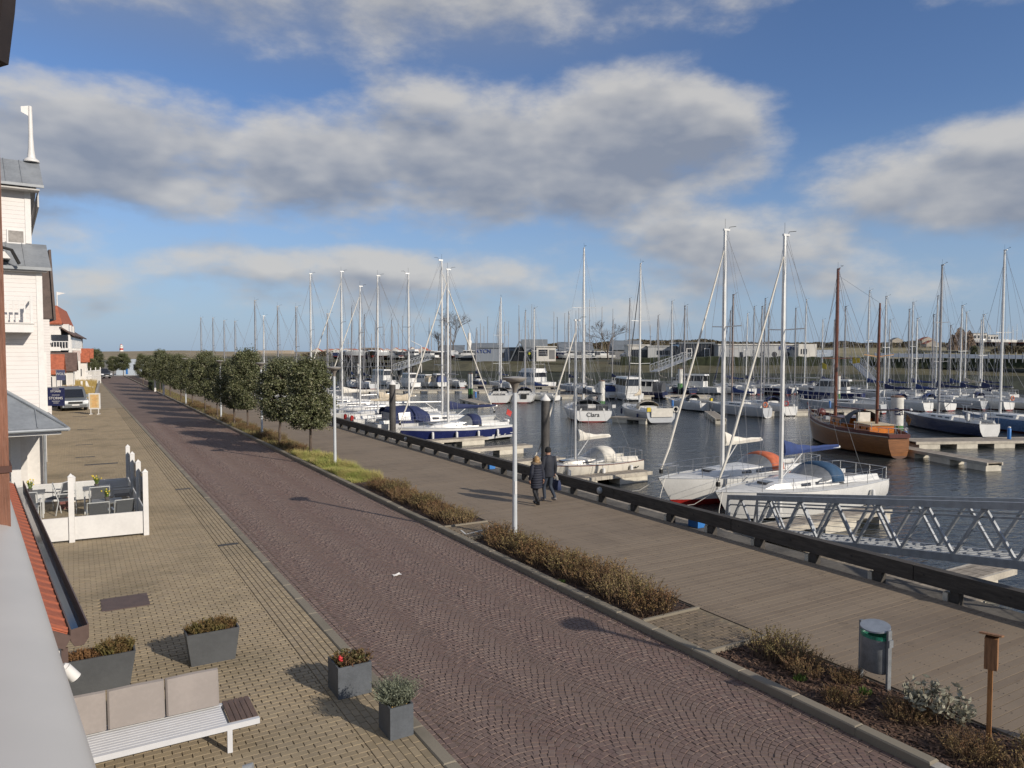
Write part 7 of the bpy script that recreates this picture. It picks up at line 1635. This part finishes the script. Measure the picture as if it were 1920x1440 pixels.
for k in range(5): MB().box(w * (k + .25) / 5, w * (k + .8) / 5, -.06, -.003, h * .3, h * .75).build('window', darkglass, o)
# apartment row beyond the dunes at left
o, w, h = block('pale_apartment_row', 'long pale apartment row among the dunes left of the masts', 482, 545, 657, 664, 480, 8, mat('pale sand wall', (.40, .34, .27), .8), None)
# --- lighthouse, white tower, white ship-like hall at the road end
x, y, z = far(228, 672, 700); o = thing('lighthouse', 'red and white banded lighthouse beyond the dunes', 'lighthouse', (x, y, -1)); zt = far(228, 645, 700)[2] + 1; nb = 6
for k in range(nb): MB().cyl((0, 0, zt * .82 * k / nb), (0, 0, zt * .82 * (k + 1) / nb), 2.2 - .13 * k, 2.2 - .13 * (k + 1), 16).build('band', red if k % 2 == 0 else white, o)
MB().cyl((0, 0, zt * .82), (0, 0, zt * .86), 1.8, 1.8, 16).build('gallery', white, o); MB().cyl((0, 0, zt * .86), (0, 0, zt * .95), .9, .9, 12).build('lantern', white, o); MB().lathe([(1.1, zt * .95), (.15, zt)], 12).build('lantern_roof', red, o)
x, y, z = far(880, 665, 420); o = thing('white_tower', 'slender white tower on the skyline left of the clubhouse', 'tower', (x, y, z)); zt = far(880, 617, 420)[2] - z
MB().cyl((0, 0, 0), (0, 0, zt * .55), 1.5, 1.3, 12).build('shaft', white, o); MB().cyl((0, 0, zt * .55), (0, 0, zt * .85), .9, .8, 12).build('upper_shaft', white, o); MB().cyl((0, 0, zt * .85), (0, 0, zt), .15, .1, 6).build('aerial', white, o)
o, w, h = block('white_hall', 'pale blue-white hall closing the far end of the road', 218, 262, 674, 704, 160, 8, mat('pale blue white wall', (.52, .58, .64), .6), None)
MB().box(w * .42, w * .50, -.06, -.003, .3, 2.1).build('door', bluebox, o); MB().box(w * .75, w * .95, -.06, -.003, 1.2, 2.4).build('window', darkglass, o)
o, w, h = block('grey_hall', 'low grey hall left of the round evergreens', 186, 214, 678, 700, 175, 8, shedm, greyroof)
for lab, u, d, g_ in (('bollard post beside the clipped hedge', 290, 92, 1), ('white marker post under the far trees', 306, 84, 1)):
    x, y = q2w((u - CU) / FPX * d, d); o = thing('marker_post', lab, 'post', (x, y, 0)); MB().box(-.1, .1, -.1, .1, 0, 1.5).build('shaft', white, o); MB().box(-.13, .13, -.13, .13, 1.5, 1.56).build('cap', white, o)

# ================================================================ PEOPLE
def clothed(name, bands, rough=.8, bump=.25):
    "one cloth colour per height band of the body (upper limits in metres)"
    m = bpy.data.materials.new(name); m.use_nodes = True; NV.T = t = m.node_tree; b = t.nodes['Principled BSDF']; b.inputs['Roughness'].default_value = rough
    s = t.nodes.new('ShaderNodeSeparateXYZ'); oc = t.nodes.new('ShaderNodeTexCoord').outputs['Object']; t.links.new(oc, s.inputs[0])
    r = t.nodes.new('ShaderNodeValToRGB'); r.color_ramp.interpolation = 'CONSTANT'; t.links.new((NV(s.outputs[2]) * .5).k, r.inputs[0])
    while len(r.color_ramp.elements) < len(bands): r.color_ramp.elements.new(.5)
    lo = 0.0
    for e, (top, c) in zip(r.color_ramp.elements, bands): e.position = lo * .5; e.color = (*c, 1); lo = top
    t.links.new(r.outputs[0], b.inputs[0]); n = t.nodes.new('ShaderNodeTexNoise'); t.links.new(oc, n.inputs['Vector']); n.inputs['Scale'].default_value = 9; n.inputs['Detail'].default_value = 4
    bn = t.nodes.new('ShaderNodeBump'); bn.inputs['Strength'].default_value = bump; bn.inputs['Distance'].default_value = .03; t.links.new(n.outputs[0], bn.inputs['Height']); t.links.new(bn.outputs[0], b.inputs['Normal'])
    return m
def skin_body(name, joints, bones, m, parent):
    bm = bmesh.new(); ly = bm.verts.layers.skin.verify(); V = {}
    for k, (p, r) in joints.items():
        v = bm.verts.new(p); v[ly].radius = r if isinstance(r, tuple) else (r, r); V[k] = v; v[ly].use_root = (k == 'pelvis')
    for a, c in bones: bm.edges.new((V[a], V[c]))
    me = bpy.data.meshes.new(name); bm.to_mesh(me); bm.free(); me.materials.append(m); o = link(name, me, parent)
    s = o.modifiers.new('skin', 'SKIN'); s.use_smooth_shade = True; ss = o.modifiers.new('sub', 'SUBSURF'); ss.levels = 2; ss.render_levels = 2
    return o
def hand(parent, p, m, sx, grip=False):
    h = MB(); p = Vector(p); h.sphere(p, .045, 8, 6, (.5, .75, 1.0))
    for k in range(4):
        b0 = p + Vector((0, -.028 + k * .02, -.035)); l = (.06, .07, .066, .05)[k]; bend = Vector((-sx * (.03 if not grip else .05), .006, 0)); h.tube([b0, b0 + Vector((0, 0, -l * .5)) + bend * .4, b0 + Vector((0, 0, -l * (1 if not grip else .55))) + bend], [.0095, .009, .007], 6)
    h.tube([p + Vector((0, .03, .015)), p + Vector((-sx * .012, .052, -.012)), p + Vector((-sx * .022, .055, -.042))], [.011, .010, .008], 6)
    return h.build('hand', m, parent, smooth=True)
BONES = [('pelvis', 'spine'), ('spine', 'chest'), ('chest', 'neck'), ('neck', 'skull'), ('skull', 'crown'), ('chest', 'lsh'), ('lsh', 'lel'), ('lel', 'lwr'), ('chest', 'rsh'), ('rsh', 'rel'), ('rel', 'rwr'), ('pelvis', 'lhip'), ('lhip', 'lkn'), ('lkn', 'lan'), ('lan', 'lto'), ('pelvis', 'rhip'), ('rhip', 'rkn'), ('rkn', 'ran'), ('ran', 'rto')]
skinm = mat('skin', (.48, .28, .20), .6, var=.08)
def man():
    x, y, _ = at(1028, 940); P = thing('person', 'person in black beanie, navy jacket and jeans walking away carrying a blue bag', 'person', (x, y, 0), radians(4))
    J = {'pelvis': ((0, 0, .95), (.15, .115)), 'spine': ((0, .01, 1.12), (.155, .12)), 'chest': ((0, -.005, 1.36), (.175, .125)), 'neck': ((0, .01, 1.53), .062), 'skull': ((0, .025, 1.64), (.085, .10)), 'crown': ((0, .02, 1.73), (.075, .085)),
         'lsh': ((-.20, 0, 1.45), .078), 'lel': ((-.265, -.03, 1.17), .058), 'lwr': ((-.27, .05, .93), .040), 'rsh': ((.20, 0, 1.45), .078), 'rel': ((.265, -.03, 1.17), .058), 'rwr': ((.28, .0, .92), .040),
         'lhip': ((-.09, .0, .88), .10), 'lkn': ((-.10, .12, .50), .070), 'lan': ((-.10, .06, .10), .052), 'lto': ((-.11, .24, .045), .042), 'rhip': ((.09, 0, .88), .10), 'rkn': ((.10, .03, .49), .070), 'ran': ((.10, -.24, .17), .052), 'rto': ((.105, -.12, .05), .042)}
    jk = (.014, .017, .028); skin_body('body', J, BONES, clothed('man clothes', [(.09, (.09, .085, .08)), (.98, (.028, .038, .058)), (1.56, jk), (2.0, (.42, .24, .17))]), P)
    c = MB(); rows = []
    for z, w, d_ in ((.84, .215, .165), (.92, .22, .17), (1.1, .205, .158), (1.3, .225, .165), (1.44, .21, .145), (1.51, .12, .10), (1.56, .085, .085)): rows.append([(w * cos(a) * (1 + .03 * sin(5 * a + z * 17)), d_ * sin(a) * (1 + .03 * sin(4 * a + z * 23)), z) for a in [2 * pi * i / 24 for i in range(24)]])
    c.loft(rows); jm = mat('navy jacket cloth', jk, .75, var=.2, scale=7, bump=.5, bscale=14); c.build('jacket', jm, P, smooth=True)
    for s_ in 'lr':
        a, b_, d_ = (Vector(J[s_ + k][0]) for k in ('sh', 'el', 'wr')); t = MB(); t.tube([a + Vector((0, 0, .03)), a.lerp(b_, .5), b_, b_.lerp(d_, .6), d_], [.092, .082, .074, .064, .056], 12); t.build('sleeve', jm, P, smooth=True)
    h = MB(); h.lathe([(.099, 1.645), (.106, 1.66), (.106, 1.70), (.10, 1.75), (.075, 1.80), (.03, 1.825)], 16, (0, .018, 0)); h.build('beanie', mat('black knit', (.012, .012, .013), .9, bump=.4, bscale=60), P, smooth=True)
    f = MB(); f.sphere((0, .125, 1.63), .02, 6, 5, (.7, 1, 1.1)); f.build('nose', skinm, P)
    for sx in (-1, 1): MB().sphere((sx * .094, .02, 1.63), .026, 6, 5, (.35, .8, 1.1)).build('ear', skinm, P); MB().sphere((sx * .034, .108, 1.66), .011, 6, 5).build('eye', white, P)
    hand(P, (-.27, .06, .875), skinm, -1); hand(P, (.285, .0, .865), skinm, 1, True)
    for s_, off in (('l', Vector((0, .10, -.03))), ('r', Vector((0, .06, -.06)))):
        a = Vector(J[s_ + 'an'][0]); MB().sphere(a + off + Vector((0, 0, -.0)), .14, 10, 6, (.42, 1.0, .42)).build('shoe', mat('grey trainers', (.22, .20, .19), .7), P, smooth=True)
    B = thing('shopping_bag', 'dark blue shopping bag with pale handles held by the walking man', 'bag', (x + .30, y - .01, .36), radians(4)); q = lambda w, d_, z: [(-d_, -w, z), (d_, -w, z), (d_, w, z), (-d_, w, z)]
    MB().loft([q(.17, .06, 0), q(.185, .075, .02), q(.19, .07, .2), q(.18, .03, .34)]).build('bag_body', mat('blue woven bag', (.016, .028, .085), .6, var=.2, bump=.4, bscale=12), B, smooth=True)
    for sx in (-1, 1): MB().tube([(sx * .02, -.09, .33), (sx * .02, -.05, .46), (sx * .012, 0, .50), (sx * .02, .05, .46), (sx * .02, .09, .33)], .009, 5).build('handle', whitecloth, B)
def woman():
    x, y, _ = at(1006, 947); P = thing('person', 'person with blond hair in dark quilted coat and fur hood walking away', 'person', (x, y, 0), radians(6))
    J = {'pelvis': ((0, 0, .86), (.13, .11)), 'spine': ((0, .01, 1.0), (.125, .10)), 'chest': ((0, 0, 1.22), (.14, .105)), 'neck': ((0, .01, 1.36), .05), 'skull': ((0, .02, 1.47), (.078, .09)), 'crown': ((0, .015, 1.55), (.07, .08)),
         'lsh': ((-.165, 0, 1.30), .065), 'lel': ((-.235, -.04, 1.06), .050), 'lwr': ((-.235, .05, .85), .034), 'rsh': ((.165, 0, 1.30), .065), 'rel': ((.235, -.03, 1.06), .05), 'rwr': ((.24, -.06, .84), .034),
         'lhip': ((-.08, 0, .80), .09), 'lkn': ((-.09, .02, .45), .058), 'lan': ((-.095, -.22, .16), .042), 'lto': ((-.10, -.12, .04), .036), 'rhip': ((.08, 0, .80), .09), 'rkn': ((.09, .12, .45), .058), 'ran': ((.095, .10, .09), .042), 'rto': ((.10, .25, .035), .036)}
    skin_body('body', J, BONES, clothed('woman clothes', [(.30, (.012, .012, .013)), (.84, (.016, .017, .022)), (1.41, (.012, .014, .026)), (2.0, (.45, .26, .19))]), P)
    cm = mat('navy quilted coat', (.013, .016, .030), .75, var=.2, scale=6, bump=.3, bscale=14); c = MB(); rows = []; zz = .56
    while zz < 1.36:
        k = (zz - .56) / .8; w = lerp(.20, .185, k) + .012 * sin(k * 3); d_ = lerp(.17, .15, k)
        if k > .85: w = lerp(.185, .10, (k - .85) / .15); d_ = lerp(.15, .09, (k - .85) / .15)
        for dz, puff in ((0, .94), (.025, 1.03), (.055, 1.03)): rows.append([(w * puff * cos(a), d_ * puff * sin(a), zz + dz) for a in [2 * pi * i / 24 for i in range(24)]])
        zz += .08
    c.loft(rows); c.build('coat', cm, P, smooth=True)
    for s_ in 'lr':
        a, b_, d_ = (Vector(J[s_ + k][0]) for k in ('sh', 'el', 'wr')); t = MB(); pts, rs = [], []
        for i in range(13): q = i / 12; p = a.lerp(b_, q * 2) if q < .5 else b_.lerp(d_, q * 2 - 1); pts.append(p); rs.append((.078 - .022 * q) * (1.05 if i % 2 else .93))
        t.tube(pts, rs, 12); t.build('sleeve', cm, P, smooth=True)
    fur = MB(); rr = random.Random(2); core = MB(); core.tube([(.13 * cos(a), .02 + .10 * sin(a), 1.375 + .02 * sin(a)) for a in [2 * pi * i / 16 for i in range(17)]], .045, 8); core.build('hood_core', mat('fur base', (.20, .16, .12), .9), P, smooth=True)
    for _ in range(900):
        a = rr.uniform(0, 6.28); b0 = Vector((.13 * cos(a), .02 + .10 * sin(a), 1.375)); d_ = Vector((rr.gauss(0, 1), rr.gauss(0, 1), rr.gauss(0, 1))).normalized(); p = b0 + d_ * .042; e = d_.orthogonal().normalized() * .006; fur.add([p - e, p + e, p + d_ * .035], [(0, 1, 2)])
    fur.build('fur_trim', mat('pale fur', (.30, .25, .20), .9, var=.3), P)
    hr = MB(); hm_ = mat('blond hair', (.36, .22, .09), .55, var=.35, scale=20, stretch=(3, 3, .6)); hr.sphere((0, .0, 1.49), .105, 14, 10, (.95, 1.0, 1.12)); hr.loft([[(.10 * cos(a), -.01 + .085 * sin(a), 1.47) for a in [pi + pi * i / 10 for i in range(11)]] , [(.11 * cos(a), -.015 + .10 * sin(a), 1.38) for a in [pi + pi * i / 10 for i in range(11)]]], False, False, closed=False); hr.build('hair', hm_, P, smooth=True)
    fc = MB(); fc.sphere((0, .045, 1.465), .085, 12, 8, (.85, .85, 1.15)); fc.build('face', skinm, P, smooth=True); MB().sphere((0, .125, 1.46), .015, 6, 5).build('nose', skinm, P)
    for sx in (-1, 1): MB().sphere((sx * .03, .108, 1.485), .01, 6, 5).build('eye', white, P)
    hand(P, (-.235, .06, .80), skinm, -1); hand(P, (.24, -.06, .79), skinm, 1)
    for s_, dy, dz in (('l', .05, -.07), ('r', .09, -.03)):
        a = Vector(J[s_ + 'an'][0]); k = Vector(J[s_ + 'kn'][0]); bt = MB(); bt.tube([a.lerp(k, .75), a.lerp(k, .3), a], [.068, .058, .052], 10); bt.sphere(a + Vector((0, dy, dz)), .12, 10, 6, (.40, 1.0, .42)); bt.box(a.x - .02, a.x + .02, a.y - .05, a.y - .01, max(0, a.z - .10), a.z); bt.build('boot', mat('black leather boot', (.012, .011, .011), .4), P, smooth=True)
man(); woman()
def far_person(label, u, v, d, jacket, trousers, z=None):
    x, y, zz = far(u, v, d); P = thing('person', label, 'person', (x, y, zz), R.uniform(0, 6))
    J = {'pelvis': ((0, 0, .95), (.15, .115)), 'spine': ((0, .01, 1.12), (.16, .125)), 'chest': ((0, 0, 1.36), (.185, .13)), 'neck': ((0, .01, 1.53), .062), 'skull': ((0, .025, 1.64), (.085, .10)), 'crown': ((0, .02, 1.73), (.075, .085)),
         'lsh': ((-.21, 0, 1.45), .085), 'lel': ((-.27, -.03, 1.17), .064), 'lwr': ((-.25, .12, .98), .044), 'rsh': ((.21, 0, 1.45), .085), 'rel': ((.27, -.03, 1.17), .064), 'rwr': ((.25, .14, 1.0), .044),
         'lhip': ((-.09, .0, .88), .10), 'lkn': ((-.10, .04, .50), .070), 'lan': ((-.10, 0, .08), .052), 'lto': ((-.11, .14, .04), .042), 'rhip': ((.09, 0, .88), .10), 'rkn': ((.10, .03, .49), .070), 'ran': ((.10, -.02, .08), .052), 'rto': ((.105, .12, .04), .042)}
    skin_body('body', J, BONES, clothed(label[:20], [(.09, (.05, .05, .05)), (.98, trousers), (1.50, jacket), (1.69, (.42, .24, .17)), (2.0, (.05, .035, .025))]), P)
far_person('person in yellow high-visibility jacket standing on the far pontoon', 1493, 714, 152, (.60, .55, .03), (.02, .02, .025))
far_person('person in yellow vest standing beside the grey hall door', 992, 673, 174, (.55, .55, .05), (.05, .05, .06))
